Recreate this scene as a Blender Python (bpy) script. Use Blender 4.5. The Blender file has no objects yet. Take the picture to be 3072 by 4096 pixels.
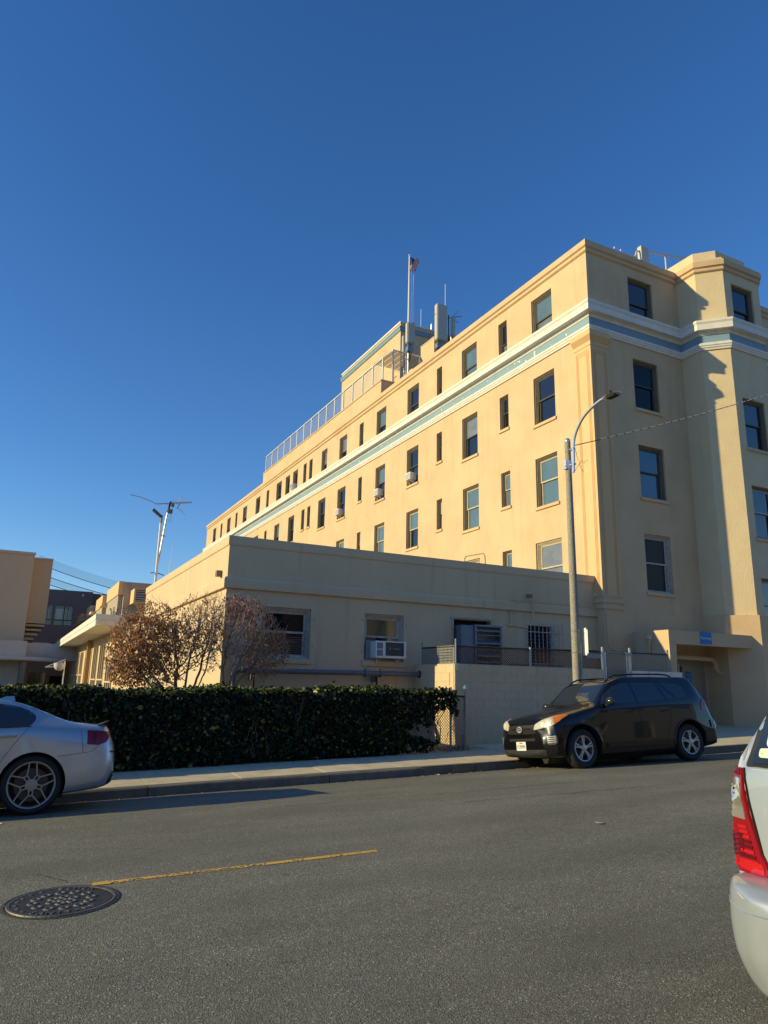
import bpy, bmesh, math, random
import numpy as np
from mathutils import Vector, Matrix, Euler
from mathutils.bvhtree import BVHTree
from mathutils.geometry import delaunay_2d_cdt, intersect_point_line
random.seed(7); RNG = np.random.default_rng(7)
PI = math.pi
SC = bpy.context.scene
COL = SC.collection

# ------------------------------------------------------------ camera
cam_d = bpy.data.cameras.new('camera'); cam = bpy.data.objects.new('camera', cam_d); COL.objects.link(cam)
YAW, PIT, ROL = 0.468445247, 0.236528670, 0.0213320561
hd = Vector((math.sin(YAW)*math.cos(PIT), math.cos(YAW)*math.cos(PIT), math.sin(PIT)))
rt = Vector((math.cos(YAW), -math.sin(YAW), 0)); up = rt.cross(hd)
r2 = rt*math.cos(ROL)+up*math.sin(ROL); u2 = -rt*math.sin(ROL)+up*math.cos(ROL)
cam.matrix_world = Matrix(((r2.x, u2.x, -hd.x, 0), (r2.y, u2.y, -hd.y, 0), (r2.z, u2.z, -hd.z, 0), (0, 0, 0, 1)))
cam_d.sensor_fit = 'VERTICAL'; cam_d.sensor_height = 36.0; cam_d.lens = 36*0.69807
cam_d.clip_start = 0.05; cam_d.clip_end = 3000
SC.camera = cam
SC.render.resolution_x = 768; SC.render.resolution_y = 1024

# ------------------------------------------------------------ sky and sun
SUN_AZ = 11.7; SUN_EL = 17.5          # the sun stands to the left (-X), a little behind the facades
W = bpy.data.worlds.new('World'); SC.world = W; W.use_nodes = True
wn = W.node_tree.nodes; wl = W.node_tree.links
sky = wn.new('ShaderNodeTexSky'); sky.sky_type = 'NISHITA'; sky.sun_disc = False
sky.sun_elevation = math.radians(SUN_EL); sky.sun_rotation = math.radians(270+SUN_AZ)
sky.air_density = 1.0; sky.dust_density = 0.0; sky.ozone_density = 4.2; sky.altitude = 20
hsv = wn.new('ShaderNodeHueSaturation'); hsv.inputs['Hue'].default_value = 0.507; hsv.inputs['Saturation'].default_value = 1.17      # deep, clear autumn-afternoon blue
wl.new(sky.outputs[0], hsv.inputs['Color']); wl.new(hsv.outputs[0], wn['Background'].inputs['Color']); wn['Background'].inputs['Strength'].default_value = 0.134
sd = bpy.data.lights.new('sun', 'SUN'); sd.energy = 4.15; sd.angle = math.radians(0.53); sd.color = (1.0, 0.83, 0.415)
so = bpy.data.objects.new('sun', sd); COL.objects.link(so)
sv = Vector((-math.cos(math.radians(SUN_AZ))*math.cos(math.radians(SUN_EL)), math.sin(math.radians(SUN_AZ))*math.cos(math.radians(SUN_EL)), math.sin(math.radians(SUN_EL))))
so.rotation_euler = sv.to_track_quat('Z', 'Y').to_euler()
SC.view_settings.view_transform = 'Standard'; SC.view_settings.look = 'None'
SC.view_settings.exposure = 0.35; SC.view_settings.gamma = 1.0; SC.view_settings.use_curve_mapping = False
SC.render.engine = 'CYCLES'

# ------------------------------------------------------------ materials
def srgb(r, g, b):
    f = lambda c: (c/255/12.92) if c/255 <= 0.04045 else ((c/255+0.055)/1.055)**2.4
    return (f(r), f(g), f(b))
MATS = {}
def mat(name, col, rough=0.7, metal=0.0, bump=0.0, bscale=30.0, var=0.0, vscale=2.0, streak=0.0, spec=0.5, coat=0.0, col2=None, bdist=0.01):
    if name in MATS: return MATS[name]
    m = bpy.data.materials.new(name); m.use_nodes = True; MATS[name] = m
    n = m.node_tree.nodes; l = m.node_tree.links; b = n['Principled BSDF']
    b.inputs['Base Color'].default_value = (*col, 1); b.inputs['Roughness'].default_value = rough
    b.inputs['Metallic'].default_value = metal; b.inputs['Specular IOR Level'].default_value = spec
    b.inputs['Coat Weight'].default_value = coat; b.inputs['Coat Roughness'].default_value = 0.04
    tc = n.new('ShaderNodeNewGeometry')
    if var > 0 or streak > 0:
        nz = n.new('ShaderNodeTexNoise'); nz.inputs['Scale'].default_value = vscale; nz.inputs['Detail'].default_value = 6
        nz.inputs['Roughness'].default_value = 0.62
        l.new(tc.outputs['Position'], nz.inputs['Vector'])
        rp = n.new('ShaderNodeMapRange'); rp.inputs[1].default_value = 0.3; rp.inputs[2].default_value = 0.7
        rp.inputs[3].default_value = 0; rp.inputs[4].default_value = 1
        l.new(nz.outputs[0], rp.inputs[0])
        mx = n.new('ShaderNodeMixRGB'); mx.inputs[1].default_value = (*col, 1)
        c2 = col2 or tuple(c*(1-var) for c in col); mx.inputs[2].default_value = (*c2, 1)
        l.new(rp.outputs[0], mx.inputs[0]); out = mx.outputs[0]
        if streak > 0:
            mp = n.new('ShaderNodeMapping'); mp.inputs['Scale'].default_value = (2.3, 2.3, 0.16)
            l.new(tc.outputs['Position'], mp.inputs[0])
            n2 = n.new('ShaderNodeTexNoise'); n2.inputs['Scale'].default_value = 1.6; n2.inputs['Detail'].default_value = 7
            l.new(mp.outputs[0], n2.inputs['Vector'])
            r2_ = n.new('ShaderNodeMapRange'); r2_.inputs[1].default_value = 0.56; r2_.inputs[2].default_value = 0.78
            r2_.inputs[3].default_value = 0; r2_.inputs[4].default_value = streak
            l.new(n2.outputs[0], r2_.inputs[0])
            m2 = n.new('ShaderNodeMixRGB'); m2.inputs[2].default_value = (*(c*0.62 for c in col), 1)
            l.new(r2_.outputs[0], m2.inputs[0]); l.new(out, m2.inputs[1]); out = m2.outputs[0]
        l.new(out, b.inputs['Base Color'])
    if bump > 0:
        nb = n.new('ShaderNodeTexNoise'); nb.inputs['Scale'].default_value = bscale; nb.inputs['Detail'].default_value = 5
        l.new(tc.outputs['Position'], nb.inputs['Vector'])
        bp = n.new('ShaderNodeBump'); bp.inputs['Strength'].default_value = bump; bp.inputs['Distance'].default_value = bdist
        l.new(nb.outputs[0], bp.inputs['Height']); l.new(bp.outputs[0], b.inputs['Normal'])
    return m

CREAM = (0.665, 0.478, 0.285)
M_wall = mat('cream_stucco', CREAM, 0.85, bump=0.55, bscale=16, bdist=0.012, var=0.17, vscale=0.8, streak=0.42)
M_rough = mat('rough_cream_stucco', (0.70, 0.56, 0.35), 0.9, bump=0.8, bscale=24, bdist=0.016, var=0.1, vscale=1.5, streak=0.2)
M_pil = mat('peach_stucco', (0.72, 0.475, 0.25), 0.85, bump=0.3, bscale=14, bdist=0.01, var=0.06, vscale=1.3, streak=0.08)
M_trim = mat('white_cornice_paint', (0.78, 0.75, 0.67), 0.65, bump=0.2, bscale=12, bdist=0.006, var=0.16, vscale=3.5, streak=0.35)
M_blue = mat('blue_band_paint', (0.215, 0.335, 0.43), 0.7, bump=0.15, bscale=12, var=0.12, vscale=2.5, streak=0.3)
M_chip = mat('chipped_plaster', (0.75, 0.72, 0.66), 0.8)
M_ann = mat('annex_stucco', (0.655, 0.50, 0.315), 0.85, bump=0.35, bscale=20, bdist=0.008, var=0.12, vscale=0.7, streak=0.6)
M_cmu = mat('painted_block', (0.67, 0.515, 0.335), 0.85, bump=0.5, bscale=60, bdist=0.004, var=0.10, vscale=2.2, streak=0.35)
M_joint = mat('mortar_joint', (0.51, 0.395, 0.26), 0.9, bump=0.4, bscale=60)
M_fr_dk = mat('weathered_brown_frame', (0.235, 0.185, 0.125), 0.7, var=0.35, vscale=9, bump=0.2, bscale=50)
M_fr_lt = mat('cream_window_frame', (0.60, 0.50, 0.34), 0.7, var=0.35, vscale=8, bump=0.2, bscale=50)
M_fr_wh = mat('peeling_white_frame', (0.58, 0.53, 0.46), 0.7, var=0.45, vscale=11, bump=0.3, bscale=50)
M_sash_dk = mat('dark_sash', (0.055, 0.05, 0.045), 0.5)
def glass(name, col, rough=0.03, var=0.0):
    m = mat(name, col, rough, spec=0.9, var=var, vscale=1.4) if var else mat(name, col, rough, spec=0.9)
    m.node_tree.nodes['Principled BSDF'].inputs['IOR'].default_value = 1.52
    return m
M_gl_dk = glass('dark_window_glass', (0.012, 0.014, 0.018))
M_gl_bl = glass('blue_blind_glass', (0.12, 0.19, 0.225), 0.06, var=0.25)
M_gl_cu = glass('curtained_glass', (0.22, 0.24, 0.25), 0.08, var=0.5)
M_gl_am = glass('amber_reflecting_glass', (0.16, 0.13, 0.075), 0.06, var=0.6)
M_metal = mat('galvanised_steel', (0.34, 0.35, 0.36), 0.42, 0.85, var=0.3, vscale=14)
M_rust = mat('rusty_wire', (0.12, 0.075, 0.055), 0.75, 0.4, var=0.4, vscale=9)
M_alu = mat('aluminium', (0.62, 0.63, 0.64), 0.35, 0.8)
M_wht = mat('white_enamel', (0.74, 0.74, 0.72), 0.45, var=0.08, vscale=4)
M_blk = mat('black_rubber', (0.018, 0.018, 0.019), 0.75)
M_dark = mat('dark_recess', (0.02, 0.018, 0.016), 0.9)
M_pipe = mat('grey_cast_pipe', (0.175, 0.185, 0.205), 0.55, 0.2, var=0.25, vscale=9)
M_roof = mat('roof_gravel', (0.30, 0.28, 0.25), 0.95, bump=0.3, bscale=40)
M_ant = mat('antenna_panel', (0.50, 0.47, 0.40), 0.55, var=0.05, vscale=3)

def asphalt():
    m = bpy.data.materials.new('asphalt'); m.use_nodes = True
    n = m.node_tree.nodes; l = m.node_tree.links; b = n['Principled BSDF']; b.inputs['Roughness'].default_value = 0.88
    g = n.new('ShaderNodeNewGeometry')
    # stone grains: voronoi cells of random tone, pits between
    v = n.new('ShaderNodeTexVoronoi'); v.inputs['Scale'].default_value = 135; l.new(g.outputs['Position'], v.inputs['Vector'])
    sep = n.new('ShaderNodeSeparateColor'); l.new(v.outputs['Color'], sep.inputs[0])
    cr = n.new('ShaderNodeValToRGB'); e = cr.color_ramp.elements
    e[0].position = 0.12; e[0].color = (0.110, 0.102, 0.076, 1); e[1].position = 0.62; e[1].color = (0.190, 0.180, 0.132, 1)
    e2 = e.new(0.95); e2.color = (0.24, 0.23, 0.18, 1); e3 = e.new(0.99); e3.color = (0.46, 0.44, 0.37, 1)
    l.new(sep.outputs[0], cr.inputs[0])
    # broad patches
    nz = n.new('ShaderNodeTexNoise'); nz.inputs['Scale'].default_value = 0.9; nz.inputs['Detail'].default_value = 8; nz.inputs['Roughness'].default_value = 0.7
    mp = n.new('ShaderNodeMapping'); mp.inputs['Scale'].default_value = (0.55, 1.3, 1); l.new(g.outputs['Position'], mp.inputs[0]); l.new(mp.outputs[0], nz.inputs['Vector'])
    rr = n.new('ShaderNodeMapRange'); rr.inputs[1].default_value = 0.3; rr.inputs[2].default_value = 0.7; rr.inputs[3].default_value = 0.74; rr.inputs[4].default_value = 1.24
    l.new(nz.outputs[0], rr.inputs[0])
    mu = n.new('ShaderNodeMixRGB'); mu.blend_type = 'MULTIPLY'; mu.inputs[0].default_value = 1
    l.new(cr.outputs[0], mu.inputs[1]); l.new(rr.outputs[0], mu.inputs[2])
    # dark short tyre scuffs
    n3 = n.new('ShaderNodeTexNoise'); n3.inputs['Scale'].default_value = 1; n3.inputs['Detail'].default_value = 3
    m3 = n.new('ShaderNodeMapping'); m3.inputs['Scale'].default_value = (3.0, 19, 3); m3.inputs['Rotation'].default_value = (0, 0, 0.05)
    l.new(g.outputs['Position'], m3.inputs[0]); l.new(m3.outputs[0], n3.inputs['Vector'])
    r3 = n.new('ShaderNodeMapRange'); r3.inputs[1].default_value = 0.68; r3.inputs[2].default_value = 0.76; r3.inputs[3].default_value = 0; r3.inputs[4].default_value = 0.5
    l.new(n3.outputs[0], r3.inputs[0])
    m4 = n.new('ShaderNodeMixRGB'); m4.inputs[2].default_value = (0.04, 0.038, 0.036, 1); l.new(r3.outputs[0], m4.inputs[0]); l.new(mu.outputs[0], m4.inputs[1])
    # reddish oily stains
    n5 = n.new('ShaderNodeTexNoise'); n5.inputs['Scale'].default_value = 2.3; n5.inputs['Detail'].default_value = 4; l.new(g.outputs['Position'], n5.inputs['Vector'])
    r5 = n.new('ShaderNodeMapRange'); r5.inputs[1].default_value = 0.55; r5.inputs[2].default_value = 0.72; r5.inputs[3].default_value = 0; r5.inputs[4].default_value = 0.28
    l.new(n5.outputs[0], r5.inputs[0])
    m5 = n.new('ShaderNodeMixRGB'); m5.inputs[2].default_value = (0.125, 0.105, 0.088, 1); l.new(r5.outputs[0], m5.inputs[0]); l.new(m4.outputs[0], m5.inputs[1])
    # worn wheel tracks (smoother, slightly darker) and old oil drips along the lane centres
    sp = n.new('ShaderNodeSeparateXYZ'); l.new(g.outputs['Position'], sp.inputs[0])
    wv = n.new('ShaderNodeMath'); wv.operation = 'SINE'; wm = n.new('ShaderNodeMath'); wm.operation = 'MULTIPLY'; wm.inputs[1].default_value = 3.9; l.new(sp.outputs[1], wm.inputs[0]); l.new(wm.outputs[0], wv.inputs[0])
    nw = n.new('ShaderNodeTexNoise'); nw.inputs['Scale'].default_value = 0.7; nw.inputs['Detail'].default_value = 4; l.new(mp.outputs[0], nw.inputs['Vector'])
    wa = n.new('ShaderNodeMath'); wa.operation = 'MULTIPLY'; l.new(wv.outputs[0], wa.inputs[0]); l.new(nw.outputs[0], wa.inputs[1])
    wr = n.new('ShaderNodeMapRange'); wr.inputs[1].default_value = 0.1; wr.inputs[2].default_value = 0.55; wr.inputs[3].default_value = 0; wr.inputs[4].default_value = 0.35; l.new(wa.outputs[0], wr.inputs[0])
    m6 = n.new('ShaderNodeMixRGB'); m6.inputs[2].default_value = (0.125, 0.123, 0.088, 1); l.new(wr.outputs[0], m6.inputs[0]); l.new(m5.outputs[0], m6.inputs[1])
    nd = n.new('ShaderNodeTexNoise'); nd.inputs['Scale'].default_value = 5.5; nd.inputs['Detail'].default_value = 3; l.new(g.outputs['Position'], nd.inputs['Vector'])
    dr = n.new('ShaderNodeMapRange'); dr.inputs[1].default_value = 0.70; dr.inputs[2].default_value = 0.78; dr.inputs[3].default_value = 0; dr.inputs[4].default_value = 0.6; l.new(nd.outputs[0], dr.inputs[0])
    m7 = n.new('ShaderNodeMixRGB'); m7.inputs[2].default_value = (0.045, 0.042, 0.038, 1); l.new(dr.outputs[0], m7.inputs[0]); l.new(m6.outputs[0], m7.inputs[1])
    l.new(m7.outputs[0], b.inputs['Base Color'])
    bp = n.new('ShaderNodeBump'); bp.inputs['Strength'].default_value = 0.75; bp.inputs['Distance'].default_value = 0.004
    v2 = n.new('ShaderNodeTexVoronoi'); v2.inputs['Scale'].default_value = 120; l.new(g.outputs['Position'], v2.inputs['Vector'])
    ad = n.new('ShaderNodeMath'); ad.operation = 'ADD'; l.new(v2.outputs['Distance'], ad.inputs[0])
    n6 = n.new('ShaderNodeTexNoise'); n6.inputs['Scale'].default_value = 70; n6.inputs['Detail'].default_value = 6; l.new(g.outputs['Position'], n6.inputs['Vector'])
    l.new(n6.outputs[0], ad.inputs[1]); l.new(ad.outputs[0], bp.inputs['Height']); l.new(bp.outputs[0], b.inputs['Normal'])
    return m
M_asph = asphalt()
M_conc = mat('sidewalk_concrete', (0.70, 0.60, 0.41), 0.9, bump=0.6, bscale=90, bdist=0.004, var=0.28, vscale=3.0)
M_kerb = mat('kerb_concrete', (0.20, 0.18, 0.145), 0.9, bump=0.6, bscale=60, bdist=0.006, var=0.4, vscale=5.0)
M_kerbred = mat('worn_pink_kerb_paint', (0.42, 0.25, 0.19), 0.8, var=0.6, vscale=14, col2=(0.30, 0.255, 0.20))
M_soil = mat('dry_soil', (0.13, 0.10, 0.07), 0.95, bump=0.6, bscale=20, var=0.4, vscale=3)

# ------------------------------------------------------------ mesh helpers
class MB:
    def __init__(s): s.v = []; s.f = []; s.m = []
    def add(s, verts, faces, mi=0):
        o = len(s.v); s.v += [tuple(v) for v in verts]; s.f += [tuple(i+o for i in f) for f in faces]; s.m += [mi]*len(faces); return s
    def box(s, x0, x1, y0, y1, z0, z1, mi=0):
        return s.add([(x0,y0,z0),(x1,y0,z0),(x1,y1,z0),(x0,y1,z0),(x0,y0,z1),(x1,y0,z1),(x1,y1,z1),(x0,y1,z1)],
                     [(0,3,2,1),(4,5,6,7),(0,1,5,4),(1,2,6,5),(2,3,7,6),(3,0,4,7)], mi)
    def prism(s, poly, z0, z1, mi=0):      # poly counter-clockwise in plan
        n = len(poly); v = [(x, y, z0) for x, y in poly]+[(x, y, z1) for x, y in poly]
        return s.add(v, [tuple(range(n-1, -1, -1)), tuple(range(n, 2*n))]+[(i, (i+1) % n, n+(i+1) % n, n+i) for i in range(n)], mi)
    def tube(s, pts, r, seg=8, mi=0, cap=True):
        pts = [Vector(p) for p in pts]; n = len(pts)
        rs = r if isinstance(r, (list, tuple)) else [r]*n
        rings = []; prev = None
        for i, p in enumerate(pts):
            t = (pts[min(i+1, n-1)]-pts[max(i-1, 0)])
            if t.length < 1e-9: t = Vector((0, 0, 1))
            t.normalize()
            if prev is None:
                a = Vector((0, 0, 1)) if abs(t.z) < 0.9 else Vector((1, 0, 0)); u = t.cross(a).normalized()
            else:
                u = (prev-t*prev.dot(t))
                u = u.normalized() if u.length > 1e-6 else t.orthogonal().normalized()
            prev = u; w = t.cross(u)
            rings.append([p+(u*math.cos(2*PI*k/seg)+w*math.sin(2*PI*k/seg))*rs[i] for k in range(seg)])
        v = [q for r_ in rings for q in r_]; f = []
        for i in range(n-1):
            for k in range(seg): f.append((i*seg+k, i*seg+(k+1) % seg, (i+1)*seg+(k+1) % seg, (i+1)*seg+k))
        if cap: f.append(tuple(range(seg-1, -1, -1))); f.append(tuple((n-1)*seg+k for k in range(seg)))
        return s.add(v, f, mi)
    def lathe(s, prof, axis='z', seg=24, c=(0, 0, 0), mi=0):   # prof: (radius, height)
        v = []; f = []; n = len(prof)
        for k in range(seg):
            a = 2*PI*k/seg
            for r, h in prof:
                x, y = r*math.cos(a), r*math.sin(a)
                p = (x, y, h) if axis == 'z' else ((x, -h, y) if axis == 'y' else (h, x, y))
                v.append((p[0]+c[0], p[1]+c[1], p[2]+c[2]))
        for k in range(seg):
            for i in range(n-1):
                a, b_ = k*n+i, ((k+1) % seg)*n+i
                f.append((a, b_, b_+1, a+1))
        return s.add(v, f, mi)
    def obj(s, name, m, parent=None, loc=None, smooth=False, kind=None, label=None, angle=35):
        me = bpy.data.meshes.new(name); me.from_pydata(s.v, [], s.f)
        for q in (m if isinstance(m, (list, tuple)) else [m]): me.materials.append(q)
        if any(s.m): me.polygons.foreach_set('material_index', s.m)
        if smooth:
            me.polygons.foreach_set('use_smooth', [True]*len(me.polygons)); me.update(); me.set_sharp_from_angle(angle=math.radians(angle))
        me.update(); me.validate()
        return link(me, name, parent, loc, kind, label)
def link(me, name, parent=None, loc=None, kind=None, label=None):
    o = bpy.data.objects.new(name, me); COL.objects.link(o)
    if parent is not None:
        o.parent = parent
        # geometry is written in world coordinates unless loc says otherwise
        wl_ = parent.get('_w'); base = Vector(wl_) if wl_ is not None else Vector((0, 0, 0))
        o.location = (Vector(loc) if loc is not None else Vector((0, 0, 0)))-base if wl_ is not None else (Vector(loc) if loc is not None else Vector((0, 0, 0)))
    elif loc is not None: o.location = loc
    if kind: o['kind'] = kind
    if label: o['label'] = label
    return o
def tag(o, label, cat, group=None):
    o['label'] = label; o['category'] = cat
    if group: o['group'] = group
    return o
def thing(name, label, cat, loc=(0, 0, 0), group=None, local=False, rot=None):
    o = bpy.data.objects.new(name, None); COL.objects.link(o); o.location = loc; o.empty_display_size = 0.2
    if rot: o.rotation_euler = rot
    if not local: o['_w'] = tuple(loc)
    return tag(o, label, cat, group)
def struct(name, mb, m, **k):
    return mb.obj(name, m, kind='structure', **k)
def slab_profile(mb, path, prof, mi=0, closed=False):
    """sweep a closed (out,z) profile along a plan polyline; outward = right-hand side of travel, mitred"""
    n = len(path); P = [Vector((x, y)) for x, y in path]; rings = []
    for i in range(n):
        if closed: a, b_ = P[(i-1) % n], P[(i+1) % n]
        else: a, b_ = P[max(i-1, 0)], P[min(i+1, n-1)]
        d1 = (P[i]-a).normalized() if (P[i]-a).length > 1e-9 else (b_-P[i]).normalized()
        d2 = (b_-P[i]).normalized() if (b_-P[i]).length > 1e-9 else d1
        n1 = Vector((d1.y, -d1.x)); n2 = Vector((d2.y, -d2.x)); mm = (n1+n2).normalized(); k = 1/max(0.3, mm.dot(n1))
        rings.append([(P[i].x+mm.x*k*o, P[i].y+mm.y*k*o, z) for o, z in prof])
    m_ = len(prof); v = [q for r in rings for q in r]; f = []
    for i in range(n if closed else n-1):
        j = (i+1) % n
        for k in range(m_): f.append((i*m_+k, i*m_+(k+1) % m_, j*m_+(k+1) % m_, j*m_+k))
    if not closed: f.append(tuple(range(m_))); f.append(tuple((n-1)*m_+k for k in range(m_-1, -1, -1)))
    mb.add(v, f, mi); return mb
def wall_holes(mb, org, ang, L, z0, z1, holes, depth=0.28, mi=0):
    """wall in local frame: a along, outward normal; holes (a0,a1,z0,z1) get reveals going inward"""
    ca, sa = math.cos(ang), math.sin(ang)
    T = lambda a, d, z: (org[0]+a*ca-d*sa, org[1]+a*sa+d*ca, z)
    xs = sorted({0, L, *[h[0] for h in holes], *[h[1] for h in holes]}); zs = sorted({z0, z1, *[h[2] for h in holes], *[h[3] for h in holes]})
    idx = {}; v = []; f = []
    def V(a, z):
        k = (round(a, 5), round(z, 5))
        if k not in idx: idx[k] = len(v); v.append(T(a, 0, z))
        return idx[k]
    for i in range(len(xs)-1):
        for j in range(len(zs)-1):
            cx, cz = (xs[i]+xs[i+1])/2, (zs[j]+zs[j+1])/2
            if any(h[0] < cx < h[1] and h[2] < cz < h[3] for h in holes): continue
            f.append((V(xs[i], zs[j]), V(xs[i+1], zs[j]), V(xs[i+1], zs[j+1]), V(xs[i], zs[j+1])))
    mb.add(v, f, mi)
    for a0, a1, b0, b1 in holes:
        c = [(a0, b0), (a1, b0), (a1, b1), (a0, b1)]
        vv = [T(a, 0, z) for a, z in c]+[T(a, depth, z) for a, z in c]
        mb.add(vv, [(k, k+4, (k+1) % 4+4, (k+1) % 4) for k in range(4)], mi)
    return T
def text_mesh(body, size, font_shear=0.0, extrude=0.002, align='CENTER', spacing=1.0):
    c = bpy.data.curves.new('lettering', 'FONT'); c.body = body; c.size = size; c.align_x = align; c.align_y = 'CENTER'
    c.extrude = extrude; c.shear = font_shear; c.resolution_u = 2; c.space_character = spacing
    o = bpy.data.objects.new('tmp', c); COL.objects.link(o)
    dg = bpy.context.evaluated_depsgraph_get(); me = bpy.data.meshes.new_from_object(o.evaluated_get(dg))
    bpy.data.objects.remove(o); return me
def lettering(body, size, m, parent, matrix, name='lettering', offset=0.0, **k):
    me = text_mesh(body, size, **k); me.materials.clear(); me.materials.append(m)
    if offset:
        co = np.zeros(len(me.vertices)*3, np.float32); me.vertices.foreach_get('co', co); co = co.reshape(-1, 3).copy()
        o_ = co.copy()
        r_ = co[:, 0:1]; co[:, 0] += 0; co[:, 1] += offset
    me.transform(matrix); o = bpy.data.objects.new(name, me); COL.objects.link(o)
    if parent is not None:
        o.parent = parent; w_ = parent.get('_w')
        if w_ is not None: o.location = -Vector(w_)
    return o

# ------------------------------------------------------------ ground levels
GR = 0.027
def gx(x): return GR*max(-60., min(60., x))
def z_road(x, y): return -1.50+gx(x)-0.0086*(min(max(y, -0.12), 12.12)-6)**2
def z_walk(x, y): return -1.67+gx(x)+0.03*(min(y, 17)-12.12)
# ============================================================ SETTING
def sheet(name, xs, ys, zf, m):
    mb = MB(); nx = len(xs)
    mb.add([(x, y, zf(x, y)) for y in ys for x in xs], [(j*nx+i, j*nx+i+1, (j+1)*nx+i+1, (j+1)*nx+i) for j in range(len(ys)-1) for i in range(nx-1)])
    return struct(name, mb, m)
XS = [-900, -300, -60, -20, -10, 0, 10, 20, 30, 60, 300, 900]
sheet('ground', XS, [-900, -300, -60, -3, -0.3, 12.3, 14.6, 40, 120, 300, 900],
      lambda x, y: (z_walk(x, max(y, 12.12))-0.03 if y > 12.4 else -1.95+gx(x) if y > -0.4 else -1.72+gx(x)), M_soil)
sheet('road', [-200, -60, -20, -10, 0, 5, 10, 20, 30, 60, 200], [-0.12+12.24*i/24 for i in range(25)], z_road, M_asph)
# near-side pavement (where the photographer stands)
sheet('near_pavement', [-60, 0, 60], [-3.2, -0.28], lambda x, y: -1.68+gx(x), M_conc)
mb = MB()
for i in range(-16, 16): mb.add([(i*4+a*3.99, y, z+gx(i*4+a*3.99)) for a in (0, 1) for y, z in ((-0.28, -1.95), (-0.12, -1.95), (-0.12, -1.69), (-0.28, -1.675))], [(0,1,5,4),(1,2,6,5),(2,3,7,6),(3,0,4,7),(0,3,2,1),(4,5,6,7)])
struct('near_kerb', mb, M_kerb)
# far pavement: slabs with real joints on a darker bed
walk = bpy.data.objects.new('pavement', None); COL.objects.link(walk); walk['kind'] = 'structure'
sheet('pavement_bed', [-60, -20, 0, 20, 60], [12.27, 14.62], lambda x, y: z_walk(x, y)-0.012, M_joint).parent = walk
slabx = [-60, -40, -24]+[-16.1+1.52*i for i in range(0, 31)]+[40, 60]
for i in range(len(slabx)-1):
    a, b_ = slabx[i]+0.006, slabx[i+1]-0.006
    mb = MB(); dz = random.uniform(-0.003, 0.003)
    y0, y1 = 12.275, (14.62 if slabx[i] > 9.3 else 13.72)
    top = [(a, y0), (b_, y0), (b_, y1), (a, y1)]
    mb.add([(x, y, z_walk(x, y)+dz) for x, y in top]+[(x, y, z_walk(x, y)-0.05) for x, y in top], [(0,1,2,3),(0,4,5,1),(1,5,6,2),(2,6,7,3),(3,7,4,0)])
    mb.obj('pavement_slab', M_conc, walk)
sheet('planting_strip', [-60, 0, 9.35], [13.73, 16.5], lambda x, y: z_walk(x, y)-0.02, M_soil)
sheet('forecourt', [9.3, 20, 60], [14.6, 16.6], lambda x, y: z_walk(x, y)+0.0, M_conc)
kerb = bpy.data.objects.new('kerb', None); COL.objects.link(kerb); kerb['kind'] = 'structure'
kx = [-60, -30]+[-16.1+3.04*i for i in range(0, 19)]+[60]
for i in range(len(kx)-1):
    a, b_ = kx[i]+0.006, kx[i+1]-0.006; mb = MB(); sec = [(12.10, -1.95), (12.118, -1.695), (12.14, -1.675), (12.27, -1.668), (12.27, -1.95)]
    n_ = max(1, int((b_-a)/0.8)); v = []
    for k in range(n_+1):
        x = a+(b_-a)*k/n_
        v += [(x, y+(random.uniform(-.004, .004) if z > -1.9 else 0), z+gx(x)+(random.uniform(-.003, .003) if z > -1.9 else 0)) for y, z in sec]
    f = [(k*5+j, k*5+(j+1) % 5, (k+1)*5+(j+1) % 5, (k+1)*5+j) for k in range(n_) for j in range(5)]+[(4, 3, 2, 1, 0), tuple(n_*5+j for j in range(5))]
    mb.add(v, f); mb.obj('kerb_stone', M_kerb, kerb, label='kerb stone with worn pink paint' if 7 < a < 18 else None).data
# worn pink paint line on the kerb edge beside the black car
mb = MB(); slab_profile(mb, [(x, 12.119) for x in (6.8, 9)], [(0, 0), (0, 0)]) if False else None
mb = MB(); xs_ = [7+0.5*i for i in range(26)]
mb.add([(x, y, z_walk(x, 12.2)+0.006) for x in xs_ for y in (12.135, 12.20)], [(2*i, 2*i+2, 2*i+3, 2*i+1) for i in range(len(xs_)-1)])
struct('kerb_paint', mb, M_kerbred)

# yellow line (worn) with holes made by the material's alpha
def worn_yellow():
    m = bpy.data.materials.new('worn_yellow_paint'); m.use_nodes = True; n = m.node_tree.nodes; l = m.node_tree.links; b = n['Principled BSDF']
    b.inputs['Base Color'].default_value = (0.74, 0.42, 0.07, 1); b.inputs['Roughness'].default_value = 0.75
    g = n.new('ShaderNodeNewGeometry'); nz = n.new('ShaderNodeTexNoise'); nz.inputs['Scale'].default_value = 40; nz.inputs['Detail'].default_value = 4
    l.new(g.outputs['Position'], nz.inputs['Vector'])
    n2 = n.new('ShaderNodeTexNoise'); n2.inputs['Scale'].default_value = 3.2; n2.inputs['Detail'].default_value = 2; l.new(g.outputs['Position'], n2.inputs['Vector'])
    a = n.new('ShaderNodeMath'); a.operation = 'ADD'; l.new(nz.outputs[0], a.inputs[0]); l.new(n2.outputs[0], a.inputs[1])
    gt = n.new('ShaderNodeMath'); gt.operation = 'LESS_THAN'; gt.inputs[1].default_value = 1.04; l.new(a.outputs[0], gt.inputs[0])
    l.new(gt.outputs[0], b.inputs['Alpha']); return m
M_yel = worn_yellow(); M_yel2 = mat('yellow_paint', (0.74, 0.42, 0.07), 0.7, var=0.2, vscale=20, bump=0.3, bscale=60)
mb = MB(); xs_ = [0.86+0.146*i for i in range(16)]
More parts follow.
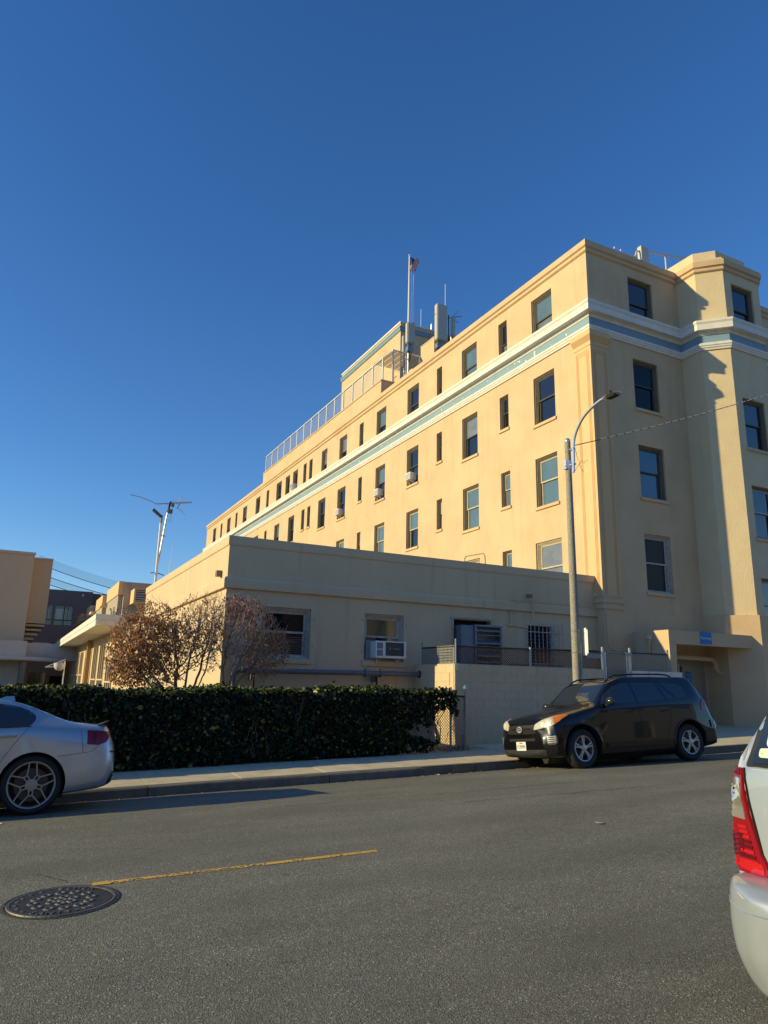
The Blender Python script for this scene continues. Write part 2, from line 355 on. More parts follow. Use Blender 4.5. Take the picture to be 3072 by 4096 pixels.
mb.add([(x, y+(-0.0277*(x-0.75)), z_road(x, y)+0.004) for x in xs_ for y in (6.065, 6.132)], [(2*i, 2*i+2, 2*i+3, 2*i+1) for i in range(15)])
struct('road_line', mb, M_yel)
mb = MB(); mb.add([(0.735, 6.06, z_road(.7, 6.1)+0.005), (0.86, 6.045, z_road(.86, 6.1)+0.005), (0.89, 6.10, z_road(.86, 6.1)+0.005), (0.85, 6.14, z_road(.86, 6.1)+0.005), (0.745, 6.135, z_road(.7, 6.1)+0.005)], [(0, 1, 2, 3, 4)])
mb.add([(3.0, 6.02, z_road(3, 6.1)+0.005), (3.06, 6.02, z_road(3, 6.1)+0.005), (3.06, 6.075, z_road(3, 6.1)+0.005), (2.98, 6.07, z_road(3, 6.1)+0.005)], [(0, 1, 2, 3)])
struct('road_line_end', mb, M_yel2)

# cracks in the asphalt
def crack(pts, w=0.008):
    mb = MB(); v = []; 
    for i, (x, y) in enumerate(pts):
        ww = w*random.uniform(0.3, 1.1); v += [(x-ww*.3, y-ww, z_road(x, y)+0.003), (x+ww*.3, y+ww, z_road(x, y)+0.003)]
    mb.add(v, [(2*i, 2*i+2, 2*i+3, 2*i+1) for i in range(len(pts)-1)]); return mb
mb = MB()
def wander(x0, y0, x1, y1, n=14, j=0.03):
    return [(x0+(x1-x0)*i/n+random.uniform(-j, j), y0+(y1-y0)*i/n+random.uniform(-j, j)) for i in range(n+1)]
for args in ((0.40, 6.60, 0.60, 6.24, 10, .015), (2.9, 8.9, 7.9, 8.7, 60, .04), (5.2, 7.9, 8.9, 7.7, 40, .03)):
    c = crack(wander(*args)); mb.add(c.v, c.f)
struct('road_cracks', mb, mat('crack_tar', (0.035, 0.033, 0.03), 0.8))

# far hills behind the photographer: they close the horizon and are seen mirrored in glass and paint
mb = MB(); N = 90; v = []
for i in range(N+1):
    a = math.radians(180+178*i/N)
    for r, h in ((150, -12), (190, 6+9*math.sin(i*.35)+5*math.sin(i*.9)), (320, 30+15*math.sin(i*.21+1)+5*math.sin(i*.77)), (600, -20)):
        v.append((r*math.cos(a), r*math.sin(a), h))
mb.add(v, [(i*4+j, (i+1)*4+j, (i+1)*4+j+1, i*4+j+1) for i in range(N) for j in range(3)])
struct('hills', mb, mat('wooded_hills', (0.05, 0.055, 0.03), 0.95, var=0.5, vscale=0.05), smooth=True)

# houses across the street, behind the photographer (mirrored in glass and car paint)
for hx, w_, h_, yb, colr, lab in ((-19, 9.5, 7.5, -8.2, (.60, .50, .36), 'buff two-storey house across the street, first from the left'), (-8.5, 9, 8.6, -8.8, (.52, .40, .26), 'ochre two-storey house across the street, second from the left'), (1.5, 9.5, 7.4, -8.4, (.62, .55, .44), 'cream two-storey house across the street, third from the left'), (12, 9, 9.0, -8.8, (.50, .36, .24), 'terracotta two-storey house across the street, fourth from the left'), (22, 10, 7.8, -8.4, (.60, .52, .38), 'sand-coloured two-storey house across the street, last of the row')):
    z0 = -1.7+gx(hx+w_/2); t = thing('house', lab, 'house', (hx+w_/2, yb, z0), group='houses across the street'); mh = mat('house_%d' % hx if False else 'house_stucco_'+'abcde'[[-19, -8.5, 1.5, 12, 22].index(hx)], colr, .85, var=.1)
    hol = [(1.0, 2.3, z0+1.1, z0+2.6), (w_-2.4, w_-1.1, z0+1.1, z0+2.6), (w_/2-.6, w_/2+.6, z0+.3, z0+2.5), (1.0, 2.6, z0+4.2, z0+5.8), (w_-2.7, w_-1.1, z0+4.2, z0+5.8), (w_/2-.6, w_/2+.6, z0+4.2, z0+5.8)]
    mb = MB(); wall_holes(mb, (hx+w_, yb), PI, w_, z0-.5, z0+h_-1.2, hol, depth=.2)
    mb.add([(hx, yb, z0-.5), (hx, yb-10, z0-.5), (hx, yb-10, z0+h_-1.2), (hx, yb, z0+h_-1.2)], [(0, 1, 2, 3)]); mb.add([(hx+w_, yb, z0-.5), (hx+w_, yb-10, z0-.5), (hx+w_, yb-10, z0+h_-1.2), (hx+w_, yb, z0+h_-1.2)], [(3, 2, 1, 0)]); mb.obj('wall', mh, t)
    mb = MB(); mb.add([(hx-.3, yb+.4, z0+h_-1.25), (hx+w_+.3, yb+.4, z0+h_-1.25), (hx+w_/2, yb+.4, z0+h_+.4), (hx-.3, yb-10, z0+h_-1.25), (hx+w_+.3, yb-10, z0+h_-1.25), (hx+w_/2, yb-10, z0+h_+.4)], [(0, 2, 1), (0, 3, 5, 2), (1, 2, 5, 4), (3, 4, 5)]); mb.obj('roof', mat('brown_shingle', (.12, .08, .06), .9), t)
    for i, (a, b_, c, d) in enumerate(hol):
        x0, x1 = hx+w_-b_, hx+w_-a
        if i == 2: MB().box(x0, x1, yb-.16, yb-.12, c, d).obj('door', M_fr_dk, t)
        else: o = MB().box(x0, x1, yb-.16, yb-.14, c, d).obj('window', M_gl_dk, t); MB().box(x0, x1, yb-.13, yb-.10, (c+d)/2-.03, (c+d)/2+.03).obj('sash', M_trim, t)
# ============================================================ MAIN BUILDING
WX, WY = 15.8, 16.34
H = thing('hospital_building', 'tall cream stucco hospital block with blue band and rows of sash windows', 'building', (WX, WY, -1.2))
MAIN = [(WX, 70.1), (WX, WY), (20.15, WY), (20.15, 15.5), (20.8, 14.85), (22.7, 14.85), (23.35, 15.5), (23.35, WY), (48, WY)]
row5 = [(18.16, 19.31), (20.83, 21.39), (22.92, 24.06), (25.69, 26.14), (27.79, 28.92), (31.21, 32.32), (33.94, 34.46), (36.17, 37.25), (39.14, 40.04), (41.61, 42.17), (42.69, 43.25), (44.32, 45.27), (45.88, 46.79), (47.62, 48.76), (50.5, 51.1), (52.7, 53.8), (56.23, 57.4), (59.09, 59.7), (61.25, 62.4), (64.08, 64.7), (66.33, 67.5)]
row4 = [(18.16, 19.31), (20.83, 21.39), (22.92, 24.06), (25.69, 26.14), (27.79, 28.9), (31.2, 32.3), (33.97, 34.44), (36.15, 37.29), (39.14, 40.29), (41.64, 42.17), (42.68, 43.23), (44.6, 45.76), (47.65, 48.74), (50.55, 51.09), (52.62, 53.67), (56.2, 57.3), (59.1, 59.7), (61.3, 62.4), (66.3, 67.4)]
row3 = [(18.16, 19.33), (20.81, 21.38), (22.88, 24.03), (25.67, 26.12), (27.75, 28.88), (31.16, 32.28), (33.96, 34.41), (36.11, 37.23), (39.1, 40.2)]
row2 = [(18.10, 19.45), (20.81, 21.38), (22.85, 24.0)]
wins = []   # (y0,y1,z0,z1,row)
for r, lst, zt, hw, hn in ((5, row5, 14.15, 1.85, 1.45), (4, row4, 11.0, 1.82, 1.36), (3, row3, 7.915, 1.78, 1.36), (2, row2, 4.88, 1.83, 1.36)):
    for a, b_ in lst:
        wide = b_-a > 0.75
        wins.append((a, b_, zt-(hw if wide else hn if r != 5 else hw), zt, r))
Lw = 70.1-WY
mb = MB()
wall_holes(mb, (WX, 70.1), -PI/2, Lw, -1.9, 14.85, [(70.1-b_, 70.1-a, c, d) for a, b_, c, d, r in wins])
south = [(17.70, 18.87, 12.33, 14.2, 5), (17.70, 18.87, 9.25, 11.06, 4), (17.70, 18.87, 6.13, 7.95, 3), (17.70, 18.87, 3.02, 4.92, 2)]
DOOR = (18.72, 19.98, -1.12, 1.06)
wall_holes(mb, (WX, WY), 0, 20.15-WX, -1.9, 14.85, [(a-WX, b_-WX, c, d) for a, b_, c, d, r in south]+[(DOOR[0]-WX, DOOR[1]-WX, DOOR[2], DOOR[3])])
mb.obj('wall', M_wall, H)
mb = MB()
oriel = [(21.17, 22.32, 12.3, 14.16, 5), (21.17, 22.32, 8.0, 9.81, 4), (21.17, 22.32, 4.9, 6.69, 3), (21.17, 22.32, 1.85, 3.58, 2)]
wall_holes(mb, (20.15, WY), -PI/2, WY-15.5, -1.9, 15.1, [])
wall_holes(mb, (20.15, 15.5), -PI/4, math.hypot(.65, .65), -1.9, 15.1, [])
wall_holes(mb, (20.8, 14.85), 0, 1.9, -1.9, 15.1, [(a-20.8, b_-20.8, c, d) for a, b_, c, d, r in oriel])
wall_holes(mb, (22.7, 14.85), PI/4, math.hypot(.65, .65), -1.9, 15.1, [])
wall_holes(mb, (23.35, 15.5), PI/2, WY-15.5, -1.9, 15.1, [])
mb.obj('stair_tower_wall', M_rough, H)
mb = MB(); east = []
for k in range(5):
    for zt, hh, r in ((14.2, 1.87, 5), (11.06, 1.8, 4), (7.95, 1.82, 3), (4.92, 1.9, 2)): east.append((25.4+3.8*k, 26.57+3.8*k, zt-hh, zt, r))
wall_holes(mb, (23.35, WY), 0, 48-23.35, -1.9, 14.85, [(a-23.35, b_-23.35, c, d) for a, b_, c, d, r in east])
mb.add([(48, WY, -1.9), (48, 70.1, -1.9), (48, 70.1, 14.85), (48, WY, 14.85)], [(0, 1, 2, 3)])
mb.add([(48, 70.1, -1.9), (WX, 70.1, -1.9), (WX, 70.1, 14.85), (48, 70.1, 14.85)], [(0, 1, 2, 3)])
mb.obj('rear_wall', M_wall, H)
mb = MB(); mb.prism([(WX+.25, WY+.25), (47.8, WY+.25), (47.8, 69.9), (WX+.25, 69.9)], 14.0, 14.3); mb.obj('roof', M_roof, H)
# mouldings
mb = MB()
slab_profile(mb, MAIN, [(-.24, 14.56), (.02, 14.56), (.075, 14.60), (.075, 14.665), (.045, 14.69), (.045, 14.72), (.115, 14.76), (.125, 14.94), (.09, 14.965), (.09, 15.0), (-.24, 15.0)])
mb.obj('parapet_moulding', M_wall, H, smooth=True, angle=25)
mb = MB()
slab_profile(mb, MAIN, [(-.02, 12.70), (.30, 12.585), (.30, 12.505), (.288, 12.50), (.288, 12.48), (.276, 12.475), (.276, 12.455), (.264, 12.45), (.264, 12.43), (.27, 12.425), (.27, 12.235), (.24, 12.225), (.10, 12.245), (.06, 12.18), (.06, 12.155), (.04, 12.122), (-.02, 12.122)])
mb.obj('cornice', M_trim, H, smooth=True, angle=20)
mb = MB(); slab_profile(mb, MAIN, [(-.02, 12.12), (.022, 12.12), (.022, 11.852), (-.02, 11.852)]); mb.obj('blue_band', M_blue, H)
mb = MB(); slab_profile(mb, MAIN, [(-.02, 11.851), (.03, 11.845), (.115, 11.785), (.125, 11.77), (.125, 11.70), (.10, 11.685), (.095, 11.64), (.06, 11.60), (.055, 11.555), (-.02, 11.555)]); mb.obj('lower_moulding', M_trim, H, smooth=True, angle=20)
mb = MB()
for i in range(26):
    y = random.choice([random.uniform(17, 30), random.uniform(17, 45)]); zc_ = random.uniform(11.88, 12.06); s = random.uniform(.015, .05)
    pts = [(y+s*math.cos(t)*random.uniform(.4, 1.2), zc_+s*1.3*math.sin(t)*random.uniform(.4, 1.2)) for t in [2*PI*k/7 for k in range(7)]]
    mb.add([(WX-.026, a, b_) for a, b_ in pts], [tuple(range(6, -1, -1))])
for y0 in (19.15,):
    pts = [(y0, 12.08), (y0+.05, 12.06), (y0+.03, 11.98), (y0+.06, 11.9), (y0+.02, 11.86), (y0-.03, 11.87), (y0-.01, 11.95), (y0-.03, 12.03)]
    mb.add([(WX-.027, a, b_) for a, b_ in pts], [tuple(range(8))])
for x0, z0 in ((17.1, 11.98), (21.9, 11.97), (21.93, 11.93)):
    yy = (WY if x0 < 20 else 14.85)-.026
    mb.add([(x0, yy, z0), (x0+.03, yy, z0-.02), (x0+.02, yy, z0+.05)], [(0, 1, 2)])
mb.obj('paint_chips', M_chip, H, label='white chips where the blue paint has flaked', kind='stuff')
# plinth, in two: pale base course
PL = [(WX, 16.95), (WX, WY), (20.15, WY), (20.15, 15.5), (20.8, 14.85), (22.7, 14.85), (23.35, 15.5), (23.35, WY), (48, WY)]
for seg, nm in ((PL[1:3], 0), (PL[2:7], 1), (PL[6:], 0)):
    mb = MB()
    if seg[0] == (WX, WY):  # leave the doorway open
        mb.box(WX, DOOR[0], WY-.05, WY, -1.9, 2.36); mb.box(DOOR[1], 20.098, WY-.05, WY, -1.9, 2.36); mb.box(DOOR[0], DOOR[1], WY-.05, WY, DOOR[3], 2.36)
    else: slab_profile(mb, seg, [(0.0, -1.9), (.10 if nm else .05, -1.9), (.10 if nm else .05, 2.36), (0.0, 2.38)])
    mb.obj('plinth', M_wall, H)
# corner pilaster with cap and base
mb = MB(); PP = [(WX, 17.10), (WX, WY), (16.56, WY)]
mb.prism([(WX-.08, 17.05), (WX-.08, WY-.08), (16.5, WY-.08), (16.5, WY), (WX, WY), (WX, 17.05)][::1], 2.8, 11.05); mb.obj('pilaster', M_pil, H)
mb = MB(); slab_profile(mb, [(WX, 17.05), (WX, WY), (16.5, WY)], [(0, 11.05), (.10, 11.05), (.10, 11.09), (.085, 11.11), (.085, 11.2), (.11, 11.22), (.19, 11.33), (.22, 11.36), (.22, 11.45), (.19, 11.572), (0, 11.572)])
mb.obj('pilaster_cap', M_pil, H, smooth=True, angle=25)
mb = MB()
def frame_strip(T, a0, a1, z0, z1, w=.014, h=.013, d0=0.0):
    for (p, q, r, s_) in ((a0, a1, z1-w, z1), (a0, a0+w, z0, z1-w), (a1-w, a1, z0, z1-w)):
        c = [(p, r), (q, r), (q, s_), (p, s_)]
        vv = [T(a, d0, z) for a, z in c]+[T(a, d0-h, z) for a, z in c]
        mb.add(vv, [(4, 5, 6, 7), (0, 1, 5, 4), (1, 2, 6, 5), (2, 3, 7, 6), (3, 0, 4, 7)])
Tw = lambda a, d, z: (WX-.08+d, 17.05-a, z)
Ts = lambda a, d, z: (WX-.08+a, WY-.08+d, z)
for T in (Tw, Ts):
    for k in (0, 1, 2): frame_strip(T, .10+.045*k, .69-.045*k, 2.8, 10.92-.06*k)
mb.obj('pilaster_panel_bead', M_pil, H)
mb = MB(); slab_profile(mb, [(WX, 17.05), (WX, WY), (16.5, WY)], [(0, 2.8), (.095, 2.8), (.13, 2.75), (.10, 2.70), (.10, 2.67), (.155, 2.63), (.17, 2.58), (.15, 2.53), (.12, 2.51), (.135, 2.49), (.135, 2.36), (.10, 2.345), (.085, 2.2), (.085, -1.9), (0, -1.9)])
mb.obj('pilaster_base', M_wall, H, smooth=True, angle=25)
# stair tower top
mb = MB(); inn = [(20.45, 18.6), (20.45, 15.75), (20.98, 15.2), (22.55, 15.2), (23.05, 15.75), (23.05, 18.6)]
mb.prism(inn, 14.9, 15.62); mb.obj('tower_parapet', M_rough, H)

WIN_CACHE = {}
def window_mesh(w, h, style):
    key = (round(w, 2), round(h, 2), style)
    if key in WIN_CACHE: return WIN_CACHE[key]
    fr = {'dk': M_fr_dk, 'lt': M_fr_lt, 'wh': M_fr_wh}[style[0]]; sash = {'dk': M_sash_dk, 'lt': M_fr_lt, 'wh': M_fr_wh}[style[1]]
    def ring(mb, x0, x1, z0, z1, wd, y0, y1):
        mb.box(x0, x0+wd, y0, y1, z0, z1); mb.box(x1-wd, x1, y0, y1, z0, z1)
        mb.box(x0+wd, x1-wd, y0, y1, z1-wd, z1); mb.box(x0+wd, x1-wd, y0, y1, z0, z0+wd)
    def mk(mb, nm, m): 
        o = mb.obj(nm, m); me = o.data; bpy.data.objects.remove(o); return me
    e = 0.002; n_ = w < .75; c1 = .055 if n_ else .075
    A = MB(); ring(A, e, w-e, e, h-e, c1*.5, .06, .27); ring(A, c1*.5, w-c1*.5, c1*.5, h-c1*.5, c1*.35, .095, .27); ring(A, c1*.85, w-c1*.85, c1*.85, h-c1*.85, c1*.3, .125, .27)
    i = c1*1.15; mid = h*.5; sw = .035 if n_ else .05
    S1 = MB(); ring(S1, i, w-i, mid-.0, h-i, sw, .15, .185)
    S2 = MB(); ring(S2, i, w-i, i*.6, mid+.05, sw, .19, .225)
    P1 = MB(); P1.box(i+sw, w-i-sw, .165, .172, mid+sw, h-i-sw)
    P2 = MB(); P2.box(i+sw, w-i-sw, .205, .212, i*.6+sw, mid+.05-sw)
    B = MB(); B.box(.01, w-.01, .262, .278, .01, h-.01)
    Sill = MB(); Sill.box(-.05, w+.05, -.06, .10, -.105, -.004)
    r = dict(frame=mk(A, 'window_frame', fr), s1=mk(S1, 'sash', sash), s2=mk(S2, 'sash', sash), p1=(P1, {}), p2=(P2, {}), back=mk(B, 'window_back', M_dark), sill=mk(Sill, 'sill', M_wall), mk=mk)
    WIN_CACHE[key] = r; return r
def put_window(parent, base, ang, w, h, style, g1, g2=None, sill=True, sill_mat=None):
    R_ = window_mesh(w, h, style); pw = Vector(parent['_w'])
    o = bpy.data.objects.new('window', R_['frame']); COL.objects.link(o); o.parent = parent; o.location = Vector(base)-pw; o.rotation_euler = (0, 0, ang)
    def ch(nm, me):
        c = bpy.data.objects.new(nm, me); COL.objects.link(c); c.parent = o; return c
    ch('sash', R_['s1']); ch('sash', R_['s2'])
    for key, g in (('p1', g1), ('p2', g2 or g1)):
        B_, cache = R_[key]
        if g.name not in cache: cache[g.name] = R_['mk'](B_, 'pane', g)
        ch('pane', cache[g.name])
    ch('backing', R_['back'])
    if sill: ch('sill', R_['sill'])
    return o
WR = random.Random(12)
for a, b_, c, d, r in wins:
    st = ('dk', 'dk'); g1 = g2 = M_gl_dk
    if r in (3,): st = ('dk', 'lt'); g1 = g2 = M_gl_bl
    if r == 2: st = ('lt', 'lt'); g1 = g2 = M_gl_cu
    if r == 2 and b_-a < .75: g1 = g2 = M_gl_bl; st = ('dk', 'lt')
    if r == 3 and 25 < a < 26: g1 = g2 = mat('board_panel', (.45, .38, .25), .8); st = ('dk', 'dk')
    if r == 3 and 27 < a < 29: g2 = M_gl_dk
    if r == 5 and a < 19: g1, g2 = M_gl_bl, M_gl_cu
    if r == 5 and 22 < a < 24: g1 = g2 = M_gl_bl
    if r == 5 and 27 < a < 33: g2 = M_gl_dk
    if r in (4, 5) and a > 19.5 and g1 is M_gl_dk:
        rv = WR.random()
        if rv < .22: g1 = M_gl_bl
        elif rv < .38: g1 = M_gl_cu
        elif rv < .50: g2 = M_gl_cu
    put_window(H, (WX, b_, c), -PI/2, round(b_-a, 2), round(d-c, 2), st, g1, g2, sill=(r != 5))
for a, b_, c, d, r in south:
    st = ('dk', 'dk') if r in (5, 4) else ('dk', 'dk') if r == 3 else ('wh', 'wh')
    g = {5: M_gl_dk, 4: mat('navy_dim_glass', (.006, .008, .012), .04, spec=.25), 3: mat('sky_mirror_glass', (.03, .08, .13), .02, spec=1.0), 2: mat('dim_curtain_glass', (.040, .038, .028), .25, spec=.12)}[r]
    if r == 3: st = ('dk', 'dk')
    put_window(H, (a, WY, c), 0, 1.17, round(d-c, 2), st, g, sill=(r != 5))
for a, b_, c, d, r in oriel: put_window(H, (a, 14.85, c), 0, 1.15, round(d-c, 2), ('dk', 'dk') if r > 3 else ('dk', 'wh'), M_gl_dk, sill=(r != 5))
for a, b_, c, d, r in east: put_window(H, (a, WY, c), 0, 1.17, round(d-c, 2), ('dk', 'dk'), M_gl_dk, sill=(r != 5))
# receiving door
mb = MB(); x0, x1, z0, z1 = DOOR; M_door = mat('taupe_door_paint', (0.36, 0.31, 0.25), .55, var=.1)
mb.box(x0+.06, x1-.06, WY+.06, WY+.10, z0, z1-.08); 
door = mb.obj('door', M_door, H)
mb = MB(); mb.box(x0, x0+.06, WY-.07, WY+.12, z0, z1); mb.box(x1-.06, x1, WY-.07, WY+.12, z0, z1); mb.box(x0+.06, x1-.06, WY-.07, WY+.12, z1-.08, z1)
mb.obj('door_frame', mat('door_frame_paint', (.42, .37, .29), .6), H)
mb = MB(); mb.box(x0+.17, x0+.30, WY+.045, WY+.06, -.08, .76); mb.obj('door_window', M_gl_dk, H)
mb = MB(); mb.box(x0+.02, x1-.02, WY+.2, WY+.25, z0, z1); mb.obj('door_recess', M_dark, H)
mb = MB(); mb.tube([(x1-.17, WY+.05, -.3), (x1-.17, WY-.02, -.3), (x1-.17, WY-.02, -.48), (x1-.17, WY+.05, -.48)], .012, 6); mb.obj('door_handle', M_metal, H)
# canopy over the door
mb = MB()
mb.box(16.91, 20.6, 14.95, WY-.05, 1.42, 1.72); mb.box(16.91, 20.92, 14.95, 15.15, 1.325, 1.42)
mb.prism([(20.6, 15.6), (20.6, 14.95), (20.92, 14.95), (20.92, 14.951), (20.62, 15.28)][::-1][::-1], 1.42, 1.72)
mb.box(16.91, 17.11, 15.151, WY-.05, 1.325, 1.42)
mb.obj('canopy', M_wall, H)
mb = MB(); mb.add([(16.914, 14.953, 1.325), (17.20, 14.953, 1.325), (17.07, 14.953, -1.6), (16.914, 14.953, -1.6), (16.914, WY-.05, 1.325), (17.20, WY-.05, 1.325), (17.07, WY-.05, -1.6), (16.914, WY-.05, -1.6)], [(3, 2, 1, 0), (4, 5, 6, 7), (0, 4, 7, 3), (1, 2, 6, 5), (0, 1, 5, 4)])
mb.obj('canopy_side_wall', M_wall, H)
mb = MB(); mb.box(17.2, 20.7, 15.2, 15.9, 1.722, 1.735); mb.obj('canopy_roofing', mat('bleached_roofing', (.62, .6, .57), .9), H)
mb = MB(); mb.box(17.35, 17.55, 14.93-.0+.0, 14.9501, 1.0, 1.001)
# pipe under the canopy
mb = MB(); mb.tube([(17.2, 15.95, 1.02), (19.6, 15.95, 1.0), (19.9, 15.95, 0.98), (20.02, 15.93, .88), (20.02, 15.93, .72), (20.06, 15.85, .58), (20.08, 15.7, .52)], .075, 10)
mb.lathe([(.0, 0), (.10, 0), (.10, .05), (0, .05)], 'z', 12, (20.02, 15.93, .74)); mb.obj('drain_pipe', M_ann, H, smooth=True)
# funnel drain and conduit on the wall left of the canopy
mb = MB(); mb.tube([(16.895, 15.65, 1.58), (16.87, 15.65, 1.45)], [.10, .10], 8); mb.tube([(16.87, 15.65, 1.45), (16.87, 15.65, 1.28)], [.10, .035], 8); mb.tube([(16.87, 15.65, 1.28), (16.87, 15.65, -1.3)], .032, 8)
mb.obj('downspout', M_wall, H, smooth=True)
mb = MB(); mb.tube([(15.79, WY-.10, 2.30), (15.80, WY-.10, 1.4), (15.85, WY-.10, 1.2), (16.0, WY-.10, 1.13), (16.9, WY-.10, 1.1)], .018, 6); mb.obj('conduit', M_wall, H)
# small access panels low on the tower
mb = MB(); mb.box(20.95, 21.3, 14.74, 14.749, -.95, .1); mb.obj('access_panel', M_wall, H)
# roof: railing, post, on the south side
mb = MB(); mb.box(19.70, 20.08, 17.4, 17.6, 14.3, 16.72); mb.obj('roof_post_box', M_ant, H)
mb = MB(); mb.tube([(19.45, 17.5, 15.2), (19.45, 17.5, 16.2), (19.55, 17.5, 16.45), (19.75, 17.5, 16.55), (22.61, 17.5, 17.08)], .035, 8); mb.tube([(21.12, 17.5, 15.2), (21.12, 17.5, 16.8)], .03, 8); mb.tube([(18.7, 17.5, 16.12), (19.45, 17.5, 16.2)], .03, 6)
mb.obj('roof_handrail', mat('handrail_paint', (.62, .52, .42), .5), H, smooth=True)

# raised roof terrace (attic storey) with glass wind screen
ZT = 15.9
mb = MB(); mb.prism([(WX+.01, 52.3), (WX+.01, 31.9), (16.75, 31.9), (16.75, 30.6), (17.6, 30.6), (17.6, 52.3)], 15.0, ZT-.08); mb.obj('attic_wall', M_wall, H)
mb = MB(); slab_profile(mb, [(WX+.01, 52.3), (WX+.01, 31.9), (16.75, 31.9), (16.75, 30.6), (17.6, 30.6)], [(-.2, ZT-.08), (.04, ZT-.08), (.05, ZT-.03), (.03, ZT), (-.2, ZT)]); mb.obj('attic_coping', M_wall, H)
mb = MB(); mb.prism([(17.2, 31.9), (17.2, 31.0), (19, 31.0), (19, 31.9)], 15.0, 16.5); mb.obj('attic_step_wall', M_wall, H)
M_post = mat('pale_rail_paint', (.74, .74, .70), .5)
def tglass(name, col, a):
    m = bpy.data.materials.new(name); m.use_nodes = True; n = m.node_tree.nodes; l = m.node_tree.links; b = n['Principled BSDF']
    b.inputs['Base Color'].default_value = (*col, 1); b.inputs['Roughness'].default_value = .12; b.inputs['Alpha'].default_value = a; b.inputs['Specular IOR Level'].default_value = .9
    return m
M_tg = tglass('frosted_rail_glass', (.42, .46, .46), .16)
ys_ = [31.9, 33.12, 34.43, 35.79, 37.13, 38.45, 39.75, 41.04, 42.38, 43.76, 45.11, 46.38, 47.77, 49.15, 50.53, 52.0]
for y in ys_: MB().box(WX+.06, WX+.12, y-.035, y+.035, ZT, 17.13).obj('rail_post', M_post, H)
for i in range(15):
    MB().box(WX+.083, WX+.097, ys_[i]+.037, ys_[i+1]-.037, ZT+.03, 17.07).obj('glass_panel', M_tg, H)
MB().box(WX+.05, WX+.13, 31.87, 52.04, 17.131, 17.18).obj('top_rail', M_post, H)
mb = MB()
for x, zb, zt in ((16.5, 15.9, 17.74), (17.31, 16.5, 17.74), (18.18, 16.5, 17.74)): mb.box(x-.05, x+.05, 31.87, 31.93, zb, zt)
mb.tube([(15.88, 31.9, 17.15), (16.5, 31.9, 17.72)], .04, 4); mb.box(16.45, 18.75, 31.86, 31.94, 17.741, 17.80)
mb.obj('screen_frame', M_post, H)
mb = MB(); mb.add([(15.9, 31.9, 17.17), (16.5, 31.9, 17.74), (16.5, 34.4, 17.9), (15.9, 34.4, 17.2)], [(0, 1, 2, 3)])
for k in range(6): mb.add([(16.5+.38*k, 31.9, 17.80), (16.5+.38*(k+1)-.04, 31.9, 17.80), (16.5+.38*(k+1)-.04, 34.4, 17.95), (16.5+.38*k, 34.4, 17.95)], [(0, 1, 2, 3)])
mb.obj('screen_roof', tglass('ribbed_plastic', (.42, .44, .40), .8), H)
mb = MB(); mb.box(16.55, 17.26, 31.895, 31.905, 16.52, 17.7); mb.box(17.36, 18.13, 31.895, 31.905, 16.52, 17.7); mb.obj('screen_glass', tglass('clear_screen', (.5, .55, .55), .12), H)
# penthouse and stair box
mb = MB(); mb.box(19, 27, 35.79, 44.8, 14.3, 21.94); mb.obj('penthouse', M_wall, H)
mb = MB(); slab_profile(mb, [(19, 44.8), (19, 35.79), (27, 35.79)], [(0, 21.36), (.05, 21.36), (.10, 21.44), (.10, 21.52), (.14, 21.56), (.14, 21.64), (0, 21.66)]); mb.obj('penthouse_band', M_blue, H)
mb = MB(); slab_profile(mb, [(19, 44.8), (19, 35.79), (27, 35.79)], [(-.1, 21.9), (.05, 21.9), (.06, 22.0), (-.1, 22.02)]); mb.obj('penthouse_coping', M_trim, H)
mb = MB(); mb.box(18.2, 20.3, 30.4, 31.85, 14.3, 18.31); mb.obj('stair_box', M_wall, H)
mb = MB(); mb.box(18.18, 20.3, 30.38, 31.87, 18.311, 18.36); mb.obj('stair_box_coping', M_wall, H)
mb = MB(); mb.box(21.2, 22.2, 35.70, 35.78, 20.6, 21.3); mb.obj('penthouse_louver', M_dark, H)
mb = MB()
for y0 in (33.0, 36.2, 39.0):   # festoon cables hooked along the penthouse face
    pts = [(18.95, y0+.0, 17.9)]+[(18.93, y0+.5*math.sin(t), 17.9-.5+.5*math.cos(t)) for t in [k*PI/8 for k in range(1, 9)]]; mb.tube([(p[0], p[1], p[2]+.6) for p in pts], .02, 4)
mb.obj('cable_loop', mat('cable_grey', (.25, .23, .2), .8), H)
# window-wall conduit loop low on the west wall
mb = MB(); mb.tube([(WX-.02, 23.9, 4.3), (WX-.02, 23.9, 5.0), (WX-.02, 23.8, 5.08), (WX-.02, 22.6, 5.02), (WX-.02, 22.5, 4.9), (WX-.02, 22.45, 4.3)], .015, 5)
mb.obj('wall_conduit', mat('conduit_grey', (.32, .28, .2), .6), H)
# ============================================================ ANNEX (single-storey wing in front)
AX, AY = 4.3, 16.6
A = thing('annex_building', 'low cream flat-roofed wing with a stepped parapet and a white eaves canopy', 'building', (AX, AY, -1.5))
aw = [(5.20, 6.45, .56, 1.76), (7.91, 9.05, .57, 1.76), (10.6, 11.83, .75, 1.77), (13.1, 13.98, .58, 1.74)]
mb = MB(); wall_holes(mb, (AX, AY), 0, WX-.09-AX, -1.9, 3.38, [(a-AX, b_-AX, c, d) for a, b_, c, d in aw], depth=.3)
mb.obj('wall', M_ann, A)
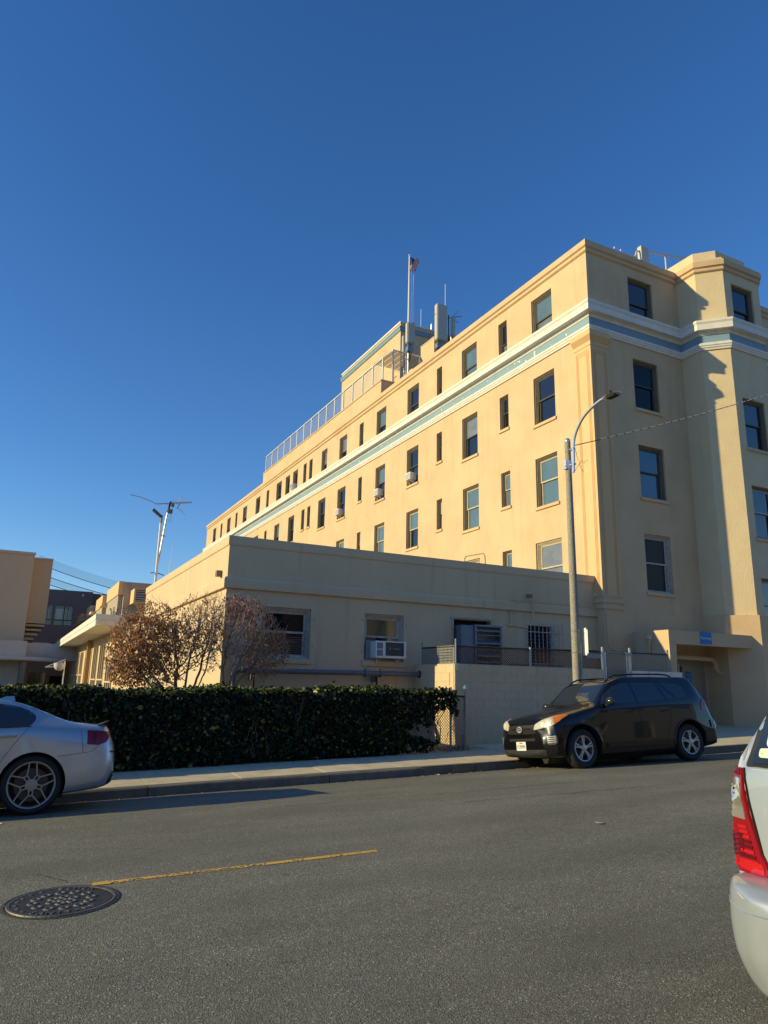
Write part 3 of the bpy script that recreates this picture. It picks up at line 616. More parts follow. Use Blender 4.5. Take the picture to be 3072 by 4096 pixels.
# west wall with the window strip further along
strip = []; yy = 36.6
for k in range(3): strip.append((yy, yy+2.4, -.55, .62)) if k == 0 else strip.append((yy, yy+2.6, -.9, 1.75)); yy += 3.4
yy = 52.5
for k in range(8): strip.append((yy, yy+2.2, -.5, 1.7)); yy += 2.9
DW = (47.6, 51.2, -1.5, 1.9)
mb = MB(); wall_holes(mb, (AX, 78), -PI/2, 78-AY, -1.9, 2.35, [(78-b_, 78-a, c, d) for a, b_, c, d in strip+[DW]], depth=.25)
wall_holes(mb, (AX, 28.45), -PI/2, 28.45-AY, 2.35, 3.38, [])
mb.add([(AX, 28.45, 2.35), (AX, 28.45, 3.38), (WX, 28.45, 3.38), (WX, 28.45, 2.35)], [(0, 1, 2, 3)])
mb.obj('wall', M_ann, A)
mb = MB(); mb.box(AX+.3, WX-.1, AY+.3, 28.3, 2.9, 3.05); mb.box(AX+.05, 12, 28.5, 77.9, 2.2, 2.3); mb.obj('roof', M_roof, A)
AP = [(AX, 28.45), (AX, AY), (WX-.09, AY)]
mb = MB(); slab_profile(mb, AP, [(-.22, 3.16), (.02, 3.16), (.03, 3.20), (.03, 3.385), (-.22, 3.40)]); mb.obj('coping', M_ann, A)
mb = MB(); slab_profile(mb, AP, [(0, 2.13), (.085, 2.13), (.085, 2.33), (.05, 2.39), (0, 2.39)]); mb.obj('string_course', M_ann, A)
# windows
put_window(A, (5.20, AY, .56), 0, 1.25, 1.2, ('wh', 'wh'), MATS['navy_dim_glass'], sill=False)
MB().box(5.15, 6.50, AY-.05, AY+.06, .44, .555).obj('window_sill', M_ann, A)
put_window(A, (7.91, AY, .57), 0, 1.14, 1.19, ('wh', 'wh'), M_gl_am, M_gl_dk, sill=False)
MB().box(7.86, 9.10, AY-.05, AY+.06, .44, .565).obj('window_sill', M_ann, A)
# blinds seen in the left window
mb = MB()
for k in range(9): mb.box(5.33, 6.30, AY+.150, AY+.153, .70+.045*k, .712+.045*k)
mb.obj('window_blind', mat('old_blind', (.14, .14, .15), .6), A)
MB().box(5.36, 6.0, AY+.155, AY+.158, 1.36, 1.41).obj('window_lamp_reflection', mat('pale_shelf', (.42, .28, .15), .4), A) if False else None
# louvred plant opening
mb = MB(); mb.box(10.61, 11.82, AY+.24, AY+.29, .76, 1.76); mb.obj('window_backing', M_dark, A)
mb = MB(); mb.box(10.52, 10.56, AY-.03, AY, .6, 1.80); mb.box(10.47, 11.87, AY-.04, AY, 1.80, 1.83); mb.obj('shutter_rail', M_fr_wh, A)
V = thing('ventilation_unit', 'grey sheet-metal ventilation unit with wide louvres filling the wall opening', 'ventilator', (11.4, AY-.2, .7))
mb = MB(); mb.box(10.66, 11.06, AY-.28, AY+.2, .52, 1.60); mb.obj('duct_box', mat('blue_grey_sheet', (.19, .23, .27), .5, .3, var=.2), V)
mb = MB(); x0, x1, z0, z1 = 11.07, 11.97, .50, 1.63; yf = AY-.33
mb.box(x0, x0+.05, yf, AY-.002, z0, z1); mb.box(x1-.06, x1, yf, AY-.002, z0, z1); mb.box(x0+.05, x1-.06, yf, AY-.002, z1-.05, z1); mb.box(x0+.05, x1-.06, yf, AY-.002, z0, z0+.05); mb.box(x0+.05, x1-.06, AY-.08, AY-.07, z0+.05, z1-.05)
mb.obj('louvre_frame', mat('dull_steel', (.27, .27, .29), .5, .5, var=.3, vscale=8), V)
for k in range(6):
    zt = z1-.07-.168*k; tilt = .09 if k != 1 else .03
    mb = MB(); mb.add([(x0+.055, yf+.07, zt), (x1-.065, yf+.07, zt), (x1-.065, yf-.005, zt-tilt), (x0+.055, yf-.005, zt-tilt), (x0+.055, yf+.07, zt-.008), (x1-.065, yf+.07, zt-.008), (x1-.065, yf-.005, zt-tilt-.012), (x0+.055, yf-.005, zt-tilt-.012)], [(0, 3, 2, 1), (4, 5, 6, 7), (0, 1, 5, 4), (1, 2, 6, 5), (2, 3, 7, 6), (3, 0, 4, 7)])
    mb.obj('louvre_slat', M_metal, V)
# barred window
mb = MB(); mb.box(13.11, 13.97, AY+.2, AY+.25, .59, 1.73); mb.obj('window_backing', M_dark, A)
mb = MB()
for k in range(11): mb.add([(13.14, AY+.1, 1.68-.1*k), (13.94, AY+.1, 1.68-.1*k), (13.94, AY+.06, 1.63-.1*k), (13.14, AY+.06, 1.63-.1*k)], [(0, 3, 2, 1)])
mb.obj('window_shutter', mat('dark_shutter', (.035, .035, .035), .6), A)
mb = MB(); mb.box(13.97, 14.06, AY-.02, AY+.1, .58, 1.76); mb.box(13.04, 13.1, AY-.02, AY, .58, 1.76); mb.obj('window_casing', M_fr_wh, A)
B_ = thing('window_security_bars', 'pale steel security bars standing proud of the shuttered window', 'window bars', (13.6, AY, .5))
for k in range(9):
    x = 13.12+.145*k
    MB().tube([(x, AY-.12, .42), (x, AY-.12, 1.80 if k % 2 else 1.84)], .011, 6).obj('bar', M_fr_wh, B_)
for z in (1.55, .66): MB().tube([(13.05, AY-.02, z), (13.05, AY-.13, z), (14.32, AY-.13, z), (14.32, AY-.02, z)], .014, 6).obj('cross_bar', M_fr_wh, B_)
# conduits
mb = MB(); mb.tube([(12.46, AY-.03, 1.72), (12.46, AY-.03, 2.36), (12.48, AY-.10, 2.42), (12.8, AY-.105, 2.42), (15.65, AY-.105, 2.40)], .014, 6)
mb.tube([(12.40, AY-.03, 1.69), (12.6, AY-.03, 1.70), (13.1, AY-.03, 1.66)], .02, 6); mb.tube([(13.17, AY-.12, 2.55), (13.22, AY-.12, 2.52), (13.22, AY-.12, 1.95), (13.16, AY-.10, 1.90)], .022, 6)
mb.tube([(12.38, AY-.04, 1.70), (12.50, AY-.04, 1.70)], .05, 8)
mb.obj('wall_conduit', M_ann, A, smooth=True)
mb = MB(); mb.box(13.08, 13.20, AY-.15, AY-.02, 2.54, 2.62); mb.obj('conduit_box', M_fr_dk, A)
mb = MB(); mb.box(AX-.13, AX, 17.1, 17.26, 2.46, 2.60); mb.obj('wall_light', mat('bronze_box', (.16, .13, .09), .5), A)
mb = MB()
for x, z in ((6.52, 1.50), (6.50, .86), (7.84, 1.56), (7.84, .78), (9.12, 1.50), (9.12, .78)): mb.box(x, x+.02, AY-.012, AY, z, z+.03)
mb.obj('wall_anchor', M_fr_dk, A)
# big grey pipe along the wall
Pp = thing('grey_drain_main', 'thick grey cast-iron pipe running along the wall above the hedge', 'pipe', (7, AY-.2, .2))
y = AY-.28
MB().tube([(4.68, y, .245), (4.9, y, .245), (9.35, y, .27)], .062, 14).obj('pipe_run', M_pipe, Pp, smooth=True)
MB().tube([(4.52, y, -1.4), (4.52, y, .06), (4.535, y, .15), (4.575, y, .21), (4.63, y, .24), (4.70, y, .245)], .062, 14).obj('pipe_elbow', M_pipe, Pp, smooth=True)
for x in (4.72, 4.98, 7.83, 8.25):
    MB().lathe([(.062, -.02), (.085, -.02), (.085, .02), (.062, .02)], 'x', 14, (x, y, .252)).obj('pipe_clamp', M_pipe, Pp, smooth=True)
    MB().box(x-.015, x+.015, y-.02, y+.02, .325, .37).obj('clamp_bolt', M_pipe, Pp)
MB().lathe([(.062, -.02), (.085, -.02), (.085, .02), (.062, .02)], 'z', 14, (4.52, y, .03)).obj('pipe_clamp', M_pipe, Pp, smooth=True)
for x in (5.02, 8.18):
    MB().box(x-.02, x+.02, y+.04, y+.06, -1.4, .19).obj('pipe_bracket', M_blk, Pp)
    MB().box(x-.06, x+.02, y+.09, AY, .05, .20).obj('pipe_bracket', M_pipe, Pp)
# window air conditioner (big, with maker's name)
def window_ac(name, label, base, ang, w, h, d, big=False, group=None, dark=False):
    t = thing(name, label, 'air conditioner', base, local=True, rot=(0, 0, ang), group=group)
    mb = MB(); mb.box(0, w, -d, .1, 0, h); mb.obj('casing', M_wht, t)
    if big:
        mb = MB(); mb.box(w*.31, w*.92, -d-.006, -d-.0005, h*.14, h*.93); mb.obj('rear_panel', mat('ac_dark_panel', (.045, .045, .05), .6), t)
        for k in range(2):
            mb = MB(); mb.box(w*.03, w*.22, -d-.006, -d-.0005, h*(.12+.42*k), h*(.48+.42*k)); mb.obj('grille', mat('ac_blue_grille', (.16, .19, .24), .6), t)
        me = text_mesh('FRIEDRICH', .032, spacing=1.35, extrude=.001); me.materials.append(M_wht); me.transform(Matrix.Translation((w*.67, -d-.008, h*.55))@Matrix.Rotation(PI/2, 4, 'X'))
        o = bpy.data.objects.new('lettering', me); COL.objects.link(o); o.parent = t
        mb = MB(); cx, cz = w*.455, h*.56
        mb.tube([(cx-.013, -d-.009, cz+.03), (cx-.013, -d-.009, cz-.005), (cx, -d-.009, cz-.028), (cx+.013, -d-.009, cz-.005), (cx+.013, -d-.009, cz+.03)], .0028, 4); mb.tube([(cx-.006, -d-.009, cz+.025), (cx+.006, -d-.009, cz+.01), (cx-.006, -d-.009, cz-.005), (cx+.004, -d-.009, cz-.015)], .0022, 4)
        mb.obj('emblem', M_wht, t)
    else:
        mb = MB(); mb.box(w*.08, w*.92, -d-.005, -d-.0005, h*.12, h*.88); mb.obj('rear_grille', mat('ac_grille', (.30, .30, .30), .6) if not dark else M_sash_dk, t)
        for k in range(5): 
            mb = MB(); mb.box(w*.08, w*.92, -d-.012, -d-.0055, h*(.18+.15*k), h*(.23+.15*k)); mb.obj('grille_bar', M_wht, t)
    for sx in (.15, .8):
        mb = MB(); mb.tube([(w*sx, -d*.8, 0), (w*sx, -.02, -.17 if not big else -.13), (w*sx, .0, -.0)], .012, 5); mb.obj('support_bracket', M_wht, t)
    return t
window_ac('window_air_conditioner', 'large white air conditioner with dark panel in the annex window', (8.12, AY-.04, .645), 0, .86, .42, .24, big=True)
MB().box(7.99, 8.12, AY+.05, AY+.13, .64, 1.08).obj('filler_panel', mat('grey_filler', (.26, .29, .29), .6), A)
for (y0, z0, lab) in ((28.0, 9.36, 'white air conditioner in a fourth-floor window, nearest of its row of three'), (31.4, 9.36, 'white air conditioner in a fourth-floor window, middle of its row of three'), (36.4, 9.36, 'white air conditioner in a fourth-floor window, farthest of its row of three')):
    window_ac('window_air_conditioner', lab, (WX-.02, y0+.60, z0+.02), -PI/2, .50, .33, .24, group='window air conditioners on the sunlit facade')
window_ac('window_air_conditioner', 'small dark-backed air conditioner in a top-floor window above the cornice', (WX-.02, 45.1, 12.85), -PI/2, .48, .34, .24, dark=True, group='window air conditioners on the sunlit facade')

# white eaves canopy over the far windows, with brown door post
mb = MB(); mb.box(2.98, AX, 32.7, 80, 2.42, 2.66); mb.obj('eaves_slab', M_trim, A)
mb = MB(); mb.box(3.06, AX, 32.8, 79.9, 2.22, 2.419); mb.obj('eaves_soffit', M_trim, A)
for k in range(7):
    MB().box(3.0, 3.055, 32.72+6.75*k, 32.72+6.75*k+6.70, 2.17, 2.415).obj('eaves_gutter', mat('gutter_white', (.80, .79, .74), .4), A)
M_stripglass = glass('grey_strip_glass', (.10, .12, .12), .08, var=.5)
for a, b_, c, d in strip:
    nsub = 3; ww = (b_-a)/nsub
    MB().box(AX+.18, AX+.2, a, b_, c, d).obj('window_backing', M_dark, A)
    for k in range(nsub):
        MB().box(AX+.10, AX+.11, a+ww*k+.05, a+ww*(k+1)-.05, c+.05, d-.05).obj('pane', M_stripglass, A)
    for k in range(nsub+1): MB().box(AX-.02, AX+.12, a+ww*k-.05, a+ww*k+.05, c, d).obj('mullion', M_ann, A)
    MB().box(AX-.03, AX+.12, a-.05, b_+.05, c+(d-c)*.3, c+(d-c)*.3+.07).obj('transom', M_ann, A)
MB().box(AX-.28, AX-.05, 47.0, 47.35, -1.5, 2.2).obj('brown_post', mat('brown_post_paint', (.34, .21, .09), .7), A)
mb = MB(); mb.box(AX+.08, AX+.1, 47.7, 51.1, -1.4, 1.8); mb.obj('glass_door', M_gl_bl, A)
mb = MB(); mb.box(AX-.02, AX+.07, 47.7, 51.1, 1.25, 1.8); mb.box(AX-.02, AX+.07, 49.3, 49.5, -1.4, 1.25); mb.obj('door_frame', M_alu, A)
mb = MB(); mb.box(3.4, 4.4, 77.5, 78.4, -1.5, 2.3); mb.obj('end_pier', M_ann, A)
MB().box(AX-.06, AX, 36.2, 36.34, -1.6, .55).obj('downspout', mat('tan_downspout', (.45, .33, .16), .6), A)
# low brown-grey roofed block behind the annex, with lit bays and a louvred hood
Mb = thing('rear_wing', 'taupe flat-roofed rear wing with projecting lit bays behind the annex roof', 'building', (5.2, 42, 2))
M_taupe = mat('taupe_stucco', (.40, .34, .26), .9, var=.1, streak=.3)
mb = MB(); mb.box(5.15, 9, 42.0, 75, 1.5, 5.27); mb.obj('wall', M_taupe, Mb)
for k, (a, b_) in enumerate(((42.1, 47.5), (50, 54), (58, 61), (66, 69))):
    MB().box(4.85, 5.149, a, b_, 4.55, 5.30).obj('bay_parapet', M_pil, Mb)
    MB().box(4.9, 5.149, a+.2, b_-.2, 1.6, 4.55).obj('bay_pier', M_taupe, Mb)
    MB().box(4.6, 5.149, b_+.1, b_+1.6, 4.40, 4.55).obj('sunshade', M_pil, Mb)
Lh = thing('louvred_vent_hood', 'rusty square louvred vent hood hanging off the rear wing', 'vent', (5.9, 41, 4))
mb = MB(); x0, x1, z0, z1 = 5.50, 6.32, 4.0, 4.78
mb.box(x0, x0+.09, 40.6, 41.99, z0, z1); mb.box(x1-.06, x1, 40.6, 41.99, z0, z1); mb.box(x0+.09, x1-.06, 40.6, 41.99, z1-.05, z1); mb.box(x0+.09, x1-.06, 40.6, 41.99, z0, z0+.06); mb.obj('hood_frame', M_pil, Lh)
for k in range(5): MB().box(x0+.092, x1-.062, 40.68, 40.75, z0+.08+.132*k, z0+.17+.132*k).obj('louvre_slat', mat('dusty_slat', (.40, .37, .33), .7, var=.3), Lh)
MB().box(x0+.092, x1-.062, 41.2, 41.25, z0+.06, z1-.05).obj('hood_back', M_dark, Lh)
for nm, lab, px, py, pz, hh in (('small_shrub', 'small dark upright shrub in a planter on the eaves roof', 4.05, 36.0, 2.66, .62), ('small_shrub', 'tiny dark sapling sprouting at the foot of the antenna pole', 4.95, 31.0, 3.4, .42)):
    t = thing(nm, lab, 'shrub', (px, py, pz)); mb = MB()
    for k in range(420):
        a = random.uniform(0, 2*PI); h = random.random(); br = random.choice([-.16, 0, .17])
        p = Vector((px+br*h+.06*math.cos(a)*random.random(), py+.06*math.sin(a), pz+hh*h*(1-.25*abs(br)*3)))
        q = Vector((random.uniform(-1, 1), random.uniform(-1, 1), random.uniform(-.2, 1))).normalized()*.05; w = q.orthogonal().normalized()*.015
        mb.add([p-w, p+w, p+q], [(0, 1, 2)])
    mb.obj('foliage', mat('dark_conifer', (.03, .045, .02), .8), t, kind='stuff')
    mb = MB()
    for br in (-.16, 0, .17): mb.tube([(px, py, pz-.1), (px+br*.6, py, pz+hh*.5), (px+br, py, pz+hh*.85)], .012, 5)
    mb.obj('stem', M_fr_dk, t)

# ============================================================ FAR LEFT BUILDINGS
T1 = thing('tan_tower_building', 'tan stucco building block with a stepped second volume at the left edge', 'building', (0, 60, -1.5))
M_tan = mat('tan_stucco', (.60, .46, .31), .9, var=.08, vscale=.3); M_tan2 = mat('brown_tan_stucco', (.54, .38, .22), .9, var=.08, vscale=.3)
MB().box(-14, .66, 60, 78, 2.5, 9.15).obj('wall', M_tan, T1); MB().box(-14, .72, 59.9, 60-.001, 9.0, 9.2).obj('coping', M_tan, T1)
MB().box(.661, 1.98, 60.4, 78, 3.93, 8.85).obj('side_volume', M_tan2, T1); MB().box(.67, 2.0, 60.3, 60.399, 8.8, 8.9).obj('side_coping', M_tan, T1)
M_skirt = mat('pale_grey_cladding', (.52, .50, .46), .7, var=.08)
MB().box(-14, .9, 57.6, 59.8, 1.22, 2.47).obj('canopy_fascia', M_skirt, T1); MB().box(.75, 8, 58.6, 60.2, 1.2, 2.4).obj('canopy_side', M_skirt, T1)
mb = MB(); mb.tube([(-14, 57.5, 1.25), (.9, 57.5, 1.25), (3.5, 58.5, 1.2)], .16, 8); mb.obj('canopy_edge', M_skirt, T1, smooth=True)
mb = MB(); mb.tube([(.83, 58, -1.7), (.83, 58, 1.22)], .26, 16); mb.obj('column', mat('column_brown', (.17, .15, .13), .5), T1, smooth=True)
MB().box(-14, .62, 59.5, 59.9, -1.7, 1.2).obj('ground_wall', M_skirt, T1)
MB().box(.9, 6, 64, 64.3, -1.7, 1.2).obj('porch_wall', M_taupe, T1)
mb = MB(); 
for k in range(3): mb.box(1.4+k*.42, 1.72+k*.42, 63.9, 63.99, -1.0, .35)
mb.obj('porch_window', M_gl_am, T1); MB().box(2.9, 3.9, 63.9, 63.99, -1.6, .1).obj('porch_door', M_dark, T1)
for k in range(5): MB().box(.7, 1.98-.22*k, 60.5, 62, 3.7-.34*k, 3.86-.34*k).obj('stair_soffit_step', M_tan2, T1)
MB().box(-1.72, -1.45, 59.44, 59.49, -.6, .45).obj('wall_vent', M_trim, T1)
MB().tube([(-.95, 57, -1.6), (-.95, 57, .15)], .03, 6).obj('handrail_post', M_wht, T1)
T2 = thing('charcoal_building', 'charcoal grey flat-roofed building with mullioned windows in shade', 'building', (5, 85, -1.5))
M_char = mat('charcoal_stucco', (.135, .115, .12), .9, var=.06)
mb = MB(); ow = [(3.45, 3.62, 5.5, 7.55)]
hl = [(1.55, 3.35, 5.48, 7.55), (3.6, 5.35, 5.48, 7.55), (.9, 2.6, 1.6, 3.6), (2.7, 4.2, 1.6, 3.6), (4.3, 6.0, 1.6, 3.6)]
wall_holes(mb, (-2, 85), 0, 9.2, -1.7, 9.25, [(a+2, b_+2, c, d) for a, b_, c, d in hl]); mb.box(7.21, 12, 85.6, 99, -1.7, 9.15); mb.box(-2, 7.2, 85.4, 99, -1.7, 9.2)
mb.obj('wall', M_char, T2)
for a, b_, c, d in hl:
    MB().box(a, b_, 85.2, 85.25, c, d).obj('window', M_gl_dk, T2)
    MB().box(a+.05, a+(b_-a)*.85, 85.15, 85.18, c+.55, d-.35).obj('blind', mat('pale_blind', (.42, .52, .5), .5), T2)
    mb = MB(); mb.box(a+(b_-a)*.5, a+(b_-a)*.5+.09, 85.0, 85.1, c, d); mb.box(a, b_, 85.0, 85.1, c+.5, c+.58); mb.box(a+(b_-a)*.72, a+(b_-a)*.72+.06, 85.0, 85.1, c+.58, d-.1); mb.obj('mullion', M_sash_dk, T2)
MB().lathe([(0, .12), (.09, .08), (.12, 0), (0, 0)], 'y', 10, (6.2, 84.98, 8.8)).obj('dome_light', M_wht, T2)
# netting strung on cables beyond
Nt = thing('netting_screen', 'sagging pale-blue net strung on cables between the far rooftops', 'net', (6, 95, 9))
def sag(x0, z0, x1, z1, s, n=16): return [(x0+(x1-x0)*i/n, 95, z0+(z1-z0)*i/n-4*s*(i/n)*(1-i/n)) for i in range(n+1)]
tops = [sag(1.5, 14.4, 16, 11.0, .35), sag(1.5, 13.3, 16, 10.0, .4), sag(1.5, 12.2, 16, 9.2, .4), sag(1.5, 11.3, 16, 8.5, .4), sag(1.5, 10.5, 16, 8.2, .4)]
for p in tops[1:]: MB().tube(p, .04, 4).obj('cable', mat('far_cable', (.10, .14, .19), .8), Nt)
mb = MB(); a, b_ = tops[0], tops[1]
mb.add(a+b_, [(i, i+1, i+18, i+17) for i in range(16)]); mb.add([(x, y+.05, z) for x, y, z in tops[2]+tops[3]], [(i, i+1, i+18, i+17) for i in range(16)])
mb.obj('net', tglass('net_mesh', (.10, .16, .24), .22), Nt)
for px, py, lab in ((6.6, 70, 'thin pale dish mast on the far roof, left of its pair'), (7.55, 70, 'thin pale dish mast on the far roof, right of its pair')):
    t = thing('roof_mast', lab, 'antenna', (px, py, 6), group='masts on the far roof')
    MB().tube([(px, py, 6), (px+.05, py, 7.8)], .03, 5).obj('pole', M_wht, t); MB().tube([(px-.08, py, 6.2), (px-.1, py, 6.6), (px, py, 7.1), (px+.1, py, 6.6), (px+.08, py, 6.2)], .035, 4).obj('bracket', M_wht, t)
# bowl lamp on an arm, small gate arm
t = thing('bowl_lamp_post', 'slim post with an upturned clear bowl lamp by the canopy end', 'lamp', (1.85, 30, -1.6))
MB().tube([(1.85, 30, -1.6), (1.83, 30, .6)], .02, 8).obj('post', M_alu, t, smooth=True)
MB().lathe([(0, 0), (.10, .02), (.17, .09), (.20, .19), (.205, .28), (.195, .28), (.0, .2)], 'z', 18, (1.66, 30, .24)).obj('glass_bowl', mat('milky_bowl', (.62, .62, .60), .25), t, smooth=True)
MB().tube([(1.84, 30, .56), (1.66, 30, .53)], .014, 6).obj('arm', M_alu, t)
t = thing('wall_awning_frame', 'folded thin pale awning frame projecting beside the bowl lamp', 'awning', (2, 31, .3))
MB().tube([(1.22, 31, .38), (1.9, 31, .68)], .02, 6).obj('arm', M_trim, t); MB().tube([(1.22, 31, .38), (1.9, 31, .42)], .03, 6).obj('strut', M_trim, t)

# ============================================================ ROOF EQUIPMENT
t = thing('flagpole', 'tall white flagpole on the penthouse roof', 'flagpole', (20.1, 36.8, 21.9))
MB().tube([(20.1, 36.8, 21.9), (20.11, 36.8, 27.5)], [.075, .05], 10).obj('pole', M_wht, t, smooth=True); MB().lathe([(0, .1), (.07, .05), (.07, 0), (0, -.05)], 'z', 10, (20.11, 36.8, 27.55)).obj('finial', M_wht, t, smooth=True)
MB().tube([(20.2, 36.7, 27.2), (20.24, 36.7, 24.5), (20.22, 36.7, 22.6)], .012, 4).obj('halyard', M_alu, t)
f = thing('flag', 'small limp flag with red and white stripes and a blue canton on the tall pole', 'flag', (20.15, 36.8, 26.4))
M_fr = mat('flag_red', (.5, .07, .08), .8); M_fw = mat('flag_white', (.72, .55, .55), .8); M_fb = mat('flag_blue', (.05, .06, .14), .8)
mb = MB(); v = []; fc = []; mi = []; NX, NZ = 10, 13
for j in range(NZ+1):
    for i in range(NX+1):
        u, w = i/NX, j/NZ
        v.append((20.17+.75*u*(1-.55*w)+.04*math.sin(5*w+4*u), 36.8+.10*math.sin(7*u+2*w), 27.5-1.2*w*(1-.35*u)-.25*u+.1*math.sin(3*u)))
for j in range(NZ):
    for i in range(NX): mb2 = (2 if (j < 6 and i < 4) else (0 if j % 2 == 0 else 1)); fc.append((j*11+i, j*11+i+1, (j+1)*11+i+1, (j+1)*11+i)); mi.append(mb2)
mb.v = v; mb.f = fc; mb.m = mi; mb.obj('cloth', [M_fr, M_fw, M_fb], f, smooth=True)
t = thing('radio_mast', 'thin white radio mast with tripod base beside the flagpole', 'antenna', (20.45, 36.8, 21.9))
MB().tube([(20.45, 36.8, 22.2), (20.44, 36.8, 27.0)], [.05, .025], 8).obj('whip', M_wht, t, smooth=True)
mb = MB(); [mb.tube([(20.45, 36.8, 22.9), (20.45+.35*math.cos(a), 36.8+.35*math.sin(a), 21.95)], .02, 4) for a in (.3, 2.4, 4.5)]; mb.obj('tripod', M_blk, t)
for x, y, z0, z1, lab in ((21.02, 36.8, 21.9, 23.9, 'short white whip aerial on the penthouse roof'), (18.65, 30.0, 18.0, 21.4, 'thin whip aerial behind the largest antenna panel'), (21.35, 36, 22.0, 22.6, 'stub aerial at the penthouse roof edge')):
    t = thing('whip_aerial', lab, 'antenna', (x, y, z0), group='whip aerials on the roof')
    MB().tube([(x, y, z0), (x, y, z0+.5)], .05, 8).obj('base', M_alu, t); MB().tube([(x, y, z0+.5), (x, y, z1)], .018, 6).obj('rod', M_wht, t)
def panel_ant(x0, x1, y, z0, z1, d, lab, junk=True, foot=14.3):
    t = thing('cell_antenna_panel', lab, 'antenna', ((x0+x1)/2, y, foot), group='cell antenna panels on the roof')
    bm = bmesh.new(); bmesh.ops.create_cube(bm, size=1); bmesh.ops.scale(bm, vec=(x1-x0, d, z1-z0), verts=bm.verts)
    bmesh.ops.bevel(bm, geom=bm.edges[:], offset=.04, segments=2, affect='EDGES'); me = bpy.data.meshes.new('radome'); bm.to_mesh(me); bm.free(); me.materials.append(M_ant)
    link(me, 'radome', t, ((x0+x1)/2, y, (z0+z1)/2))
    MB().tube([((x0+x1)/2, y+d*.7, foot), ((x0+x1)/2, y+d*.7, z1-.1)], .05, 8).obj('mounting_pole', M_metal, t)
    if junk:
        mb = MB()
        for k in range(9):
            xx = x0+(x1-x0)*random.uniform(.1, .9)
            mb.tube([(xx, y, z0+.02), (xx+random.uniform(-.05, .05), y+.02, z0-.2), (xx+random.uniform(-.1, .1), y+.1, z0-.55), ((x0+x1)/2, y+.1, z0-1.1)], .016, 4)
        mb.obj('antenna_cables', mat('cable_grey', (.25, .23, .2), .8), t)
        mb = MB(); mb.box(x0+.08, x1-.08, y-.05, y+.2, z0-.42, z0-.15); mb.obj('radio_unit', M_metal, t)
panel_ant(16.26, 16.74, 30.0, 17.30, 18.47, .25, 'grey-beige antenna panel with dangling cables in front of the penthouse')
panel_ant(18.05, 18.70, 30.0, 17.93, 20.05, .30, 'largest tall beige antenna panel above the sunlit parapet')
panel_ant(19.02, 19.25, 30.0, 18.37, 19.53, .22, 'narrowest antenna panel, right of the largest one')
panel_ant(17.75, 18.2, 33.2, 17.6, 19.55, .2, 'shaded antenna panel against the penthouse wall', junk=False)
t = thing('yagi_aerial', 'small branching television aerial on a thin black mast', 'antenna', (18.87, 30, 17.8))
MB().tube([(18.87, 30, 17.8), (18.86, 30, 19.6)], .03, 6).obj('mast', M_blk, t)
mb = MB(); mb.tube([(18.75, 30, 19.38), (19.75, 30, 19.78)], .02, 4); mb.tube([(19.1, 30, 19.5), (19.45, 30, 20.1)], .018, 4); mb.tube([(19.1, 30, 19.5), (19.5, 30, 19.3)], .018, 4)
for k in range(7): mb.tube([(19.0+.11*k, 29.85, 19.44+.04*k), (19.03+.11*k, 30.15, 19.52+.04*k)], .012, 4); mb.tube([(19.15+.05*k, 30, 19.55+.085*k-.06), (19.22+.05*k, 30, 19.6+.085*k-.1)], .01, 4)
mb.tube([(17.95, 30, 19.42), (18.1, 30, 19.45)], .02, 4)
mb.obj('elements', M_metal, t)
# small roof-edge lamps on the south parapet
t = thing('floodlight', 'pair of small white floodlights on the parapet edge', 'floodlight', (18.6, 17.5, 15.8))
for x in (18.3, 18.62): MB().tube([(x, 17.5, 15.0), (x, 17.5, 16.12)], .03, 6).obj('stem', M_wht, t); MB().lathe([(0, 0), (.035, .02), (.055, .08), (0, .08)], 'y', 10, (x, 17.45, 16.16)).obj('lamp_head', M_wht, t, smooth=True)
# television aerial and light pole on the annex roof
t = thing('roof_light_pole', 'white pole with a small tilted lamp head on the annex roof', 'lamp', (5.15, 32, 2.3))
MB().tube([(5.13, 32, 2.3), (5.16, 32, 4.2), (5.155, 32, 6.72)], .055, 8).obj('pole', M_wht, t, smooth=True)
MB().tube([(5.155, 32, 6.55), (5.165, 32, 6.95), (5.16, 32, 7.08)], .045, 8).obj('lamp_neck', mat('brown_bracket', (.25, .17, .12), .6), t)
mb = MB(); mb.add([(5.20, 31.9, 7.02), (5.20, 32.1, 7.02), (4.78, 32.1, 7.34), (4.78, 31.9, 7.34), (5.17, 31.9, 6.93), (5.17, 32.1, 6.93), (4.74, 32.1, 7.25), (4.74, 31.9, 7.25)], [(0, 1, 2, 3), (4, 7, 6, 5), (0, 3, 7, 4), (1, 5, 6, 2), (0, 4, 5, 1), (3, 2, 6, 7)]); mb.obj('lamp_head', mat('lamp_dark', (.08, .07, .06), .6), t)
MB().tube([(4.92, 32, 4.48), (5.15, 32, 4.52), (5.5, 32, 4.42)], .02, 4).obj('stay', M_metal, t)
t = thing('television_aerial', 'large aluminium television aerial on a leaning pole above the annex roof', 'antenna', (5.2, 32.1, 2.3))
MB().tube([(5.17, 32.15, 2.3), (5.2, 32.15, 4.8), (5.38, 32.15, 6.9), (5.44, 32.15, 7.4)], .035, 7).obj('mast', M_metal, t, smooth=True)
MB().tube([(5.42, 32.15, 7.25), (5.52, 32.15, 7.80)], .045, 7).obj('clamp', M_blk, t); MB().box(5.42, 5.62, 32.05, 32.25, 7.25, 7.42).obj('amplifier', M_fr_dk, t)
MB().tube([(4.90, 32.15, 7.59), (5.6, 32.15, 7.72), (6.46, 32.15, 7.87)], .028, 6).obj('boom', M_alu, t)
mb = MB(); mb.tube([(4.90, 32.15, 7.59), (4.6, 32.1, 7.70), (4.2, 32.0, 7.78), (3.73, 31.9, 7.80)], .012, 4)
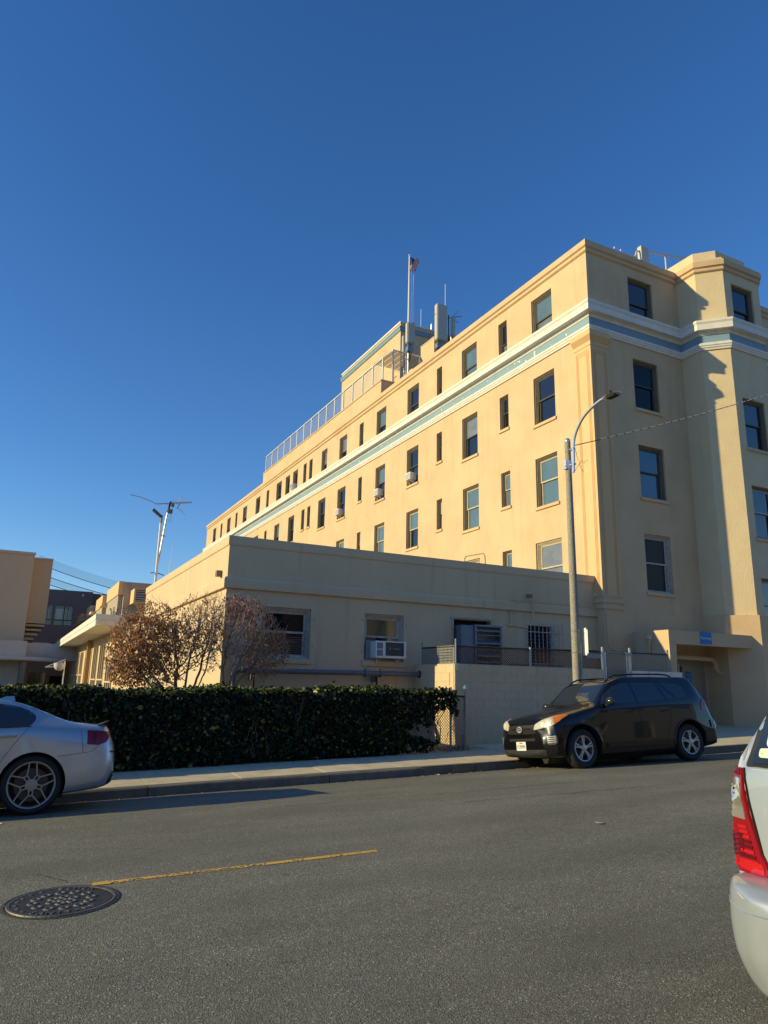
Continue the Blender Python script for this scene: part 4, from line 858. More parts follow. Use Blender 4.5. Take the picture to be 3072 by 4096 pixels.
for k in range(11):
    x = 5.45+.095*k; z = 7.69+.018*k; L_ = .55-.035*k
    mb.tube([(x, 32.15-L_, z-.02), (x, 32.15, z), (x+.01, 32.15+L_, z+.02)], .010, 4)
mb.tube([(5.95, 32.15, 7.8), (5.93, 32.15, 8.08)], .022, 5); mb.tube([(5.95, 32.15, 7.8), (5.82, 32.15, 7.5)], .02, 5); mb.tube([(5.82, 32.15, 7.5), (6.05, 32.2, 7.45), (6.2, 32.2, 7.25)], .008, 4)
mb.tube([(5.62, 32.1, 7.55), (5.52, 32.1, 7.1), (5.5, 32.1, 6.85)], .007, 4); mb.tube([(5.60, 32.1, 7.2), (5.56, 32.1, 6.8)], .006, 4); mb.tube([(5.85, 32.2, 7.72), (6.0, 32.2, 7.35)], .008, 4)
mb.obj('elements', M_metal, t)
MB().box(5.56, 5.68, 32.08, 32.2, 7.56, 7.68).obj('balun', M_fr_dk, t)
MB().tube([(5.14, 32.05, 6.18), (5.42, 32.2, 6.2)], .02, 4).obj('stay_clamp', M_blk, t)
t = thing('whip_aerial', 'faint white whip aerial standing on the annex roof', 'antenna', (5.72, 32, 3.5), group='whip aerials on the roof')
MB().tube([(5.72, 32, 2.3), (5.72, 32, 4.95)], .022, 6).obj('base', M_wht, t); MB().tube([(5.72, 32, 4.95), (5.74, 32, 5.85)], .009, 5).obj('rod', M_wht, t)

# ============================================================ BLOCK WALL, RAMP, FENCES
BX, BY, BZ = 9.38, 14.65, .505
Wl = thing('block_retaining_wall', 'painted concrete-block retaining wall beside the pavement', 'wall', (BX, BY, -1.3))
MB().box(BX+.001, 14.02, BY+.001, 16.58, -1.6, BZ-.02).obj('mortar_core', M_joint, Wl)
c_ = .2032; cols = 0
blk = MB(); bm = bmesh.new(); bmesh.ops.create_cube(bm, size=1); bmesh.ops.scale(bm, vec=(.402, .05, .2005), verts=bm.verts)
bmesh.ops.bevel(bm, geom=bm.edges[:], offset=.003, segments=1, affect='EDGES'); bme = bpy.data.meshes.new('block'); bm.to_mesh(bme); bm.free(); bme.materials.append(M_cmu)
def add_blk(cx, cy, cz, ang=0, sx=1.0):
    o = bpy.data.objects.new('block', bme); COL.objects.link(o); o.parent = Wl; o.location = Vector((cx, cy, cz))-Vector(Wl['_w']); o.rotation_euler = (0, 0, ang); o.scale = (sx, 1, 1)
for r in range(10):
    zc_ = BZ-c_/2-c_*r
    x = BX; first = .2032 if r % 2 else .4064
    while x < 14.0:
        w = first if x == BX else .4064; w = min(w, 14.02-x); 
        if w > .05: add_blk(x+w/2, BY+.02+random.uniform(-.0015, .0015), zc_, 0, (w-.004)/.4034)
        x += w if w > .02 else 1
    y = BY+.05; first = .15 if r % 2 else .355
    while y < 16.56:
        w = first if y == BY+.05 else .4064; w = min(w, 16.58-y)
        if w > .05: add_blk(BX+.02, y+w/2, zc_, PI/2, (w-.004)/.4034)
        y += w if w > .02 else 1
MB().box(BX+.0, 13.85, BY+.02, 16.57, BZ+.001, BZ+.012).obj('wall_top', M_ann, Wl)
MB().lathe([(.0, 0), (.095, 0), (.095, .004), (0, .004)], 'x', 18, (BX-.008, AY-.28, .27)).obj('pipe_hole', M_dark, Wl)
MB().box(BX-.012, BX+.08, 14.62, BY-.012, .36, .52).obj('post_foot', M_alu, Wl)
MB().box(BX-.014, BX-.006, 14.86, 14.90, .0, .30).obj('wall_crack_filler', M_joint, Wl)
Rl = thing('ramp_side_wall', 'low pale ramp wall with a concrete ledge by the receiving door', 'wall', (15.9, 14.7, -1.3))
MB().box(15.09, 16.93, 14.66, 14.86, -1.5, .34).obj('wall', M_ann, Rl); MB().box(15.05, 16.97, 14.62, 14.90, .341, .50).obj('ledge', M_trim, Rl)
MB().box(14.03, 15.08, 15.2, 16.5, -1.5, .1).obj('gate_landing', M_conc, Rl)
MB().box(12.3, 14.0, 16.2, 16.5, .5, .62).obj('pipe_trough', M_pipe, Rl)
def chain_link(p0, p1, z0, z1, pitch=.060, r=.0022, m=None, parent=None):
    """real diamond mesh: interlaced zigzag wires between two points"""
    p0, p1 = Vector(p0), Vector(p1); L = (p1-p0).length; d = (p1-p0)/L; nrm = Vector((-d.y, d.x)); mb = MB(); r *= 1.75; r *= 1.75
    rows = int((z1-z0)/(pitch*.55)); n = int(L/pitch)+1; hz = (z1-z0)/rows
    for i in range(n):
        pts = []
        for k in range(rows+1):
            a = (i+(.5 if k % 2 else -.02))*pitch; a = min(max(a, 0), L)
            q = p0+d*a+nrm*(.004 if k % 2 else -.004); pts.append((q.x, q.y, z0+hz*k))
        mb.tube(pts, r, 3, cap=False)
        pts = []
        for k in range(rows+1):
            a = (i+(.5 if k % 2 else 1.02))*pitch; a = min(max(a, 0), L)
            q = p0+d*a+nrm*(-.004 if k % 2 else .004); pts.append((q.x, q.y, z0+hz*k))
        mb.tube(pts, r, 3, cap=False)
    return mb.obj('wire_mesh', m or M_metal, parent, kind='stuff')
F1 = thing('chain_link_fence', 'rusty chain-link fence on top of the block wall', 'fence', (11.5, 14.72, .5))
chain_link((9.44, 14.72), (14.0, 14.72), .52, .955, m=M_rust, parent=F1, r=.0028)
chain_link((9.43, 14.76), (9.43, 16.27), .52, .95, m=M_metal, parent=F1, r=.0028)
for x, y, zt in ((9.45, 14.72, 1.10), (9.43, 16.28, 1.08)): MB().tube([(x, y, .45), (x, y, zt)], .027, 10).obj('post', M_metal, F1, smooth=True)
MB().tube([(11.68, 14.72, .5), (11.68, 14.72, .99)], .026, 8).obj('post', M_ant, F1, smooth=True)
MB().tube([(9.45, 14.74, .93), (11.68, 14.74, .945), (14.02, 14.74, .985)], .022, 8).obj('top_rail', M_rust, F1)
MB().tube([(9.43, 14.76, .92), (9.43, 16.28, .93)], .02, 8).obj('top_rail', M_rust, F1)
MB().box(13.50, 13.98, 14.66, 14.67, .79, .91).obj('fence_sign', mat('faded_sign', (.30, .36, .38), .6, var=.3, vscale=20), F1)
F2 = thing('chain_link_gate', 'chain-link gate between two pale posts beside the receiving canopy', 'gate', (14.6, 14.72, .2))
chain_link((14.18, 14.72), (14.98, 14.72), .15, .95, m=M_metal, parent=F2, r=.0028)
for x, z0, zt, r_ in ((14.10, -.2, 1.10, .032), (15.09, -.2, 1.11, .032), (14.19, .1, .97, .022), (14.97, .1, .97, .022)): MB().tube([(x, 14.72, z0), (x, 14.72, zt)], r_, 10).obj('post', M_alu, F2, smooth=True)
MB().tube([(14.19, 14.72, .96), (14.97, 14.72, .97)], .02, 8).obj('top_rail', M_metal, F2)
MB().box(14.90, 15.12, 14.67, 14.69, .90, .98).obj('latch', M_metal, F2)
F3 = thing('chain_link_fence', 'short chain-link panel on the low ledge left of the canopy mouth', 'fence', (15.9, 14.72, .5))
chain_link((15.12, 14.74), (16.55, 14.74), .51, .97, m=M_metal, parent=F3, r=.0028)
MB().tube([(16.57, 14.74, .45), (16.57, 14.74, 1.12)], .027, 10).obj('post', M_metal, F3, smooth=True)
MB().tube([(15.12, 14.75, .985), (16.57, 14.75, .99)], .02, 8).obj('top_rail', M_rust, F3)
F4 = thing('chain_link_fence', 'low galvanised chain-link fence at the pavement, half buried in ivy', 'fence', (8, 13.95, -1.4))
chain_link((5.6, 13.93), (8.8, 13.93), -1.36, -.24, parent=F4, r=.0026)
chain_link((8.83, 13.95), (9.18, 13.95), -1.30, -.24, parent=F4, r=.0026)
for x in (6.4, 8.82, 9.2): MB().tube([(x, 13.95, -1.45), (x, 13.95, -.03 if x > 7 else -.25)], .026, 10).obj('post', M_metal, F4, smooth=True)
for x in (9.2,): MB().lathe([(0, .06), (.03, .045), (.042, .0), (.042, -.03), (.03, -.03)], 'z', 10, (x, 13.95, -.03)).obj('post_cap', M_alu, F4, smooth=True)
MB().tube([(5.6, 13.95, -.22), (8.82, 13.95, -.22), (9.2, 13.95, -.23)], .022, 8).obj('top_rail', M_rust, F4)
MB().tube([(9.16, 13.95, -1.33), (9.24, 13.97, -.25)], .008, 5).obj('tie_wire', M_metal, F4)
tag(MB().prism([(9.30, 14.1), (9.52, 14.1), (9.50, 14.3), (9.30, 14.3)], -1.4, -1.09).obj('concrete_stub', M_cmu), 'worn concrete stub at the foot of the gate post', 'bollard')

# ============================================================ STREET LAMP AND SIGN
LX, LY = 11.2, 12.5
t = thing('street_lamp', 'speckled concrete street lamp with curved arm behind the black car', 'street lamp', (LX, LY, -1.35))
def speckle():
    m = bpy.data.materials.new('exposed_aggregate'); m.use_nodes = True; n = m.node_tree.nodes; l = m.node_tree.links; b = n['Principled BSDF']; b.inputs['Roughness'].default_value = .9
    g = n.new('ShaderNodeNewGeometry'); v = n.new('ShaderNodeTexVoronoi'); v.inputs['Scale'].default_value = 130; l.new(g.outputs['Position'], v.inputs['Vector'])
    s_ = n.new('ShaderNodeSeparateColor'); l.new(v.outputs['Color'], s_.inputs[0]); c = n.new('ShaderNodeValToRGB'); e = c.color_ramp.elements
    e[0].color = (.15, .14, .12, 1); e[1].color = (.42, .39, .32, 1); e[0].position = .15; e[1].position = .8; l.new(s_.outputs[0], c.inputs[0]); l.new(c.outputs[0], b.inputs['Base Color']); return m
M_spk = speckle()
MB().tube([(LX-.0, LY, -1.4), (LX, LY, 1), (LX, LY, 5.72)], [.102, .093, .071], 20).obj('pole', M_spk, t, smooth=True)
MB().lathe([(.073, 0), (.078, .02), (.066, .06), (.04, .09), (0, .10)], 'z', 16, (LX, LY, 5.72)).obj('pole_cap', M_alu, t, smooth=True)
MB().lathe([(.074, 0), (.082, 0), (.082, .19), (.074, .19)], 'z', 16, (LX, LY, 5.05)).obj('collar', M_alu, t, smooth=True)
MB().box(LX-.135, LX-.078, LY-.035, LY+.035, 5.03, 5.25).obj('junction_box', M_alu, t)
arm = [(LX, 12.33, 4.92), (LX, 12.31, 5.2), (LX, 12.29, 5.6), (LX, 12.20, 5.86), (LX, 11.98, 6.12), (LX, 11.7, 6.28), (LX, 11.40, 6.37), (LX, 11.25, 6.39)]
pts = []
P_ = [Vector(p) for p in arm]
for i in range(len(P_)-1):
    a, b_, c, d = P_[max(i-1, 0)], P_[i], P_[i+1], P_[min(i+2, len(P_)-1)]
    for k in range(5):
        u = k/5; pts.append(.5*((2*b_)+(c-a)*u+(2*a-5*b_+4*c-d)*u*u+(3*b_-a-3*c+d)*u**3))
pts.append(P_[-1]); MB().tube(pts, .034, 10).obj('arm', M_alu, t, smooth=True)
for z in (5.12, 5.50): MB().box(LX-.03, LX+.03, 12.27, 12.41, z-.02, z+.02).obj('arm_bracket', M_metal, t)
mb = MB(); NN = 12; v = []
for i in range(NN+1):
    u = i/NN; y_ = 11.30-.56*u; w = .02+.125*math.sin(min(1, u*1.6)*PI/2)*(1-max(0, (u-.75)/.25)**2*.85); h = .05*(1-u*.6)
    for a in range(8):
        an = 2*PI*a/8; v.append((LX+w*math.cos(an), y_, 6.385+h*math.sin(an)*(1.0 if math.sin(an) > 0 else .6)-.03*u))
mb.add(v, [(i*8+a, i*8+(a+1) % 8, (i+1)*8+(a+1) % 8, (i+1)*8+a) for i in range(NN) for a in range(8)]+[tuple(range(8)), tuple(NN*8+k for k in range(7, -1, -1))])
mb.obj('lamp_head', M_alu, t, smooth=True, angle=60)
MB().box(LX-.08, LX+.08, 10.86, 11.12, 6.325, 6.345).obj('lamp_lens', M_blk, t); MB().tube([(LX, 11.05, 6.42), (LX, 11.05, 6.50)], .04, 12).obj('photocell', M_blk, t, smooth=True)
mb = MB(); random.seed(3); p = Vector((LX, 12.24, 5.5)); q = [p]
for k in range(14): p = p+Vector((random.uniform(-.01, .015), random.uniform(-.05, .035), -.045)); q.append(p)
mb.tube(q, .006, 4); p = Vector((LX, 12.3, 4.93)); q = [p]
for k in range(16): p = p+Vector((0, -.028, random.uniform(-.045, .047))); q.append(p)
mb.tube(q, .005, 4); mb.obj('loose_wire', M_blk, t)
MB().box(LX+.07, LX+.105, LY-.07, LY-.055, .3, 1.0).obj('pole_tag', M_fr_wh, t)
s = thing('parking_sign', 'white parking sign plate seen edge-on behind the lamp pole', 'sign', (LX+.16, LY-.02, 1.0))
bm = bmesh.new(); bmesh.ops.create_cube(bm, size=1); bmesh.ops.scale(bm, vec=(.004, .50, .60), verts=bm.verts)
ed = [e for e in bm.edges if abs(e.verts[0].co.x-e.verts[1].co.x) > .001]; bmesh.ops.bevel(bm, geom=ed, offset=.04, segments=4, affect='EDGES')
me = bpy.data.meshes.new('plate'); bm.to_mesh(me); bm.free(); me.materials.append(M_wht); link(me, 'plate', s, (LX+.15, LY+.02, 1.02))
for z in (.78, 1.25): MB().tube([(LX+.10*math.cos(a), LY+.10*math.sin(a), z) for a in [k*PI/8 for k in range(17)]], .006, 4).obj('strap', M_alu, s)
# overhead cable with spiral wrap
t = thing('overhead_cable', 'overhead service cable with pale spiral wrap running from the lamp pole', 'cable', (LX, 12.3, 5.6))
p0, p1 = Vector((LX+.05, 12.36, 5.60)), Vector((28.5, 12.5, 12.9)); n = 60; cpts = []
for i in range(n+1):
    u = i/n; q = p0.lerp(p1, u); q.z -= 4*.30*u*(1-u); cpts.append(q)
MB().tube(cpts, .012, 6).obj('cable', mat('cable_black', (.05, .048, .045), .6), t, smooth=True)
mb = MB()
for i in range(3, n-1, 1):
    a, b_ = cpts[i], cpts[i+1]; mb.tube([a.lerp(b_, .1)+Vector((0, -.008, .004)), a.lerp(b_, .78)+Vector((0, -.008, .004))], .011, 5)
mb.obj('spiral_wrap', mat('pale_wrap', (.62, .57, .47), .5), t)

# ============================================================ SIGNS
def sign(name, lab, x, y, z, w, h, lines, bg, fg=M_wht, cat='sign', ang=0):
    t = thing(name, lab, cat, (x, y, z), local=True, rot=(0, 0, ang)); mb = MB(); mb.box(-w/2, w/2, -.008, 0, -h/2, h/2); mb.obj('panel', bg, t)
    for body, sz, dz in lines:
        me = text_mesh(body, sz, extrude=.001); me.materials.append(fg); me.transform(Matrix.Translation((0, -.010, dz))@Matrix.Rotation(PI/2, 4, 'X'))
        o = bpy.data.objects.new('lettering', me); COL.objects.link(o); o.parent = t
    return t
M_sb = mat('sign_blue', (.010, .16, .44), .5)
sign('receiving_sign', 'bright blue sign reading Receiving on the concrete canopy', 18.46, 14.947, 1.545, .50, .36, [('Receiving', .118, 0)], M_sb)
sign('door_notice', 'small blue notice of receiving hours on the taupe door', 19.30, WY+.055, .39, .24, .40, [('RECEIVING', .040, .12), ('HOURS', .040, .065), ('7:00am - 3:30pm', .022, 0), ('Monday - Friday', .022, -.045), ('CLOSED', .022, -.09)], M_sb)
sign('paper_notice', 'small pale paper notice under the blue notice on the door', 19.31, WY+.055, -.0, .15, .28, [('NOTICE', .025, .08)], mat('old_paper', (.5, .44, .36), .8), fg=M_fr_dk)
# ============================================================ HEDGE
def leaf_mesh(name, P, Nrm, size, mats, mi, parent, fold=.25, elong=1.25, droop=None):
    """many bent leaves: 2 quads folded along the midrib"""
    n = len(P); rnd = RNG.normal(size=(n, 3)); t = np.cross(Nrm, rnd); t /= np.linalg.norm(t, axis=1, keepdims=True)+1e-9
    if droop is not None: t = t*(1-droop)+np.array([0, 0, -1.])*droop; t /= np.linalg.norm(t, axis=1, keepdims=True)+1e-9
    b = np.cross(t, Nrm); b /= np.linalg.norm(b, axis=1, keepdims=True)+1e-9; Nn = np.cross(b, t)
    s = size[:, None]; L = s*elong; Wd = s*.5; up_ = Nn*s*fold
    v = np.empty((n, 6, 3)); v[:, 0] = P; v[:, 1] = P+t*L*.42+b*Wd+up_; v[:, 2] = P+t*L; v[:, 3] = P+t*L*.42-b*Wd+up_; v[:, 4] = P+t*L*.12+b*Wd*.75+up_*.6; v[:, 5] = P+t*L*.12-b*Wd*.75+up_*.6
    base = (np.arange(n)*6)[:, None]; q1 = base+np.array([0, 4, 1, 2]); q2 = base+np.array([0, 2, 3, 5]); F = np.stack([q1, q2], 1).reshape(-1, 4)
    me = bpy.data.meshes.new(name); me.vertices.add(n*6); me.vertices.foreach_set('co', v.reshape(-1)); me.loops.add(len(F)*4); me.loops.foreach_set('vertex_index', F.reshape(-1))
    me.polygons.add(len(F)); me.polygons.foreach_set('loop_start', np.arange(len(F))*4); me.polygons.foreach_set('loop_total', np.full(len(F), 4))
    for m in mats: me.materials.append(m)
    me.polygons.foreach_set('material_index', np.repeat(mi, 2).astype(np.int32)); me.update(); me.validate()
    return link(me, name, parent, kind='stuff')
def leafmat(name, col, rough=.35, trans=.3, spec=.5):
    m = mat(name, col, rough, var=.35, vscale=17, spec=spec); n = m.node_tree.nodes; l = m.node_tree.links; b = n['Principled BSDF']
    tr = n.new('ShaderNodeBsdfTranslucent'); src = b.inputs['Base Color'].links[0].from_socket; l.new(src, tr.inputs['Color'])
    mx = n.new('ShaderNodeMixShader'); mx.inputs[0].default_value = trans; l.new(b.outputs[0], mx.inputs[1]); l.new(tr.outputs[0], mx.inputs[2]); l.new(mx.outputs[0], n['Material Output'].inputs[0]); return m
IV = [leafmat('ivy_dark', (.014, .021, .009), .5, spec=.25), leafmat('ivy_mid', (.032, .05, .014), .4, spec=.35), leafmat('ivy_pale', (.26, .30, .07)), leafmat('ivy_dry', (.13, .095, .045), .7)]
Hd = thing('ivy_hedge', 'dense clipped ivy hedge, ragged at its right end, along the pavement', 'hedge', (0, 14, -1.4))
N = 78000; x = RNG.uniform(-13, 8.9, N)
def htop(x): return -.25+.0145*x+.03*np.sin(x*2.1)+.02*np.sin(x*5.3+1)
top = htop(x); zb = -1.60+.027*x
which = RNG.random(N); nrm = np.zeros((N, 3)); y = np.empty(N); z = np.empty(N)
fr = which < .66; z[fr] = zb[fr]+(top[fr]-zb[fr])*RNG.random(fr.sum())**.9; bul = .05*np.sin(x*1.7)+.04*np.sin(x*4.1+z*3)
y[fr] = 13.80+bul[fr]+RNG.uniform(-.07, .10, fr.sum())+.06*((z[fr]-top[fr]) > -.1); nrm[fr] = [0, -1, .35]
tp = ~fr; y[tp] = RNG.uniform(13.8, 14.95, tp.sum()); z[tp] = top[tp]+RNG.normal(0, .03, tp.sum()); nrm[tp] = [0, -.2, 1]
# ragged end: below the overhanging tongue the ivy thins out and the fence shows
u = np.clip((x-7.5)/1.4, 0, 1); zr_ = (z-zb)/(top-zb+1e-6)
low = .30+.30*np.sin(x*3.1)*.5
keep = (x < 7.4) | (zr_ > (.30+.42*u+.10*np.sin(x*9))) | ((zr_ < .34-.30*u) & (x < 8.35+.1*np.sin(z*20))) | ((RNG.random(N) < .05*(1-u)) & (x < 8.2))
keep &= ~((x > 8.55) & (zr_ < .62)); keep &= ~((x > 7.6) & (y > 14.25))
x, y, z, nrm = x[keep], y[keep], z[keep], nrm[keep]; P = np.stack([x, y, z], 1)
nn = nrm+RNG.normal(0, .55, P.shape); nn /= np.linalg.norm(nn, axis=1, keepdims=True)
onTop = (z > htop(x)-.06); r = RNG.random(len(P)); mi = np.where(r < .52, 0, np.where(r < .93, 1, np.where(r < .985, 2, 3))); mi = np.where(onTop & (RNG.random(len(P)) < .34), 2, mi)  # extra pale leaves on top: the sunlit crest is put into the leaf colour
# stray shoots above the clipped top
sx = RNG.uniform(-12, 8.7, 240); Q = []; 
for x0 in sx:
    h = abs(RNG.normal(0, .05)); n_ = 3+int(h*40); lean = RNG.normal(0, .35)
    for k in range(n_): Q.append((x0+lean*h*k/n_+RNG.normal(0, .015), 13.82+RNG.random()*.5, htop(x0)+.02+h*k/n_))
Q = np.array(Q); P = np.concatenate([P, Q]); q2 = RNG.normal(0, .6, Q.shape)+np.array([0, -.2, .6]); q2 /= np.linalg.norm(q2, axis=1, keepdims=True); nn = np.concatenate([nn, q2]); mi = np.concatenate([mi, RNG.choice([1, 2, 2, 1], size=len(Q))])
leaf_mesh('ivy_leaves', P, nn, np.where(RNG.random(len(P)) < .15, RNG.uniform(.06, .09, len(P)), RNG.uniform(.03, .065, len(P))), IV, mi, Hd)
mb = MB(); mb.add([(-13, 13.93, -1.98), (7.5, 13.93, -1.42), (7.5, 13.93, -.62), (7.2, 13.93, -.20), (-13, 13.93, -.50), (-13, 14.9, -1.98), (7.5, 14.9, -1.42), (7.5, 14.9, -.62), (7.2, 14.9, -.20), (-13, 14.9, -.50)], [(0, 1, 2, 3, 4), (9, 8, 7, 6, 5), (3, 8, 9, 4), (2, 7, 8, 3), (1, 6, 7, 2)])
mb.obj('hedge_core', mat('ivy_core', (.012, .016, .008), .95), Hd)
mb = MB(); random.seed(5)
for k in range(90):
    x0 = random.uniform(-2, 8.6); z0 = -1.45+.027*x0; p = Vector((x0, 13.82, z0)); q = [p]
    for j in range(8): p = p+Vector((random.uniform(-.09, .09), random.uniform(-.02, .02), random.uniform(.06, .16))); q.append(p)
    q = [a for a in q if a.z < -.3]
    if len(q) > 2: mb.tube(q, .007, 4)
mb.tube([(8.45, 13.9, -1.33), (8.42, 13.88, -1.15), (8.40, 13.88, -.9), (8.47, 13.88, -.72), (8.58, 13.88, -.60), (8.62, 13.88, -.52)], .011, 5)
mb.obj('ivy_stems', mat('ivy_stem', (.12, .09, .06), .8), Hd)
t = thing('dry_weeds', 'dry grassy weeds at the foot of the gate post', 'weeds', (9, 13.9, -1.35)); mb = MB()
for k in range(420):
    x0 = random.choice([random.uniform(8.6, 9.35), random.uniform(6, 9.3)]); y0 = 13.85+random.random()*.5; z0 = z_walk(x0, y0)-.02; h = random.uniform(.03, .2); a = random.uniform(0, 6.3); dx, dy = .35*h*math.cos(a), .35*h*math.sin(a)
    mb.add([(x0-.004, y0, z0), (x0+.004, y0, z0), (x0+dx, y0+dy, z0+h)], [(0, 1, 2)])
mb.obj('blades', mat('straw', (.22, .16, .09), .9, var=.4, vscale=12), t, kind='stuff')

# ============================================================ DECIDUOUS SHRUB-TREES
def tree(name, lab, base, roots, seedn, blobs, natt, leafcount, leafsel, lmats, lsize, twigs=2):
    """space-colonisation tree: limbs grow towards scattered points in the crown volume"""
    rg = np.random.default_rng(seedn); t = thing(name, lab, 'tree', base); A_ = []
    for (cx, cy, cz, rx, ry, rz, w) in blobs:
        n = int(natt*w); q = rg.normal(size=(n, 3)); q /= np.linalg.norm(q, axis=1, keepdims=True); q *= rg.random((n, 1))**.42; A_.append(q*np.array([rx, ry, rz])+np.array([cx, cy, cz]))
    A_ = np.concatenate(A_); step = .055
    N_ = [np.array(base)+np.array(r[0]) for r in roots]; par = [-1]*len(roots); D_ = [np.array(r[1])/np.linalg.norm(r[1]) for r in roots]
    for k, r in enumerate(roots):      # bare leading stems
        cur = k
        for i in range(int(r[2]/step)):
            d = D_[cur]+rg.normal(0, .10, 3); d /= np.linalg.norm(d); N_.append(N_[cur]+d*step); par.append(cur); D_.append(d); cur = len(N_)-1
    for it in range(90):
        P = np.array(N_); alive = A_
        if len(alive) < 8 or len(P) > 9000: break
        d2 = ((alive[:, None, :]-P[None, :, :])**2).sum(2) if len(alive)*len(P) < 6e6 else None
        if d2 is None:
            near = np.empty(len(alive), int); dist = np.empty(len(alive))
            for c in range(0, len(alive), 200):
                dd = ((alive[c:c+200, None, :]-P[None])**2).sum(2); near[c:c+200] = dd.argmin(1); dist[c:c+200] = dd.min(1)
        else: near = d2.argmin(1); dist = d2.min(1)
        ok = dist < .75**2; acc = {}
        for a, b, o in zip(alive, near, ok):
            if o: v = a-P[b]; acc.setdefault(b, []).append(v/(np.linalg.norm(v)+1e-9))
        if not acc: break
        for b, vs in acc.items():
            v = np.mean(vs, 0)+D_[b]*.35+rg.normal(0, .16, 3)+np.array([0, 0, .05]); v /= np.linalg.norm(v)+1e-9
            N_.append(P[b]+v*step); par.append(b); D_.append(v)
        P2 = np.array(N_[len(P):]); kill = np.zeros(len(alive), bool)
        for c in range(0, len(alive), 300): kill[c:c+300] = (((alive[c:c+300, None, :]-P2[None])**2).sum(2) < .075**2).any(1)
        A_ = alive[~kill]
    n = len(N_); ch = [[] for _ in range(n)]; 
    for i, p in enumerate(par):
        if p >= 0: ch[p].append(i)
    R_ = np.zeros(n)
    for i in range(n-1, -1, -1): R_[i] = .0032 if not ch[i] else (sum(R_[c]**2.35 for c in ch[i]))**(1/2.35)
    R_ = np.minimum(R_, .042)
    T_ = MB(); B_ = MB(); stack = list(range(len(roots)))
    starts = [(r, None) for r in range(len(roots))]
    while starts:
        i, pr = starts.pop(); pts = [] if pr is None else [N_[pr]]; rr = [] if pr is None else [min(R_[pr], R_[i]*1.15)]
        while True:
            pts.append(N_[i]); rr.append(R_[i])
            if not ch[i]: break
            c = sorted(ch[i], key=lambda k: -R_[k]); starts += [(k, i) for k in c[1:]]; i = c[0]
        big = rr[0] > .016
        if len(pts) > 1: (T_ if big else B_).tube(pts, [max(q, .0038) for q in rr], 7 if big else 4 if rr[0] > .007 else 3, cap=False)
    tips = [i for i in range(n) if R_[i] < .008]; rs = random.Random(seedn)
    for i in tips:
        if rs.random() < .5*twigs/2:
            p = Vector(N_[i]); d = Vector(D_[i])+Vector((rs.gauss(0, .7), rs.gauss(0, .7), rs.gauss(.25, .5))); d.normalize(); L_ = rs.uniform(.06, .22)
            B_.tube([p, p+d*L_*.5+Vector((0, 0, rs.uniform(-.01, .02))), p+(d+Vector((0, 0, .3))).normalized()*L_], [.0036, .003, .0022], 3, cap=False)
    T_.obj('trunk', mat('grey_bark', (.30, .24, .19), .85, bump=.5, bscale=40, var=.4, vscale=10), t, smooth=True)
    B_.obj('branches', mat('twig_bark', (.42, .33, .27), .85, var=.3, vscale=8), t, kind='stuff', smooth=True)
    P = []; k = 0
    while len(P) < leafcount and k < leafcount*40:
        k += 1; i = tips[rs.randrange(len(tips))]; p = Vector(N_[i])
        if rs.random() < leafsel(p): P.append((p.x+rs.gauss(0, .035), p.y+rs.gauss(0, .035), p.z+rs.gauss(-.015, .035)))
    P = np.array(P); nn = RNG.normal(0, 1, P.shape); nn[:, 2] *= .4; nn /= np.linalg.norm(nn, axis=1, keepdims=True)
    mi = RNG.choice(len(lmats), size=len(P), p=[.36, .20, .10, .12, .22]); red = (P[:, 0] > 4.0) & (P[:, 2] > 1.15); mi = np.where(red & (RNG.random(len(P)) < .6), 2, mi)
    leaf_mesh('leaves', P, nn, RNG.uniform(lsize*.7, lsize*1.25, len(P)), lmats, mi, t, elong=1.5, droop=.6); return t
LM = [leafmat('copper_leaf', (.55, .25, .08), .5, .5), leafmat('rust_brown_leaf', (.42, .17, .075), .5, .5), leafmat('crimson_leaf', (.26, .04, .04), .5), leafmat('olive_leaf', (.22, .17, .05), .5, .4), leafmat('pale_dry_leaf', (.55, .36, .19), .6, .4)]
def selL(p):
    w = 1.0 if p.x < 2.75 else max(.2, 1-(p.x-2.75)*1.4)
    if p.z > 1.25 and p.x > 2.4: w *= .4
    return w
tree('copper_leaved_tree', 'small multi-stemmed tree still thick with copper leaves, left of its bare neighbour', (3.02, 15.45, -1.45),
     [((-.06, 0, 0), (-.10, -.02, 1), 1.15), ((0, .03, 0), (.02, .02, 1), 1.25), ((.05, 0, 0), (.14, 0, 1), 1.2), ((-.03, -.05, 0), (-.22, -.05, 1), 1.1)], 11,
     [(2.62, 15.4, .72, .95, .62, .92, .62), (2.15, 15.4, .32, .50, .45, .50, .20), (3.45, 15.4, 1.05, .60, .5, .80, .26)], 3300, 9500, selL, LM, .031)
def selR(p):
    w = .16
    if p.x > 4.4 and p.z < 1.15: w = .65
    if 4.0 < p.x < 4.8 and p.z > 1.3: w = .8
    if p.x < 4.05: w = .26
    return w
tree('bare_twigged_tree', 'small multi-stemmed tree mostly bare, with a few crimson leaves by the wall corner', (3.55, 15.3, -1.45),
     [((-.05, 0, 0), (.04, 0, 1), 1.2), ((.02, 0, 0), (.16, .0, 1), 1.3), ((.06, .02, 0), (.34, 0, 1), 1.25), ((.08, 0, 0), (.55, 0, .9), 1.35)], 23,
     [(4.25, 15.25, 1.05, .95, .55, .82, .55), (4.85, 15.25, .70, .62, .5, .68, .28), (3.75, 15.3, 1.0, .55, .45, .85, .22)], 3200, 3400, selR, LM, .029, twigs=3)

